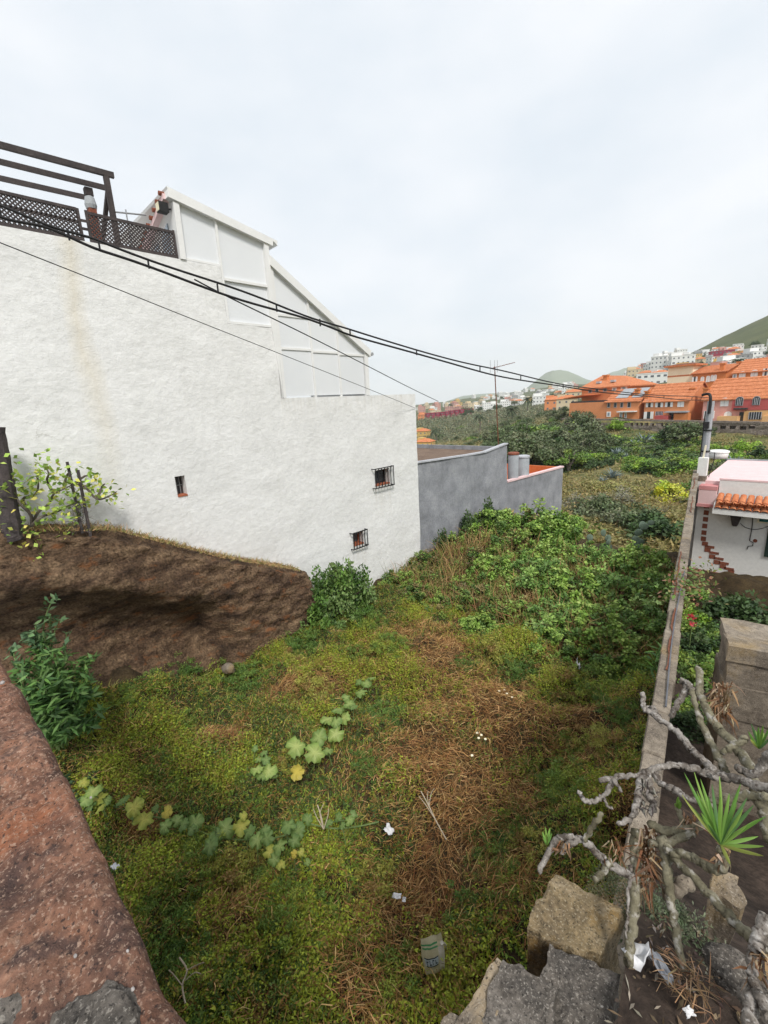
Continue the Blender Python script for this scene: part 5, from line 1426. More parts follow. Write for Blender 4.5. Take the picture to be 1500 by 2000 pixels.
# far fields
scatter(70, (815, 1000), (100, 330), ['olive', 'dark', 'mid', 'grey', 'olive'], (1.1, 2.8), '{} far field shrub', 'shrubs of the far fields', 'bush', 6)
scatter(40, (880, 1110), (330, 700), ['dark', 'dark', 'olive'], (2.5, 5.5), '{} far town tree', 'trees of the far town', 'tree', 7)
scatter(34, (1255, 1560), (220, 470), ['dark', 'olive', 'dark'], (1.8, 3.6), '{} hillside tree', 'trees of the hillside quarter', 'tree', 8)
# single ones that stand out
def one(kind, u, v, D, s, label, fn=bush, sink=.2, **k):
    p = at_d(u, v, D); return fn(kind, p[0], p[1], tz(p[0], p[1]) - sink, s, label, **k)
one('yellow', 1312, 960, 46, 2.1, 'bright yellow flowering bush on the ravine slope')
one('bright', 1205, 832, 100, 2.4, 'round lime green bush in front of the rubble retaining wall')
one('olive', 1345, 840, 82, 3.3, 'grey green olive tree hiding part of the retaining wall', tree)
one('dark', 1322, 842, 83, 2.6, 'dark narrow tree beside the grey olive tree', tree)
one('dark', 1290, 1030, 33, 2.5, 'dark round bush left of the boundary wall end')
one('olive', 1240, 1015, 36, 2.4, 'olive green rounded bush behind the cactus clumps')
one('olive', 1175, 985, 40, 2.6, 'grey olive bush above the leafy shrub mass')
one('grey', 1130, 975, 42, 2.4, 'grey leafless bush on the slope behind the grey wall')
one('grey', 1200, 965, 44, 2.6, 'grey twiggy bush below the dry grass slope')
one('mid', 1120, 990, 34, 2.2, 'green bush rising at the end of the grey wall')
one('dark', 1282, 965, 47, 1.2, 'small dark upright bush left of the yellow bush')
one('dry', 1180, 940, 52, 2.2, 'straw yellow grass clump on the brown slope')
one('dry', 1230, 950, 50, 2.4, 'wide straw yellow grass patch on the open slope')

# palms
def palm_mesh(seed, n=34):
    g = np.random.default_rng(seed); Vs = []; Fs = []; Cs = []
    k = 0
    for i in range(n):
        az = g.uniform(0, 6.28); el = g.uniform(-.5, 1.2); d = np.array([math.cos(az), math.sin(az)])
        P = []
        for t in np.linspace(0, 1, 7): P.append((d[0] * t * math.cos(el * .7), d[1] * t * math.cos(el * .7), math.sin(el) * t - .75 * t * t))
        for a in range(6):
            p, q_ = np.array(P[a]), np.array(P[a + 1]); w = .10 * math.sin(math.pi * (a + 1.2) / 7.5); w2 = .10 * math.sin(math.pi * (a + 2.2) / 7.5)
            s = np.array([-d[1], d[0], 0])
            for sg in (-1, 1):
                Vs += [p, q_, q_ + s * sg * w2 - [0, 0, .05], p + s * sg * w - [0, 0, .05]]; Fs.append((k, k + 1, k + 2, k + 3)); k += 4
                c = np.array([.05, .07, .03]) * g.uniform(.7, 1.4); Cs += [c] * 4
    me = raw_mesh('crown', np.array(Vs), None, Fs, np.array(Cs)); me.materials.append(M_LEAF); return me
PALM = [palm_mesh(1), palm_mesh(2)]
PT = bpy.data.meshes.new('trunk'); _p = MB().tube([(0, 0, -.5), (.05, 0, .5), (0, 0, 1)], [.09, .07, .06], 8); PT.from_pydata(_p.v, [], _p.f); PT.materials.append(M_BARK)
for (u, D, h, r_, lab) in ((850, 165, 4.2, 2.6, 'palm in the far field nearest the white wall'), (937, 180, 6.5, 2.6, 'palm left of the rusty antenna mast'), (1000, 190, 4.5, 3.6, 'broad palm above the ravine trees'), (1030, 240, 7.0, 3.4, 'tall palm in front of the white apartment block'),
                           (1430, 225, 4, 4.0, 'palm among the hillside houses above the orange roofs'), (880, 560, 10, 4, 'distant palm on the coastal ridge'), (980, 600, 12, 4, 'distant palm beside the far town')):
    p = at_d(u, 800, D); z = tz(p[0], p[1])
    t = thing('palm_tree', lab, 'palm', (p[0], p[1], z))
    o = link('trunk', PT, None, t); o.scale = (3.5, 3.5, h)
    o = link('crown', br.choice(PALM), None, t, loc=(0, 0, h)); o.scale = (r_, r_, r_)

# agaves
def agave_mesh(seed, n=40):
    g = np.random.default_rng(seed); mb = MB()
    for i in range(n):
        az = g.uniform(0, 6.28); el = g.uniform(.15, 1.3); d = np.array([math.cos(az) * math.cos(el), math.sin(az) * math.cos(el), math.sin(el)]); s = np.array([-math.sin(az), math.cos(az), 0]); L = g.uniform(.75, 1.05)
        nn = np.cross(d, s)
        mb.add([d * .1 - s * .05, d * .1 + s * .05, d * L * .5 + s * .07 + nn * .02, d * L * .5 - s * .07 + nn * .02, d * L - nn * .05, d * L * .5 - nn * .03], [(0, 1, 5), (1, 2, 5), (0, 5, 3), (3, 5, 4), (5, 2, 4)])
    me = bpy.data.meshes.new('leaves'); me.from_pydata(mb.v, [], mb.f)
    me.materials.append(mat('agave_leaf', [(.16, .21, .21), (.24, .29, .29)], scale=1, rough=.7, fine=.1)); return me
AG = agave_mesh(3)
for (u, v, D, s, lab) in ((1197, 922, 57, 1.5, 'blue grey agave on the brown ravine slope'), (1178, 932, 55, .9, 'smaller agave at the left of the brown slope'), (1258, 862, 84, 2.4, 'pale agave clump under the retaining wall'), (1240, 870, 81, 1.6, 'pale agave left of the agave clump'), (1205, 885, 72, 1.6, 'silvery agave among slope bushes'), (1222, 890, 69, 1.2, 'little silvery agave on the green slope'), (1434, 890, 58, 1.5, 'pale spiky agave right of the utility pole')):
    p = at_d(u, v, D)
    t = thing('agave', lab, 'agave', (p[0], p[1], tz(p[0], p[1]) + .1)); t.scale = (s, s, s); t.rotation_euler = (0, 0, br.random() * 6)
    link('leaves', AG, None, t)

# low scrub over the slope (uncountable)
def scrub():
    n = 62000; g = np.random.default_rng(31)
    az = np.interp(g.uniform(800, 1600, n), np.arange(790, 1620, 10), [az_of(u) for u in range(790, 1620, 10)]); D = np.exp(g.uniform(math.log(30), math.log(420), n))
    x, y = D * np.sin(az), D * np.cos(az)
    keep = ~((D > 73) & (az > az_of(1095)) & (((x - RA[0]) * ndir[0] + (y - RA[1]) * ndir[1]) < .2)) & ~((x < -12) & (y < 30)) & ~((x > -3.2) & (y < 30))
    dens = fbm(x / 7, y / 7, 1.5, 3); keep &= g.random(n) < np.clip(.55 + .6 * dens, .12, 1)
    x, y, D = x[keep], y[keep], D[keep]; n = len(x)
    k = 4
    x = np.repeat(x, k) + g.normal(size=n * k) * .25 * np.repeat(np.maximum(D / 80, 1), k); y = np.repeat(y, k) + g.normal(size=n * k) * .25 * np.repeat(np.maximum(D / 80, 1), k); D = np.repeat(D, k)
    fs = np.maximum(D / 80, 1); z = terrain_z(x, y) + g.random(n * k) * .45 * fs
    d2 = fbm(x / 12, y / 12, 7.5, 3) + 1.2 * np.exp(-((x - TAN[0]) ** 2 + (y - TAN[1]) ** 2) / 150)
    col = np.where((d2 > -.22)[:, None], jitter_col([(.13, .115, .042), (.165, .13, .055), (.11, .10, .035)], n * k, .3, g), jitter_col([(.05, .075, .02), (.075, .10, .03), (.035, .055, .016)], n * k, .3, g))
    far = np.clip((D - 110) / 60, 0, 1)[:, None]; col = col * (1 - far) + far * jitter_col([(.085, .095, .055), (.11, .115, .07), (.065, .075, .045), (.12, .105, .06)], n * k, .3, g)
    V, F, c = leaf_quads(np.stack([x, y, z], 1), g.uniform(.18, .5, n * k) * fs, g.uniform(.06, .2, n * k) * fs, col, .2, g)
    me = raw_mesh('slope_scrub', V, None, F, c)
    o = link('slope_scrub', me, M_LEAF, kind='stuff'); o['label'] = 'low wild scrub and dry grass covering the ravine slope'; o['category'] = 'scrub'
scrub()

# ------------------------------------------------------------------ shrub mass at the back of the lot
SHR = [bush_mesh('foliage', (1.15, 1.15, 1.0), 95, 6500, .105, .062, pal, s, .8, .155) for pal, s in (
    ([(.11, .18, .03), (.145, .215, .045), (.07, .125, .022), (.17, .235, .06), (.05, .09, .02)], 41),
    ([(.09, .15, .027), (.12, .175, .035), (.05, .09, .02), (.13, .105, .04)], 42),
    ([(.075, .12, .025), (.10, .14, .03), (.12, .095, .038), (.075, .055, .026), (.04, .07, .018)], 43),
    ([(.10, .17, .04), (.14, .21, .05), (.18, .245, .08), (.06, .11, .025)], 44))]
def shrub(x, y, s, k, label, flat=1.0, dz=0.0, group='leafy shrubs at the back of the lot'):
    f, st = SHR[k]
    t = thing('leafy_shrub', label, 'shrub', (x, y, float(lot_z(np.array([x]), np.array([y]))[0]) - .05 + dz), group)
    t.rotation_euler = (0, 0, br.uniform(0, 6.28)); t.scale = (s, s, s * flat)
    link('foliage', f, None, t); link('stems', st, None, t)
SH = [(-11.2, 13.4, .75, 2, 'brownish green shrub at the corner of white and grey walls'), (-10.2, 12.6, .85, 2, 'brown green shrub nearest the white wall end'), (-10.9, 15.6, .9, 1, 'green shrub against the grey wall foot'),
      (-9.0, 12.5, .9, 1, 'green and brown shrub in the front left of the shrub mass'), (-9.4, 14.6, 1.0, 2, 'brown tinged shrub in the middle left of the shrub mass'), (-10.6, 17.8, 1.15, 0, 'bushy green shrub against the grey wall'),
      (-7.7, 12.1, .85, 2, 'brown stemmed shrub at the front of the shrub mass'), (-8.0, 14.0, 1.05, 0, 'pale green shrub behind the brown stemmed shrub'), (-8.6, 16.5, 1.1, 1, 'green shrub in the middle of the shrub mass'),
      (-6.4, 12.0, .95, 1, 'green leafed shrub in the front centre of the shrub mass'), (-6.6, 14.0, 1.1, 3, 'light leafed shrub in the centre of the shrub mass'), (-7.0, 16.2, 1.05, 0, 'light green shrub left of the cactus clumps'),
      (-5.0, 12.0, 1.0, 3, 'silvery light shrub front right of centre'), (-5.2, 14.2, 1.2, 0, 'tall pale green shrub below the cactus clumps'), (-5.4, 16.6, 1.0, 3, 'light shrub at the top of the shrub mass'),
      (-3.7, 12.2, 1.1, 0, 'large pale green shrub near the boundary wall'), (-3.9, 14.6, 1.2, 3, 'light green shrub leaning to the boundary wall'), (-4.1, 16.8, 1.0, 0, 'pale shrub at the back by the boundary wall'),
      (-2.75, 12.9, .9, 3, 'light shrub touching the boundary wall'), (-2.9, 15.2, .9, 0, 'green shrub crowding the boundary wall far end'), (-9.6, 19.6, 1.5, 1, 'big green shrub at the far end of the grey wall'), (-7.9, 18.6, 1.2, 0, 'light green shrub behind the mass near the cactus')]
SH += [(-10.9, 11.7, .8, 1, 'green shrub at the foot of the white wall corner'), (-9.9, 11.2, .7, 2, 'low brown green shrub at the front left corner of the mass'), (-8.6, 11.1, .65, 1, 'low green shrub spilling onto the dry grass'), (-6.9, 10.9, .65, 0, 'low pale shrub spilling onto the dry grass'), (-4.4, 10.9, .7, 0, 'low pale shrub at the front right of the mass'), (-3.0, 11.3, .8, 1, 'dark green shrub at the boundary wall front')]
for x, y, s, k, lab in SH: shrub(x, y, s * 1.12, k, lab, 1.08 if y > 13 else .9)
# darker upright bushes by the grey wall
for (x, y, s, lab) in ((-11.4, 15.0, .55, 'thin dark climbing bush on the grey wall'), (-11.3, 17.0, .7, 'dark green bush at the grey wall foot'), (-11.2, 18.6, .85, 'dark bush between grey wall and pale shrubs')):
    z = float(lot_z(np.array([x]), np.array([y]))[0]); bush('dark', x, y, z, s, lab, None, flat=2.3)
# shrub on the end of the earth bank, hanging over its face
t = thing('round_shrub', 'round dense green shrub at the end of the earth bank', 'shrub', (-11.0, 8.35, .1))
t.scale = (1.05, 1.5, 2.35)
link('foliage', bush_mesh('foliage', (1, 1, .95), 90, 11000, .085, .05, [(.045, .09, .016), (.065, .115, .022), (.03, .06, .014), (.085, .13, .04)], 51, .7, .2)[0], None, t)
link('stems', SHR[1][1], None, t)

# prickly pears
PADM = mat('cactus_pad', [(.10, .15, .11), (.16, .21, .16)], scale=5, rough=.75, fine=.12, bump=.3, bscale=60)
_pad = MB(); n = 14; prof = [(.0, 0.0), (.35, .10), (.75, .30), (1.0, .62), (.98, .95), (.75, 1.25), (.35, 1.42), (0.0, 1.46)]
_v = []
for w, z in prof:
    for i in range(n): a = 2 * math.pi * i / n; _v.append((max(w, .01) * .62 * math.cos(a), max(w, .01) * .13 * math.sin(a), z))
_pad.add(_v, [(i * n + j, i * n + (j + 1) % n, (i + 1) * n + (j + 1) % n, (i + 1) * n + j) for i in range(len(prof) - 1) for j in range(n)])
PADMESH = bpy.data.meshes.new('pad'); PADMESH.from_pydata(_pad.v, [], _pad.f); PADMESH.polygons.foreach_set('use_smooth', [True] * len(_pad.f)); PADMESH.materials.append(PADM)
for (u, v, Y, npad, lab, seed) in ((1238, 1058, 19.0, 13, 'tall prickly pear cactus nearest the boundary wall', 1), (1188, 1045, 20.5, 9, 'middle prickly pear cactus above the pale shrubs', 2), (1132, 1035, 21.5, 8, 'left prickly pear cactus with upright grey pads', 3)):
    b = at_y(u, v + 26, Y); r = random.Random(seed)
    t = thing('prickly_pear', lab, 'cactus', b, 'prickly pears behind the shrub mass')
    tips = [(np.array([0, 0, -.1]), 0.0)]
    for i in range(npad):
        p, an = r.choice(tips[-5:]); s = r.uniform(.17, .25); a2 = an + r.uniform(-.75, .75); a2 = max(-1.2, min(1.2, a2)); yaw = r.uniform(-.9, .9) + .6
        o = link('pad', PADMESH, None, t, loc=p); o.rotation_euler = (r.uniform(-.25, .25), a2, yaw); o.scale = (s, s, s)
        tip = p + np.array([math.sin(a2) * math.cos(yaw), math.sin(a2) * math.sin(yaw), math.cos(a2)]) * s * 1.38
        tips.append((tip, a2))
        if i < 2: tips.append((np.array([r.uniform(-.5, .5), r.uniform(-.3, .3), -.1]), 0.0))

for (u, v, X, s_, lab) in ((40, 1400, -8.8, .8, 'added dark bush filling in the shade of the street wall'), (110, 1440, -8.4, .7, 'added dark bush standing for shade between street wall and narrow leaved shrub'), (20, 1330, -10.2, .8, 'added dark bush for the shaded corner of bank and street wall')):  # dark bushes added to stand in for the shade beside the street wall
    p = at_x(u, v, X); bush('dark', p[0], p[1], float(lot_z(np.array([p[0]]), np.array([p[1]]))[0]) - .1, s_, lab)
# bushes in the neighbour's strip right of the wall
for (u, v, y, s, k, lab) in ((1435, 1170, 14.5, 1.25, 'dark', 'dark dense bush below the white house'), (1375, 1175, 13.0, .7, 'mid', 'green bush squeezed between boundary wall and dark bush'), (1490, 1160, 14.8, 1.15, 'dark', 'dark bush at the right edge below the house'), (1390, 1235, 10.0, .7, 'mid', 'green creeper bush right of the boundary wall'), (1372, 1290, 7.6, .5, 'dark', 'small dark bush behind the concrete pier'), (1470, 1185, 11.5, .8, 'mid', 'green brown bush behind the concrete pier top'), (1362, 1215, 10.8, .55, 'mid', 'leafy bush hugging the right side of the boundary wall'), (1380, 1270, 8.4, .5, 'mid', 'light green bush before the concrete pier corner'), (1410, 1195, 12.0, .8, 'dark', 'dark green bush beneath the white house corner'), (1365, 1150, 14.2, .6, 'bright', 'bright green bush at the house corner foot')):
    p = at_y(u, v, y); bush(k, p[0], p[1], float(garden_z(np.array([p[0]]), np.array([p[1]]))[0]) - .1, s, lab, None)

# ------------------------------------------------------------------ weeds and dry grass over the lot
DRYC = [(*at_z(u, v, .2)[:2], r_) for u, v, r_ in ((850, 1270, 1.6), (930, 1330, 1.6), (980, 1430, 1.7), (900, 1520, 1.5), (1010, 1540, 1.2), (880, 1620, 1.1), (830, 1720, .9), (960, 1680, .8), (1150, 1400, .9), (1120, 1290, .9), (800, 1230, 1.0), (520, 1960, .35), (430, 1430, .6), (640, 1330, .5), (560, 1340, .5), (700, 1900, .35), (1240, 1640, .6), (470, 1790, .35), (280, 1610, .35))]
def dryness(x, y):
    d = np.zeros_like(x)
    for cx, cy, r_ in DRYC: d = np.maximum(d, np.exp(-(((x - cx) ** 2 + (y - cy) ** 2) / r_ ** 2)))
    return np.clip(d * 1.15 + .38 * fbm(x * .9, y * .9, 4, 4) - .10, 0, 1)
def weeds():
    g = np.random.default_rng(61)
    def pts(n, ymax=13.2):
        # more plants where the ground is nearer to the camera
        y = .25 + (ymax - .25) * g.random(n) ** 1.25; x = -11.6 + g.random(n) * 11.2
        lim = -.35 - .155 * (y - 2)
        k = (x < lim - .12) & ~((x < -10.9) & (y < 8.2)) & (x > -11.95)
        return x[k], y[k]
    # tussock mounds
    mound = lambda x, y: np.clip(fbm(x * 1.25, y * 1.25, 8, 3), -.6, 1)
    # 1 thatch of dry stalks
    x, y = pts(150000); dr = dryness(x, y); k = g.random(len(x)) < .13 + .82 * dr; x, y, dr = x[k], y[k], dr[k]; n = len(x)
    z = lot_z(x, y) + .02 + .22 * (mound(x, y) + .6) * g.random(n)
    D = g.normal(size=(n, 3)); D[:, 2] = np.abs(D[:, 2]) * .55 + .12
    # lodged grass lies in swirls
    ang = 3.0 * fbm(x * .5, y * .5, 12, 2); D[:, 0] += 1.1 * np.cos(ang); D[:, 1] += 1.1 * np.sin(ang)
    col = jitter_col([(.17, .092, .036), (.235, .138, .055), (.12, .058, .022), (.29, .19, .085), (.085, .042, .018)], n, .3, g)
    V, F3, F4, c = blade_tris(np.stack([x, y, z], 1), D, g.uniform(.10, .24, n) + .16 * dr * g.random(n), g.uniform(.005, .012, n), col, g)
    o = link('dry_grass', raw_mesh('dry_grass', V, F3, F4, c), M_DRY, kind='stuff'); o['label'] = 'matted straw brown dry grass over the lot'; o['category'] = 'grass'
    # 2 green feathery weeds
    x, y = pts(92000); dr = dryness(x, y); mo = mound(x, y); k = g.random(len(x)) < np.clip(1.02 - 1.05 * dr + .25 * mo, .03, 1); x, y, dr, mo = x[k], y[k], dr[k], mo[k]; n = len(x)
    z = lot_z(x, y); h = (.05 + .27 * np.clip(mo + .35, 0, 1.3)) * g.uniform(.5, 1.2, n)
    m_ = 8; t = np.tile(np.linspace(.15, 1, m_), n); i = np.repeat(np.arange(n), m_)
    lean = g.normal(size=(n, 2)) * .35
    C = np.stack([x[i] + lean[i, 0] * h[i] * t + g.normal(size=n * m_) * .022, y[i] + lean[i, 1] * h[i] * t + g.normal(size=n * m_) * .022, z[i] + h[i] * t], 1)
    zone = fbm(x * .75, y * .75, 15, 3) * .7 + mo * .8 + .25 * g.normal(size=n)
    pal = np.where((zone > .25)[:, None], np.array([.19, .215, .022]), np.where((zone > -.2)[:, None], np.array([.10, .145, .022]), np.array([.04, .065, .016])))  # tops bright, hollows dark: shading put into the colour, mixed with plant variety
    yel = g.random(n) < .12; pal[yel] = (.21, .19, .03); br_ = g.random(n) < .16 + .3 * dr; pal[br_] = (.17, .105, .03)
    pal = pal * GAIN * .86 * np.array([.95, 1.0, .9]) * g.uniform(.65, 1.3, (n, 1))
    V, F, c = leaf_quads(C, g.uniform(.028, .066, n * m_), g.uniform(.012, .030, n * m_), pal[i] * g.uniform(.8, 1.2, (n * m_, 1)), .6, g)
    o = link('green_weeds', raw_mesh('green_weeds', V, None, F, c), M_LEAF, kind='stuff'); o['label'] = 'low yellow green weeds carpeting the lot'; o['category'] = 'weeds'
    # 3 taller blades of green grass
    x, y = pts(42000); dr = dryness(x, y); k = g.random(len(x)) < np.clip(.9 - dr, .05, 1); x, y = x[k], y[k]; n = len(x)
    D = g.normal(size=(n, 3)) * .5; D[:, 2] = 1
    col = jitter_col([(.10, .15, .02), (.15, .19, .03), (.06, .10, .018), (.2, .19, .05)], n, .3, g)
    V, F3, F4, c = blade_tris(np.stack([x, y, lot_z(x, y)], 1), D, g.uniform(.10, .30, n), g.uniform(.007, .014, n), col, g)
    o = link('green_grass', raw_mesh('green_grass', V, F3, F4, c), M_LEAF, kind='stuff'); o['label'] = 'green grass blades between the weeds of the lot'; o['category'] = 'grass'
    # 4 brown seed stalks and twigs between the shrubs
    x, y = pts(26000, 17); k = y > 11.2; x, y = x[k], y[k]; n = len(x)
    D = g.normal(size=(n, 3)) * .4; D[:, 2] = 1
    V, F3, F4, c = blade_tris(np.stack([x, y, lot_z(x, y)], 1), D, g.uniform(.5, 1.3, n), g.uniform(.012, .03, n), jitter_col([(.15, .085, .04), (.20, .13, .06), (.10, .12, .03)], n, .3, g), g)
    o = link('seed_stalks', raw_mesh('seed_stalks', V, F3, F4, c), M_DRY, kind='stuff'); o['label'] = 'brown seed stalks standing between the leafy shrubs'; o['category'] = 'weeds'
weeds()
# low clumps: feathery green cushions that break the carpet
CUSH = [bush_mesh('foliage', (1, 1, .6), 75, 4200, .085, .024, pal, s, .3, .17) for pal, s in (([(.11, .155, .025), (.15, .18, .03), (.07, .11, .02)], 71), ([(.055, .10, .02), (.08, .125, .025), (.04, .075, .016)], 72), ([(.19, .185, .04), (.15, .16, .03), (.16, .10, .035)], 73))]
cr_ = random.Random(77)
CP = [(690, 1200), (640, 1230), (730, 1215), (585, 1255), (700, 1265), (560, 1290), (760, 1270), (640, 1290), (330, 1330), (380, 1310), (300, 1370), (230, 1360), (480, 1320), (600, 1350), (200, 1450), (250, 1420), (360, 1400), (150, 1480), (330, 1480), (430, 1500), (560, 1480), (500, 1560), (250, 1720), (310, 1760), (380, 1700), (450, 1700), (420, 1800), (340, 1840), (560, 1800), (620, 1860), (540, 1740), (650, 1780), (690, 1850), (480, 1880), (420, 1930), (600, 1940), (760, 1880), (960, 1650), (1010, 1620), (1040, 1680), (980, 1720), (1080, 1580), (1130, 1560), (1180, 1480), (1100, 1450), (1210, 1420), (1160, 1330), (1090, 1330), (1220, 1290), (1020, 1290), (960, 1270), (1250, 1330), (900, 1290), (1240, 1240), (1190, 1250), (720, 1700), (330, 1600), (800, 1940), (940, 1820), (1000, 1780), (900, 1900), (640, 1560), (610, 1420), (720, 1500), (740, 1390), (280, 1520), (1080, 1500), (1200, 1360)]
_seen = {}
def lotplace(u, v, k):
    if v < 1300: a = 'below the earth bank' if u < 500 else ('below the round shrub' if u < 800 else ('before the leafy shrubs' if u < 1100 else 'before shrubs beside boundary wall'))
    elif v < 1450: a = 'near the narrow leaved shrub' if u < 420 else ('beside the big pale vine leaves' if u < 800 else ('in the dry middle' if u < 1050 else 'along the boundary wall'))
    elif v < 1620: a = 'above the long squash vine' if u < 700 else ('in dry grass' if u < 1060 else 'by the bare branches')
    elif v < 1780: a = 'below the long squash vine' if u < 600 else ('around the white scraps' if u < 900 else 'left of the branch tips')
    else: a = 'beside the red wall' if u < 480 else ('left of the sack' if u < 780 else 'right of the sack')
    n = _seen[(a, k)] = _seen.get((a, k), 0) + 1
    return a + ['', ', second from left', ', third from left', ', fourth from left', ', fifth from left'][min(n, 5) - 1]
for i, (u, v) in enumerate(sorted(CP)):
    p = at_z(u, v, .15); z = float(lot_z(np.array([p[0]]), np.array([p[1]]))[0]); k = 1 if (u < 480 and cr_.random() < .5) else cr_.choice([0, 0, 1, 2])
    t = thing('weed_clump', ['yellow green', 'dark green', 'olive brown'][k] + ' feathery weed cushion ' + lotplace(u, v, k), 'weed', (p[0], p[1], z - .05), 'feathery weed cushions of the lot')
    s = cr_.uniform(.4, .8) * (1.2 if v < 1400 else .85); t.scale = (s, s * cr_.uniform(.8, 1.2), s * cr_.uniform(.75, 1.2)); t.rotation_euler = (0, 0, cr_.random() * 6.28)
    link('foliage', CUSH[k][0], None, t)
# ------------------------------------------------------------------ squash vines
def squash_mesh(name, pal, seed):
    """lobed squash leaf: rounded lobes parted by narrow notches, sunken veins, torn and wavy rim"""
    g = np.random.default_rng(seed); n = 36; V = [(0, 0, 0)]; C = [pal[1]]
    for rr in (.35, .7, 1.0):
        for i in range(n):
            a = 2 * math.pi * i / n
            r_ = 1.0
            for k, dp in ((0, .30), (1, .22), (-1, .22), (2, .75), (-2, .22)):
                na_ = math.pi if k == 2 else k * 1.12 + (.56 if k <= 0 else -.0)
                r_ -= dp * (rr ** 3) * math.exp(-(math.remainder(a - na_, 2 * math.pi) / .17) ** 2)
            r_ *= 1 + (.05 * g.normal() if rr == 1 else 0)
            z = .16 * rr - .24 * rr * rr + .03 * math.cos(5 * a) * rr + (.05 * g.normal() if rr == 1 else .015 * g.normal())
            V.append((.5 * rr * r_ * math.cos(a), .5 * rr * r_ * math.sin(a), z))
            w = (1 - rr) * .9 + (.25 if i % 7 == 0 else 0)
            C.append((pal[1] * w + pal[0] * (1 - w)) * g.uniform(.82, 1.12))
    F3 = [(0, 1 + i, 1 + (i + 1) % n) for i in range(n)]
    F4 = [(1 + b * n + i, 1 + (b + 1) * n + i, 1 + (b + 1) * n + (i + 1) % n, 1 + b * n + (i + 1) % n) for b in (0, 1) for i in range(n)]
    me = raw_mesh(name, V, F3, F4, np.array(C), smooth=True); me.materials.append(M_LEAF); return me
SQ = [squash_mesh('leaf', [np.array(a), np.array(b)], s) for s, (a, b) in enumerate((((.18, .28, .06), (.42, .48, .16)), ((.13, .22, .05), (.30, .38, .12)), ((.10, .18, .045), (.21, .29, .09)), ((.26, .31, .05), (.50, .46, .10)), ((.40, .34, .06), (.60, .48, .08))))]
def depth_of(p): return float(np.dot(p - EYE, RM @ [0, 0, 1]))
sr = random.Random(5)
def vine(lab, leaves, stems, lift=.50):
    u0, v0, _, _ = leaves[0]; b = at_z(u0, v0, .3)
    t = thing('squash_vine', lab, 'vine', b, 'squash vines trailing over the lot')
    for (u, v, w, k) in leaves:
        p = at_z(u, v, .35)
        z = float(lot_z(np.array([p[0]]), np.array([p[1]]))[0]) + lift * sr.uniform(.8, 1.15); p = at_z(u, v, z)
        s = w / FOC * depth_of(p) * .98
        o = link('leaf', SQ[k], None, t, loc=p - ORG[t.name])
        nrm = Vector((.25 + sr.uniform(-.55, .55), -.28 + sr.uniform(-.5, .5), 1)).normalized()
        o.rotation_mode = 'QUATERNION'; q_ = nrm.to_track_quat('Z', 'Y'); o.rotation_quaternion = q_ @ Matrix.Rotation(sr.uniform(0, 6.28), 3, 'Z').to_quaternion()
        o.scale = (s, s * sr.uniform(.85, 1.1), s)
        q2 = p + np.array([sr.uniform(-.1, .1), sr.uniform(-.1, .1), -.3])
        MB().tube([p, q2], .008, 4).build('leaf_stalk', M_GREENSTEM, t)
    for st in stems:
        P = []
        for u, v in st:
            p = at_z(u, v, .3); P.append(at_z(u, v, float(lot_z(np.array([p[0]]), np.array([p[1]]))[0]) + .22))
        MB().tube(smooth_curve(P), .012, 5).build('runner', M_GREENSTEM, t)
M_GREENSTEM = mat('green_stem', [(.10, .16, .05), (.16, .22, .08)], scale=9, rough=.7, fine=.1)
vine('squash vine with big pale leaves climbing towards the centre of the lot', [(578, 1458, 40, 0), (615, 1470, 44, 0), (622, 1440, 38, 1), (655, 1434, 36, 0), (640, 1466, 26, 1), (640, 1405, 30, 0), (672, 1402, 30, 0), (656, 1410, 26, 1), (660, 1386, 28, 1), (682, 1374, 26, 1), (676, 1362, 20, 1), (705, 1352, 26, 1), (716, 1334, 24, 1), (700, 1332, 16, 2), (726, 1324, 15, 1), (580, 1508, 30, 4), (690, 1380, 18, 2)], [[(578, 1462), (620, 1455), (655, 1420), (690, 1370), (725, 1325)]])
vine('small squash vine tuft left of the big pale leaves', [(502, 1502, 28, 0), (525, 1506, 34, 0), (512, 1514, 26, 1), (505, 1482, 20, 1), (520, 1484, 20, 2), (498, 1462, 14, 2), (515, 1470, 16, 2), (535, 1512, 18, 1)], [[(498, 1460), (512, 1490), (525, 1510)]])
vine('long squash vine trailing from the street wall across the weeds', [(164, 1528, 20, 3), (182, 1545, 30, 0), (168, 1562, 28, 1), (192, 1560, 36, 3), (206, 1564, 26, 1), (177, 1574, 22, 2), (196, 1578, 22, 3), (240, 1562, 26, 2), (262, 1577, 36, 3), (281, 1600, 38, 3), (262, 1592, 20, 2), (302, 1580, 18, 2), (326, 1586, 24, 4), (322, 1614, 30, 1), (346, 1602, 26, 1), (358, 1610, 24, 2), (382, 1606, 36, 1), (374, 1620, 22, 2), (410, 1638, 28, 2), (441, 1618, 38, 1), (410, 1652, 36, 2), (425, 1628, 28, 2), (471, 1614, 36, 3), (486, 1624, 28, 2), (476, 1594, 20, 3), (502, 1642, 32, 1), (521, 1637, 32, 2), (546, 1652, 32, 1), (527, 1664, 28, 3), (536, 1678, 26, 1), (549, 1688, 22, 3), (562, 1612, 36, 2), (582, 1622, 32, 2), (600, 1600, 22, 2), (576, 1642, 28, 2), (518, 1620, 24, 2), (588, 1665, 16, 3), (600, 1684, 16, 1), (574, 1668, 14, 4)], [[(160, 1540), (200, 1565), (270, 1590), (350, 1605), (420, 1635), (500, 1640), (560, 1630), (600, 1600)], [(600, 1608), (650, 1618), (700, 1614), (740, 1605)]])
vine('dull squash vine end beside the dry grass patch', [(660, 1595, 20, 2), (682, 1602, 22, 1), (690, 1592, 18, 2), (642, 1606, 18, 2), (668, 1612, 16, 2)], [[(642, 1606), (690, 1600)]])

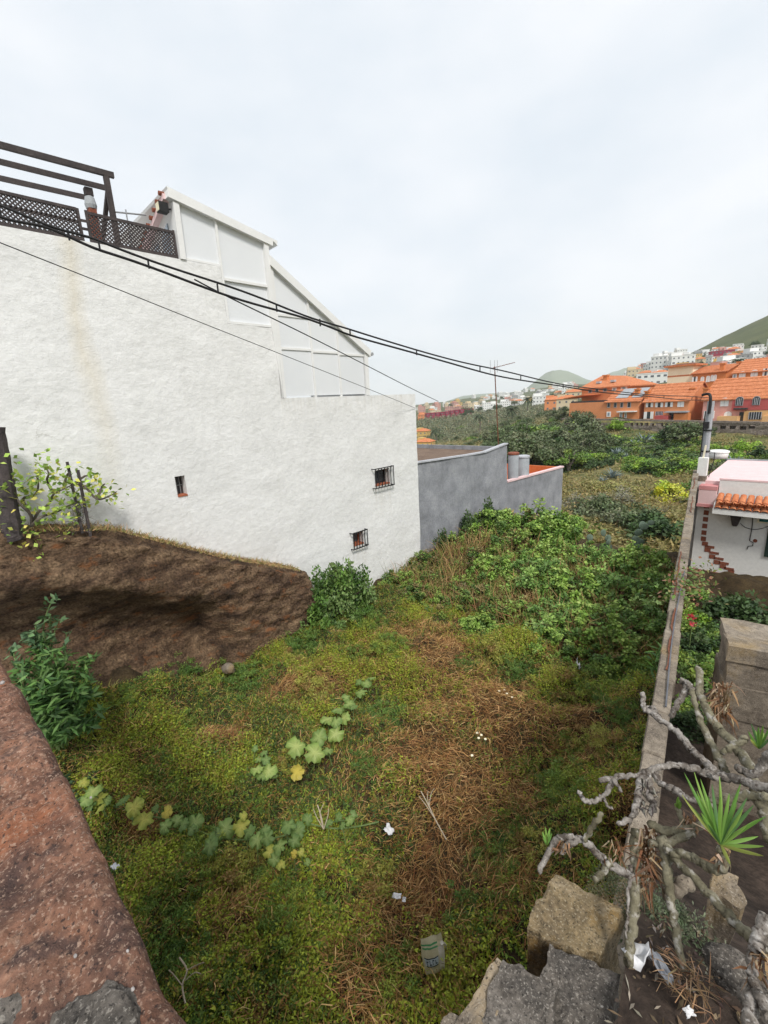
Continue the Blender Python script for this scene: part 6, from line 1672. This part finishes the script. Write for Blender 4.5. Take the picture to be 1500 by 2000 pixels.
# ------------------------------------------------------------------ shrub, post and stakes on the earth bank
XB = -11.45
bs = thing('spurge_shrub', 'sprawling leafy shrub with round leaves on the earth bank top', 'shrub', at_x(62, 1030, XB))
rootp = (62, 1028)
BR = [[rootp, (75, 1000), (95, 985), (105, 965), (125, 955), (145, 945)], [rootp, (60, 1005), (40, 985), (30, 965), (15, 930), (10, 905)], [(105, 965), (92, 940), (95, 925), (88, 908)], [(145, 945), (165, 950), (190, 975), (215, 968), (228, 960)],
      [(145, 945), (165, 930), (178, 930)], [rootp, (80, 1010), (110, 1000), (140, 985), (165, 980)], [(60, 1005), (45, 975), (70, 965), (75, 940), (70, 930)], [rootp, (50, 1040), (35, 1050), (15, 1060)], [rootp, (70, 1045), (80, 1065), (70, 1080)], [(30, 985), (10, 975), (-10, 970)], [(190, 975), (200, 950), (205, 945)], [(125, 955), (130, 930), (138, 920)]]
for b in BR:
    P = smooth_curve([at_x(u, v, XB + sr.uniform(-.15, .25)) for u, v in b], 4)
    MB().tube(P, list(np.linspace(.035, .010, len(P))), 5).build('branch', M_BARK, bs)
g = np.random.default_rng(88)
tips = [(88, 908, 14), (78, 915, 10), (100, 925, 14), (70, 930, 10), (73, 940, 8), (12, 905, 16), (15, 930, 18), (25, 950, 18), (30, 965, 16), (15, 975, 16), (20, 995, 16), (45, 950, 10), (40, 975, 16), (60, 965, 14), (75, 965, 12), (120, 945, 16), (132, 935, 12), (145, 930, 16), (140, 950, 12), (145, 975, 16), (138, 985, 14), (180, 935, 14), (178, 925, 10), (190, 950, 10), (200, 965, 14), (215, 960, 14), (224, 962, 14), (175, 970, 12), (110, 975, 10), (85, 985, 12), (100, 1000, 12), (140, 1018, 16), (150, 1010, 8), (45, 1035, 18), (30, 1040, 18), (70, 1055, 18), (80, 1068, 16), (60, 1070, 14), (0, 1000, 16), (-5, 950, 14), (5, 1085, 12), (120, 995, 10), (165, 985, 10), (55, 1015, 12), (112, 955, 10)]
C = []
for (u, v, w) in tips:
    p = at_x(u, v, XB + .1)
    C.append(p + g.normal(size=(int(w * 1.3), 3)) * .011 * w)
C = np.concatenate(C); n = len(C)
V, F, c = leaf_quads(C, g.uniform(.09, .15, n), g.uniform(.07, .10, n), jitter_col([(.16, .24, .045), (.22, .29, .06), (.11, .17, .035), (.30, .30, .07)], n, .25, g), .3, g)
o = link('foliage', raw_mesh('foliage', V - ORG[bs.name], None, F, c), M_LEAF, bs)
p0, p1, p2 = at_x(-12, 835, -11.4), at_x(6, 930, -11.35), at_x(22, 1026, -11.3)
tag(MB().tube(smooth_curve([p0, p1, p2, p2 - [0, 0, .3]]), .17, 9, jit=.08).build('wooden_post', M_DARKWOOD), 'thick dark leaning wooden post at the left edge', 'post')
for (u0, v0, u1, v1, w, lab) in ((131, 902, 158, 1028, .05, 'taller thin grey stake in the bank shrub'), (152, 918, 176, 1045, .055, 'shorter square stake right of the taller stake')):
    tag(MB().bar(at_x(u0, v0, XB + .1), at_x(u1, v1, XB + .15) - [0, 0, .15], w).build('stake', M_DARKWOOD), lab, 'stake')
# tangle of chicken wire and dead stems between the stakes
C0 = np.array([at_x(g.uniform(140, 172), g.uniform(985, 1042), XB + .1) for _ in range(260)])
D0 = g.normal(size=(260, 3)); D0[:, 0] *= .3
V, F3, F4, c = blade_tris(C0, D0, g.uniform(.1, .3, 260), .009, jitter_col([(.06, .05, .05), (.10, .08, .07)], 260, .3, g), g)
o = link('wire_tangle', raw_mesh('wire_tangle', V, F3, F4, c), M_DRY); tag(o, 'dark tangle of wire and dead stems between the stakes', 'tangle')
# dry grass fringe along the bank top
n = 2600; yy = g.uniform(.2, 7.35, n); zt_b = np.interp(yy, [-1, .5, 2.4, 4.66, 7.6, 8.2], [5.15, 5.05, 4.62, 3.32, 1.9, 1.6])
B0 = np.stack([g.uniform(-11.95, -11.25, n), yy, zt_b - .04], 1); D0 = g.normal(size=(n, 3)) * .7; D0[:, 2] = np.abs(D0[:, 2]) + .2
V, F3, F4, c = blade_tris(B0, D0, g.uniform(.08, .26, n), .012, jitter_col([(.24, .16, .08), (.15, .10, .05), (.12, .12, .04)], n, .3, g), g)
o = link('bank_grass', raw_mesh('bank_grass', V, F3, F4, c), M_DRY, kind='stuff'); tag(o, 'sparse dry grass fringe on the earth bank top', 'grass')

# oleander at the foot of the bank, broad-leaved sprig above it
def whorl_shrub(name, lab, base_px, stems, Lf, Wf, pal, seed, X, n_per=30):
    b = at_x(*base_px, X); t = thing(name, lab, 'shrub', b); g = np.random.default_rng(seed); C = []; D = []
    for (u, v, dx) in stems:
        tip = at_x(u, v, X + dx); P = smooth_curve([b + g.normal(size=3) * .05 - [0, 0, .3], (b + tip) / 2 + g.normal(size=3) * .12, tip], 5)
        MB().tube(P, list(np.linspace(.02, .007, len(P))), 5).build('stem', M_GREENSTEM, t)
        for k in range(n_per):
            i = int(len(P) * (.45 + .55 * g.random())) - 1; p = P[max(i, 0)]
            a = g.normal(size=3); a[2] = abs(a[2]) * .8 + .1; a /= np.linalg.norm(a)
            C.append(p + a * Lf * .5); D.append(a)
    C, D = np.array(C), np.array(D); n = len(C)
    V, F, c = leaf_quads(C, Lf * g.uniform(.7, 1.2, n), Wf * g.uniform(.8, 1.2, n), jitter_col(pal, n, .25, g), .7, g, D * 3)
    link('foliage', raw_mesh('foliage', V - b, None, F, c), M_LEAF, t); return t
whorl_shrub('oleander_shrub', 'dark green narrow leaved shrub at the foot of the bank', (110, 1430), [(60, 1290, 0), (100, 1270, .2), (130, 1275, 0), (80, 1320, .4), (160, 1290, .1), (185, 1285, 0), (120, 1330, .5), (60, 1350, .3), (150, 1350, .5), (95, 1380, .6), (180, 1360, .4), (120, 1300, -.2), (75, 1255, -.2), (150, 1400, .5), (200, 1390, .4), (190, 1420, .5), (40, 1380, .5), (35, 1320, .2), (110, 1420, .7), (70, 1420, .6), (140, 1440, .7), (45, 1300, 0), (170, 1320, .2), (90, 1345, .6)], .27, .05, [(.045, .09, .022), (.065, .12, .03), (.03, .065, .018)], 91, -9.6, 95)
whorl_shrub('broadleaf_sprig', 'tall blue green broad leaved sprig above the narrow leaved shrub', (90, 1320), [(105, 1165, 0), (98, 1200, .1), (115, 1210, 0), (70, 1215, 0), (55, 1240, .1), (130, 1235, 0), (85, 1240, .2), (25, 1262, 0), (40, 1250, 0)], .19, .075, [(.05, .085, .038), (.07, .115, .05), (.03, .06, .025)], 92, -9.9, 26)
p = at_z(1270, 1300, .4)
whorl_shrub('sword_leaf_plant', 'dark sword leaved plant beside the boundary wall foot', (1285, 1320), [(1300, 1262, 0), (1290, 1275, 0), (1310, 1280, 0), (1275, 1290, 0), (1265, 1305, 0), (1305, 1300, 0)], .34, .05, [(.07, .14, .03), (.10, .20, .04), (.04, .09, .02)], 93, at_z(1285, 1320, .4)[0], 16)

# ------------------------------------------------------------------ litter
def sheet(lab, name, u, v, z, w, h, m, seed, tilt=.4, cat='litter'):
    g = np.random.default_rng(seed); n = 7; p = at_z(u, v, z); V = []
    for i in range(n):
        for j in range(n):
            V.append(((i / (n - 1) - .5) * w + .05 * w * g.normal(), (j / (n - 1) - .5) * h + .05 * h * g.normal(), .16 * w * g.normal()))
    V = np.array(V); F = [(i * n + j, (i + 1) * n + j, (i + 1) * n + j + 1, i * n + j + 1) for i in range(n - 1) for j in range(n - 1)]
    R3 = np.array(Matrix.Rotation(seed * 1.7, 3, 'Z') @ Matrix.Rotation(tilt, 3, 'X'))
    o = link(name, raw_mesh(name, V @ R3.T + p, None, F), m); sdm = o.modifiers.new('thick', 'SOLIDIFY'); sdm.thickness = .003
    return tag(o, lab, cat)
M_PAPER = mat('white_litter', [(.62, .62, .63), (.74, .74, .75)], scale=20, rough=.5, fine=.05)
sheet('crumpled white paper in the dry grass right of the vines', 'paper', 760, 1620, .40, .13, .15, M_PAPER, 1)
sheet('white litter scrap near the red wall edge', 'paper', 225, 1692, .42, .12, .09, M_PAPER, 2)
sheet('small white scrap in brown grass below the twig', 'paper', 775, 1749, .40, .07, .13, M_PAPER, 3)
sheet('tiny white scrap right of the small white scrap', 'paper', 789, 1757, .40, .05, .05, M_PAPER, 4)
sheet('thin pale stick like scrap in the green weeds by the shrubs', 'paper', 1130, 1297, .4, .3, .05, M_PAPER, 5)
def fsheet(lab, u, v, L, w, h, seed, m):
    p = at_r(u, v, L); return sheet(lab, 'paper', u, v, p[2], w, h, m, seed)
fsheet('white folded paper on dark soil under the branches', 1246, 1860, 2.45, .10, .06, 6, M_PAPER)
fsheet('bluish plastic shard beside the white paper', 1292, 1888, 2.42, .09, .03, 7, M_GREYTRIM)
fsheet('pale scrap on soil near the dry roots', 1346, 1976, 2.35, .03, .02, 8, M_PAPER)
# fertiliser sack
def sack():
    c = at_z(846, 1862, .62); sc = depth_of(c) / FOC
    t = thing('empty_sack', 'crumpled cream sack with green stripes and blue lettering lying in grass', 'sack', c)
    rx = RM @ [1, 0, 0]; dn = unit(np.array([np.array([RM @ [0, 1, 0]])[0] * [1, 1, .75]]))[0]; nr_ = np.cross(dn, rx); nr_ /= np.linalg.norm(nr_)
    if nr_[2] < 0: nr_ = -nr_
    g = np.random.default_rng(4)
    def P(a, b, e=0.0):   # a across 0..1, b down 0..1
        w = np.interp(b, [0, .5, 1], [40, 45, 36]) * sc; h = 66 * sc
        bulge = .055 * (math.sin(math.pi * a) ** .6) * (math.sin(math.pi * min(max(b, .02), .98)) ** .5) + .008 * float(fbm(a * 5, b * 6, 3, 3))
        skew = (b - .5) * 10 * sc
        return c + rx * ((a - .5) * w + skew + (.5 - a) * 0) + dn * ((b - .5) * h - (a - .5) * 12 * sc) + nr_ * (bulge + e)
    def patch(a0, a1, b0, b1, e, name, m, na=10, nb=10, sag=0.0):
        V = []; 
        for i in range(na + 1):
            for j in range(nb + 1):
                a = a0 + (a1 - a0) * i / na; b = b0 + (b1 - b0) * j / nb
                V.append(P(a, b + sag * (2 * (i / na) - 1) ** 2, e))
        F = [(i * (nb + 1) + j, (i + 1) * (nb + 1) + j, (i + 1) * (nb + 1) + j + 1, i * (nb + 1) + j + 1) for i in range(na) for j in range(nb)]
        return MB().add(V, F).build(name, m, t, smooth=True)
    M1 = mat('sack_cream', [(.48, .44, .27), (.58, .54, .38)], scale=8, rough=.5, fine=.08)
    M2 = mat('sack_green', [(.06, .26, .10), (.10, .32, .14)], scale=8, rough=.5, fine=.08)
    M3 = mat('sack_pale_blue', [(.42, .50, .55), (.5, .57, .62)], scale=8, rough=.5, fine=.08)
    M4 = mat('sack_dark_print', [(.02, .04, .06), (.03, .06, .08)], scale=8, rough=.5, fine=.08)
    M5 = mat('sack_white', [(.58, .55, .47), (.66, .63, .55)], scale=8, rough=.5, fine=.08)
    patch(0, 1, 0, 1, 0, 'film', M1, 18, 24)
    patch(.74, .99, .28, .98, .003, 'white_side', M5)
    patch(.0, .74, .15, .19, .003, 'green_stripe', M2); patch(.05, .74, .23, .27, .003, 'green_stripe', M2)
    patch(.10, .70, .52, .74, .003, 'label_panel', M3, sag=-.03)
    patch(.10, .70, .50, .525, .005, 'dark_edge', M4, sag=-.03); patch(.14, .68, .735, .765, .005, 'dark_edge', M4, sag=-.03)
    for k, (a, b) in enumerate(((.17, .57), (.30, .56), (.43, .55), (.56, .55))):
        patch(a, a + .025, b, b + .13, .006, 'print_mark', M4, 2, 4); patch(a + .025, a + .08, b + (.10 if k % 2 else .0), b + (.13 if k % 2 else .03), .006, 'print_mark', M4, 2, 2)
    h0 = P(.95, .22, .02); h1 = at_z(872, 1851, .46)
    MB().tube([h0, (h0 + h1) / 2 + [0, 0, .03], h1], [.022, .016, .02], 6).build('twisted_end', M5, t)
sack()

# pale dead twigs in the grass
M_TWIG = mat('bleached_twig', [(.36, .30, .22), (.48, .42, .32)], scale=9, rough=.9, fine=.15)
def twig(lab, main, subs, r_=.010):
    up = lambda u, v, z: at_z(u, v, z)
    t = thing('dead_twig', lab, 'twig', up(*main[0], .35))
    MB().tube(smooth_curve([up(u, v, .38 + .25 * i / len(main)) for i, (u, v) in enumerate(main)], 4), r_, 5).build('stalk', M_TWIG, t)
    for s in subs: MB().tube(smooth_curve([up(u, v, .45 + .1 * i) for i, (u, v) in enumerate(s)], 4), r_ * .65, 5).build('side_twig', M_TWIG, t)
twig('pale branching dead stalk in the brown grass', [(872, 1640), (850, 1600), (838, 1575), (822, 1545)], [[(838, 1575), (842, 1550), (848, 1540)], [(850, 1600), (830, 1570), (818, 1555)], [(842, 1585), (835, 1560), (836, 1545)]])
twig('bleached curled twig in the bottom left weeds', [(362, 1960), (356, 1925), (365, 1895), (350, 1870)], [[(365, 1895), (385, 1885), (398, 1880)], [(356, 1925), (340, 1905), (330, 1895)], [(362, 1915), (380, 1900), (392, 1902)]])
twig('bleached grass tuft stalks above the vine end', [(632, 1620), (628, 1598), (620, 1572)], [[(632, 1620), (618, 1595), (612, 1580)], [(632, 1620), (640, 1595), (642, 1580)], [(632, 1620), (625, 1590), (632, 1570)]])
# little white daisies
for (u, v) in ((932, 1432), (940, 1436), (948, 1444), (935, 1442), (975, 1350), (985, 1348), (990, 1355), (1000, 1362), (922, 1476)):
    p = at_z(u, v, .42)
    t = thing('daisy', 'tiny cream flower in the dry middle of the lot', 'flower', p, 'cream flowers in the dry grass')
    MB().tube([p - [0, 0, .3], p], .004, 4).build('stem', M_GREENSTEM, t)
    MB().add([p + [.028 * math.cos(a), .028 * math.sin(a), .012 if i % 2 else 0] for i, a in enumerate(np.linspace(0, 6.28, 11)[:-1])], [tuple(range(10))]).build('petals', M_CREAM, t)

# ------------------------------------------------------------------ bare succulent shrub in the right foreground
M_KB = mat('pale_succulent_bark', [(.06, .05, .042), (.16, .14, .12), (.28, .255, .23), (.40, .38, .35)], scale=16, rough=.9, fine=.25, bump=.8, bscale=70, bdist=.006)
add_layer(M_KB, (.06, .045, .035), noise_mask(42, .54, .62, (1, 1, 1), .85))
add_layer(M_KB, (.52, .50, .47), noise_mask(60, .58, .66, (1, 1, 1), .6))
M_KG = mat('olive_succulent_bark', [(.08, .07, .045), (.16, .145, .095), (.23, .21, .15)], scale=14, rough=.85, fine=.2, bump=.6, bscale=60, bdist=.005)
add_layer(M_KG, (.40, .38, .34), noise_mask(26, .54, .64, (1, 1, 1), .75))
add_layer(M_KG, (.06, .05, .035), noise_mask(55, .57, .65, (1, 1, 1), .8))
kl = thing('succulent_shrub', 'bare grey branched succulent shrub with green leaf rosettes, right foreground', 'shrub', at_r(1336, 1896, 2.42))
def kbranch(pts, L0, L1, w0, w1, m=None, knob=.17):
    n0 = len(pts); u0_ = pts[0][0]
    P = [at_r(u, v, L0 + (L1 - L0) * i / (n0 - 1) + sr.uniform(-.01, .01)) for i, (u, v) in enumerate(pts)]
    P = smooth_curve(P, 7); W = np.linspace(w0, w1, len(P))
    rad = []
    for i, p in enumerate(P):
        k = 1 + knob * float(vn(i * .55 + w0, u0_ * .37, 0)) * 1.4 + knob * .45 * sr.uniform(-1, 1)
        rad.append(.74 * W[i] / 2 * depth_of(p) / FOC * k)
    P = [p + np.array([sr.uniform(-1, 1) for _ in range(3)]) * (.0035 + .10 * rad[i]) for i, p in enumerate(P)]
    return MB().tube(P, rad, 11, jit=.10).build('branch', m or M_KB, kl, smooth=True)
K = kbranch
K([(1404, 1512), (1376, 1488), (1348, 1460), (1325, 1432), (1304, 1416), (1276, 1396), (1258, 1382), (1256, 1354)], 2.55, 2.75, 22, 11)
K([(1310, 1400), (1322, 1378), (1336, 1352), (1342, 1334), (1330, 1330)], 2.7, 2.75, 13, 15)
K([(1286, 1400), (1276, 1386), (1262, 1384)], 2.72, 2.74, 14, 15)
K([(1352, 1346), (1362, 1385), (1376, 1424), (1404, 1480), (1424, 1518)], 2.72, 2.6, 15, 19, M_KG)
K([(1342, 1334), (1352, 1348)], 2.73, 2.72, 15, 16)
K([(1366, 1302), (1366, 1350), (1380, 1385), (1400, 1418), (1425, 1444), (1448, 1472), (1466, 1506), (1482, 1555), (1494, 1590), (1505, 1640)], 2.75, 2.45, 17, 30, M_KG, .05)
K([(1412, 1470), (1432, 1456), (1458, 1442)], 2.5, 2.5, 14, 19, M_KG)
K([(1402, 1518), (1370, 1506), (1340, 1497), (1312, 1494), (1276, 1502), (1240, 1514), (1204, 1518), (1172, 1526)], 2.5, 2.45, 18, 12)
K([(1196, 1526), (1190, 1540), (1176, 1556), (1156, 1566), (1140, 1560), (1130, 1547)], 2.45, 2.42, 13, 10)
K([(1200, 1524), (1210, 1540), (1212, 1544)], 2.44, 2.43, 10, 6)
K([(1276, 1504), (1290, 1530), (1316, 1542), (1346, 1560), (1380, 1570)], 2.48, 2.4, 18, 16)
K([(1262, 1510), (1248, 1540), (1242, 1572), (1232, 1598), (1208, 1610)], 2.46, 2.4, 20, 10)
K([(1262, 1512), (1268, 1545), (1276, 1575), (1270, 1590)], 2.46, 2.43, 20, 12)
K([(1180, 1560), (1188, 1575), (1196, 1580)], 2.44, 2.43, 8, 5)
K([(1272, 1614), (1300, 1622), (1340, 1620), (1374, 1612)], 2.4, 2.35, 22, 20, M_KG, .05)
K([(1270, 1648), (1310, 1642), (1356, 1628)], 2.4, 2.35, 18, 18, M_KG, .05)
K([(1335, 1618), (1328, 1592), (1322, 1572)], 2.38, 2.36, 14, 11, M_KG)
K([(1244, 1622), (1240, 1680), (1240, 1760), (1232, 1830), (1226, 1880)], 2.42, 2.42, 27, 24, M_KG, .05)
K([(1232, 1690), (1228, 1730), (1226, 1790), (1222, 1830)], 2.40, 2.40, 10, 5)
K([(1294, 1636), (1302, 1690), (1310, 1750), (1318, 1812), (1336, 1896)], 2.38, 2.40, 26, 18, M_KG, .06)
K([(1305, 1662), (1340, 1670), (1370, 1684), (1394, 1700), (1412, 1690), (1410, 1660)], 2.36, 2.2, 20, 22, M_KG, .05)
K([(1300, 1650), (1330, 1690), (1372, 1732), (1416, 1782), (1452, 1818), (1486, 1846), (1520, 1856)], 2.38, 2.15, 18, 30, M_KG, .06)
K([(1236, 1712), (1196, 1692), (1172, 1674), (1150, 1650), (1122, 1637), (1092, 1636), (1074, 1662), (1052, 1706)], 2.42, 2.35, 22, 13, None, .06)
K([(1142, 1640), (1158, 1612), (1176, 1588)], 2.36, 2.34, 14, 12, M_KG)
K([(1194, 1684), (1180, 1700), (1160, 1716)], 2.39, 2.36, 18, 14, M_KG)
K([(1128, 1642), (1112, 1648), (1098, 1664)], 2.36, 2.33, 12, 16)
K([(1440, 1500), (1470, 1510), (1500, 1482), (1530, 1460)], 2.5, 2.4, 18, 26)
K([(1404, 1515), (1440, 1522), (1480, 1535), (1520, 1545)], 2.52, 2.4, 22, 26)
K([(1380, 1572), (1420, 1562), (1460, 1555), (1500, 1560)], 2.4, 2.3, 18, 22, M_KG)
K([(1472, 1852), (1466, 1880), (1474, 1915), (1484, 1950), (1500, 1990)], 2.15, 2.05, 22, 26)
K([(1500, 1790), (1484, 1830), (1478, 1860)], 2.15, 2.12, 40, 30)
K([(1470, 1950), (1462, 1990), (1466, 2030)], 2.1, 2.05, 32, 30)
K([(1345, 1725), (1322, 1735), (1300, 1745)], 2.5, 2.5, 36, 30, M_CONCRETE, .05)
# leaf rosettes
def strap():
    V = []; n = 9
    for i in range(n):
        t = i / (n - 1); w = .5 * (math.sin(math.pi * min(t * .86 + .10, 1)) ** .7) * .105 if i < n - 1 else .004
        z = t; y = -.10 * t * t
        V += [(-w, y + .012, z), (0, y - .010, z), (w, y + .012, z)]
    F = []
    for i in range(n - 1):
        a = i * 3; F += [(a, a + 1, a + 4, a + 3), (a + 1, a + 2, a + 5, a + 4)]
    return np.array(V), F
SV, SF = strap()
def strap_mesh(c):
    me = raw_mesh('leaf', SV, None, SF, np.tile(np.array(c), (len(SV), 1)), smooth=True); me.materials.append(M_LEAF); return me
STR = [strap_mesh(c) for c in ((.16, .30, .05), (.11, .24, .04), (.22, .36, .07), (.09, .19, .06), (.32, .36, .08))]
def rosette(base, L, tips, wpx):
    b = at_r(*base, L)
    for (u, v, k) in tips:
        tip = at_r(base[0] + (u - base[0]) * .9, base[1] + (v - base[1]) * .9, L + sr.uniform(-.12, .08)); d = Vector(tip - b); ln = d.length
        o = link('leaf', STR[k], None, kl, loc=b - ORG[kl.name]); o.rotation_mode = 'QUATERNION'
        # turn the blade's face to the light
        z = d.normalized(); y = Vector(EYE - b).normalized() * -1; y = (y - z * y.dot(z)).normalized(); x = y.cross(z)
        o.rotation_quaternion = (Matrix((x, y, z)).transposed()).to_quaternion() @ Matrix.Rotation(sr.uniform(-.7, .7), 3, 'Z').to_quaternion()
        w = wpx * depth_of(b) / FOC / .105
        o.scale = (w, ln * .8, ln)
rosette((1408, 1650), 2.2, [(1328, 1495, 1), (1346, 1497, 2), (1364, 1510, 0), (1386, 1517, 3), (1410, 1504, 2), (1427, 1537, 0), (1451, 1517, 1), (1464, 1546, 3), (1461, 1574, 2), (1488, 1592, 0), (1503, 1583, 1), (1488, 1634, 0), (1506, 1657, 2), (1508, 1680, 4), (1322, 1547, 4), (1392, 1594, 0), (1432, 1700, 4), (1340, 1560, 1), (1400, 1540, 0), (1438, 1560, 2), (1375, 1540, 1), (1450, 1590, 0), (1470, 1610, 2), (1418, 1580, 2), (1380, 1600, 3), (1360, 1575, 0), (1436, 1600, 0), (1350, 1530, 0), (1480, 1560, 3)], 6.5)
rosette((1482, 1462), 2.55, [(1455, 1422, 1), (1468, 1408, 3), (1480, 1412, 1), (1495, 1410, 0), (1508, 1418, 1), (1510, 1440, 3), (1460, 1440, 4), (1476, 1425, 0), (1492, 1428, 2), (1470, 1445, 1)], 5)
rosette((1068, 1650), 2.36, [(1058, 1622, 0), (1066, 1612, 2), (1074, 1614, 0), (1080, 1625, 1), (1070, 1625, 2), (1060, 1632, 1)], 5)
rosette((1324, 1580), 2.36, [(1322, 1548, 0), (1318, 1566, 2), (1328, 1560, 1), (1334, 1564, 0)], 6)
# hanging dead leaves
def dead(px, L, n, ln, seed, parent=kl, cols=((.10, .05, .025), (.15, .095, .055), (.06, .035, .02), (.20, .15, .10))):
    g = np.random.default_rng(seed); B = np.array([at_r(g.uniform(px[0], px[2]), g.uniform(px[1], px[3]), L + g.uniform(-.05, .05)) for _ in range(n)])
    D = g.normal(size=(n, 3)) * .5; D[:, 2] -= .8
    V, F3, F4, c = blade_tris(B, D, g.uniform(.4, 1, n) * ln, g.uniform(.004, .010, n), jitter_col(cols, n, .3, g), g)
    o = link('dead_leaves', raw_mesh('dead_leaves', V - ORG[parent.name], F3, F4, c), M_DRY, parent)
    return o
dead((1250, 1610, 1282, 1740), 2.42, 170, .14, 1); dead((1390, 1330, 1432, 1400), 2.7, 110, .14, 2); dead((1085, 1640, 1112, 1664), 2.33, 40, .07, 3); dead((1395, 1650, 1425, 1690), 2.22, 30, .06, 4)
dead((1180, 1640, 1215, 1680), 2.4, 30, .08, 5); dead((1330, 1590, 1360, 1620), 2.36, 40, .07, 6); dead((1470, 1850, 1500, 1900), 2.12, 40, .09, 7); dead((1248, 1520, 1280, 1580), 2.44, 70, .06, 12, kl, ((.06, .05, .045), (.13, .12, .105)))
# dry root ball and leaf litter on the soil
rb_ = at_r(1342, 1920, 2.4)
t = thing('dry_root_tuft', 'tangled dry brown root tuft at the bottom of the bare shrub', 'tuft', rb_)
g = np.random.default_rng(9); n = 150; D0 = g.normal(size=(n, 3)); D0[:, 2] *= .5
V, F3, F4, c = blade_tris(np.zeros((n, 3)) + g.normal(size=(n, 3)) * .035, D0, g.uniform(.03, .10, n), g.uniform(.002, .005, n), jitter_col([(.15, .09, .05), (.2, .14, .085), (.09, .05, .03)], n, .3, g), g)
link('stalks', raw_mesh('stalks', V, F3, F4, c), M_DRY, t)
n = 900; xx = g.uniform(-.25, .6, n); yy = g.uniform(.9, 2.0, n); zz = garden_z(xx, yy) + .01
V, F, c = leaf_quads(np.stack([xx, yy, zz], 1), g.uniform(.012, .05, n), g.uniform(.006, .014, n), jitter_col([(.05, .035, .022), (.09, .065, .042), (.03, .022, .018), (.14, .12, .10)], n, .4, g), 1.5, g)
o = link('leaf_litter', raw_mesh('leaf_litter', V, None, F, c), M_DRY, kind='stuff'); tag(o, 'dry leaf litter scattered on the dark soil', 'litter')
t = thing('grey_green_bush', 'fine grey green bush behind the bare succulent stems', 'bush', at_r(1325, 1800, 2.75) - [0, 0, .2])
t.scale = (.19, .22, .24); link('foliage', bush_mesh('foliage', (1, 1, 1), 40, 5000, .09, .03, [(.05, .065, .035), (.075, .085, .05), (.035, .045, .025)], 97, .4, .3)[0], None, t)
t = thing('grey_green_bush', 'small fine bush beside the squared lichen block', 'bush', at_r(1205, 1720, 2.8) - [0, 0, .1])
t.scale = (.12, .12, .13); link('foliage', bush_mesh('foliage', (1, 1, 1), 30, 2600, .11, .04, [(.06, .07, .035), (.10, .10, .05), (.12, .09, .05)], 98, .4, .3)[0], None, t)
# red flowers by the wall
for k, (u, v) in enumerate(((1353, 1205), (1352, 1218))):
    p = at_y(u, v, 9.6); t = thing('red_flower', ('upper' if k == 0 else 'lower') + ' red flower beside the boundary wall', 'flower', p, 'red flowers by the wall')
    g = np.random.default_rng(k); V, F, c = leaf_quads(g.normal(size=(24, 3)) * .03, .06, .05, jitter_col([(.45, .03, .04), (.55, .06, .07)], 24, .2, g), .3, g)
    link('petals', raw_mesh('petals', V, None, F, c), M_LEAF, t); MB().tube([p, p - [0, 0, .5]], .008, 4).build('stem', M_GREENSTEM, t)
# creeper on the boundary wall
cp = at_z(1342, 1140, 4.02); t = thing('wall_creeper', 'small leafy creeper growing over the boundary wall top', 'creeper', cp)
g = np.random.default_rng(5); n = 420; C = g.normal(size=(n, 3)) * [.16, .45, .10] + [.02, 0, -.02]
V, F, c = leaf_quads(C, g.uniform(.05, .10, n), g.uniform(.03, .06, n), jitter_col([(.08, .13, .03), (.12, .11, .04), (.05, .08, .02), (.14, .07, .04)], n, .3, g), .5, g)
link('foliage', raw_mesh('foliage', V, None, F, c), M_LEAF, t)
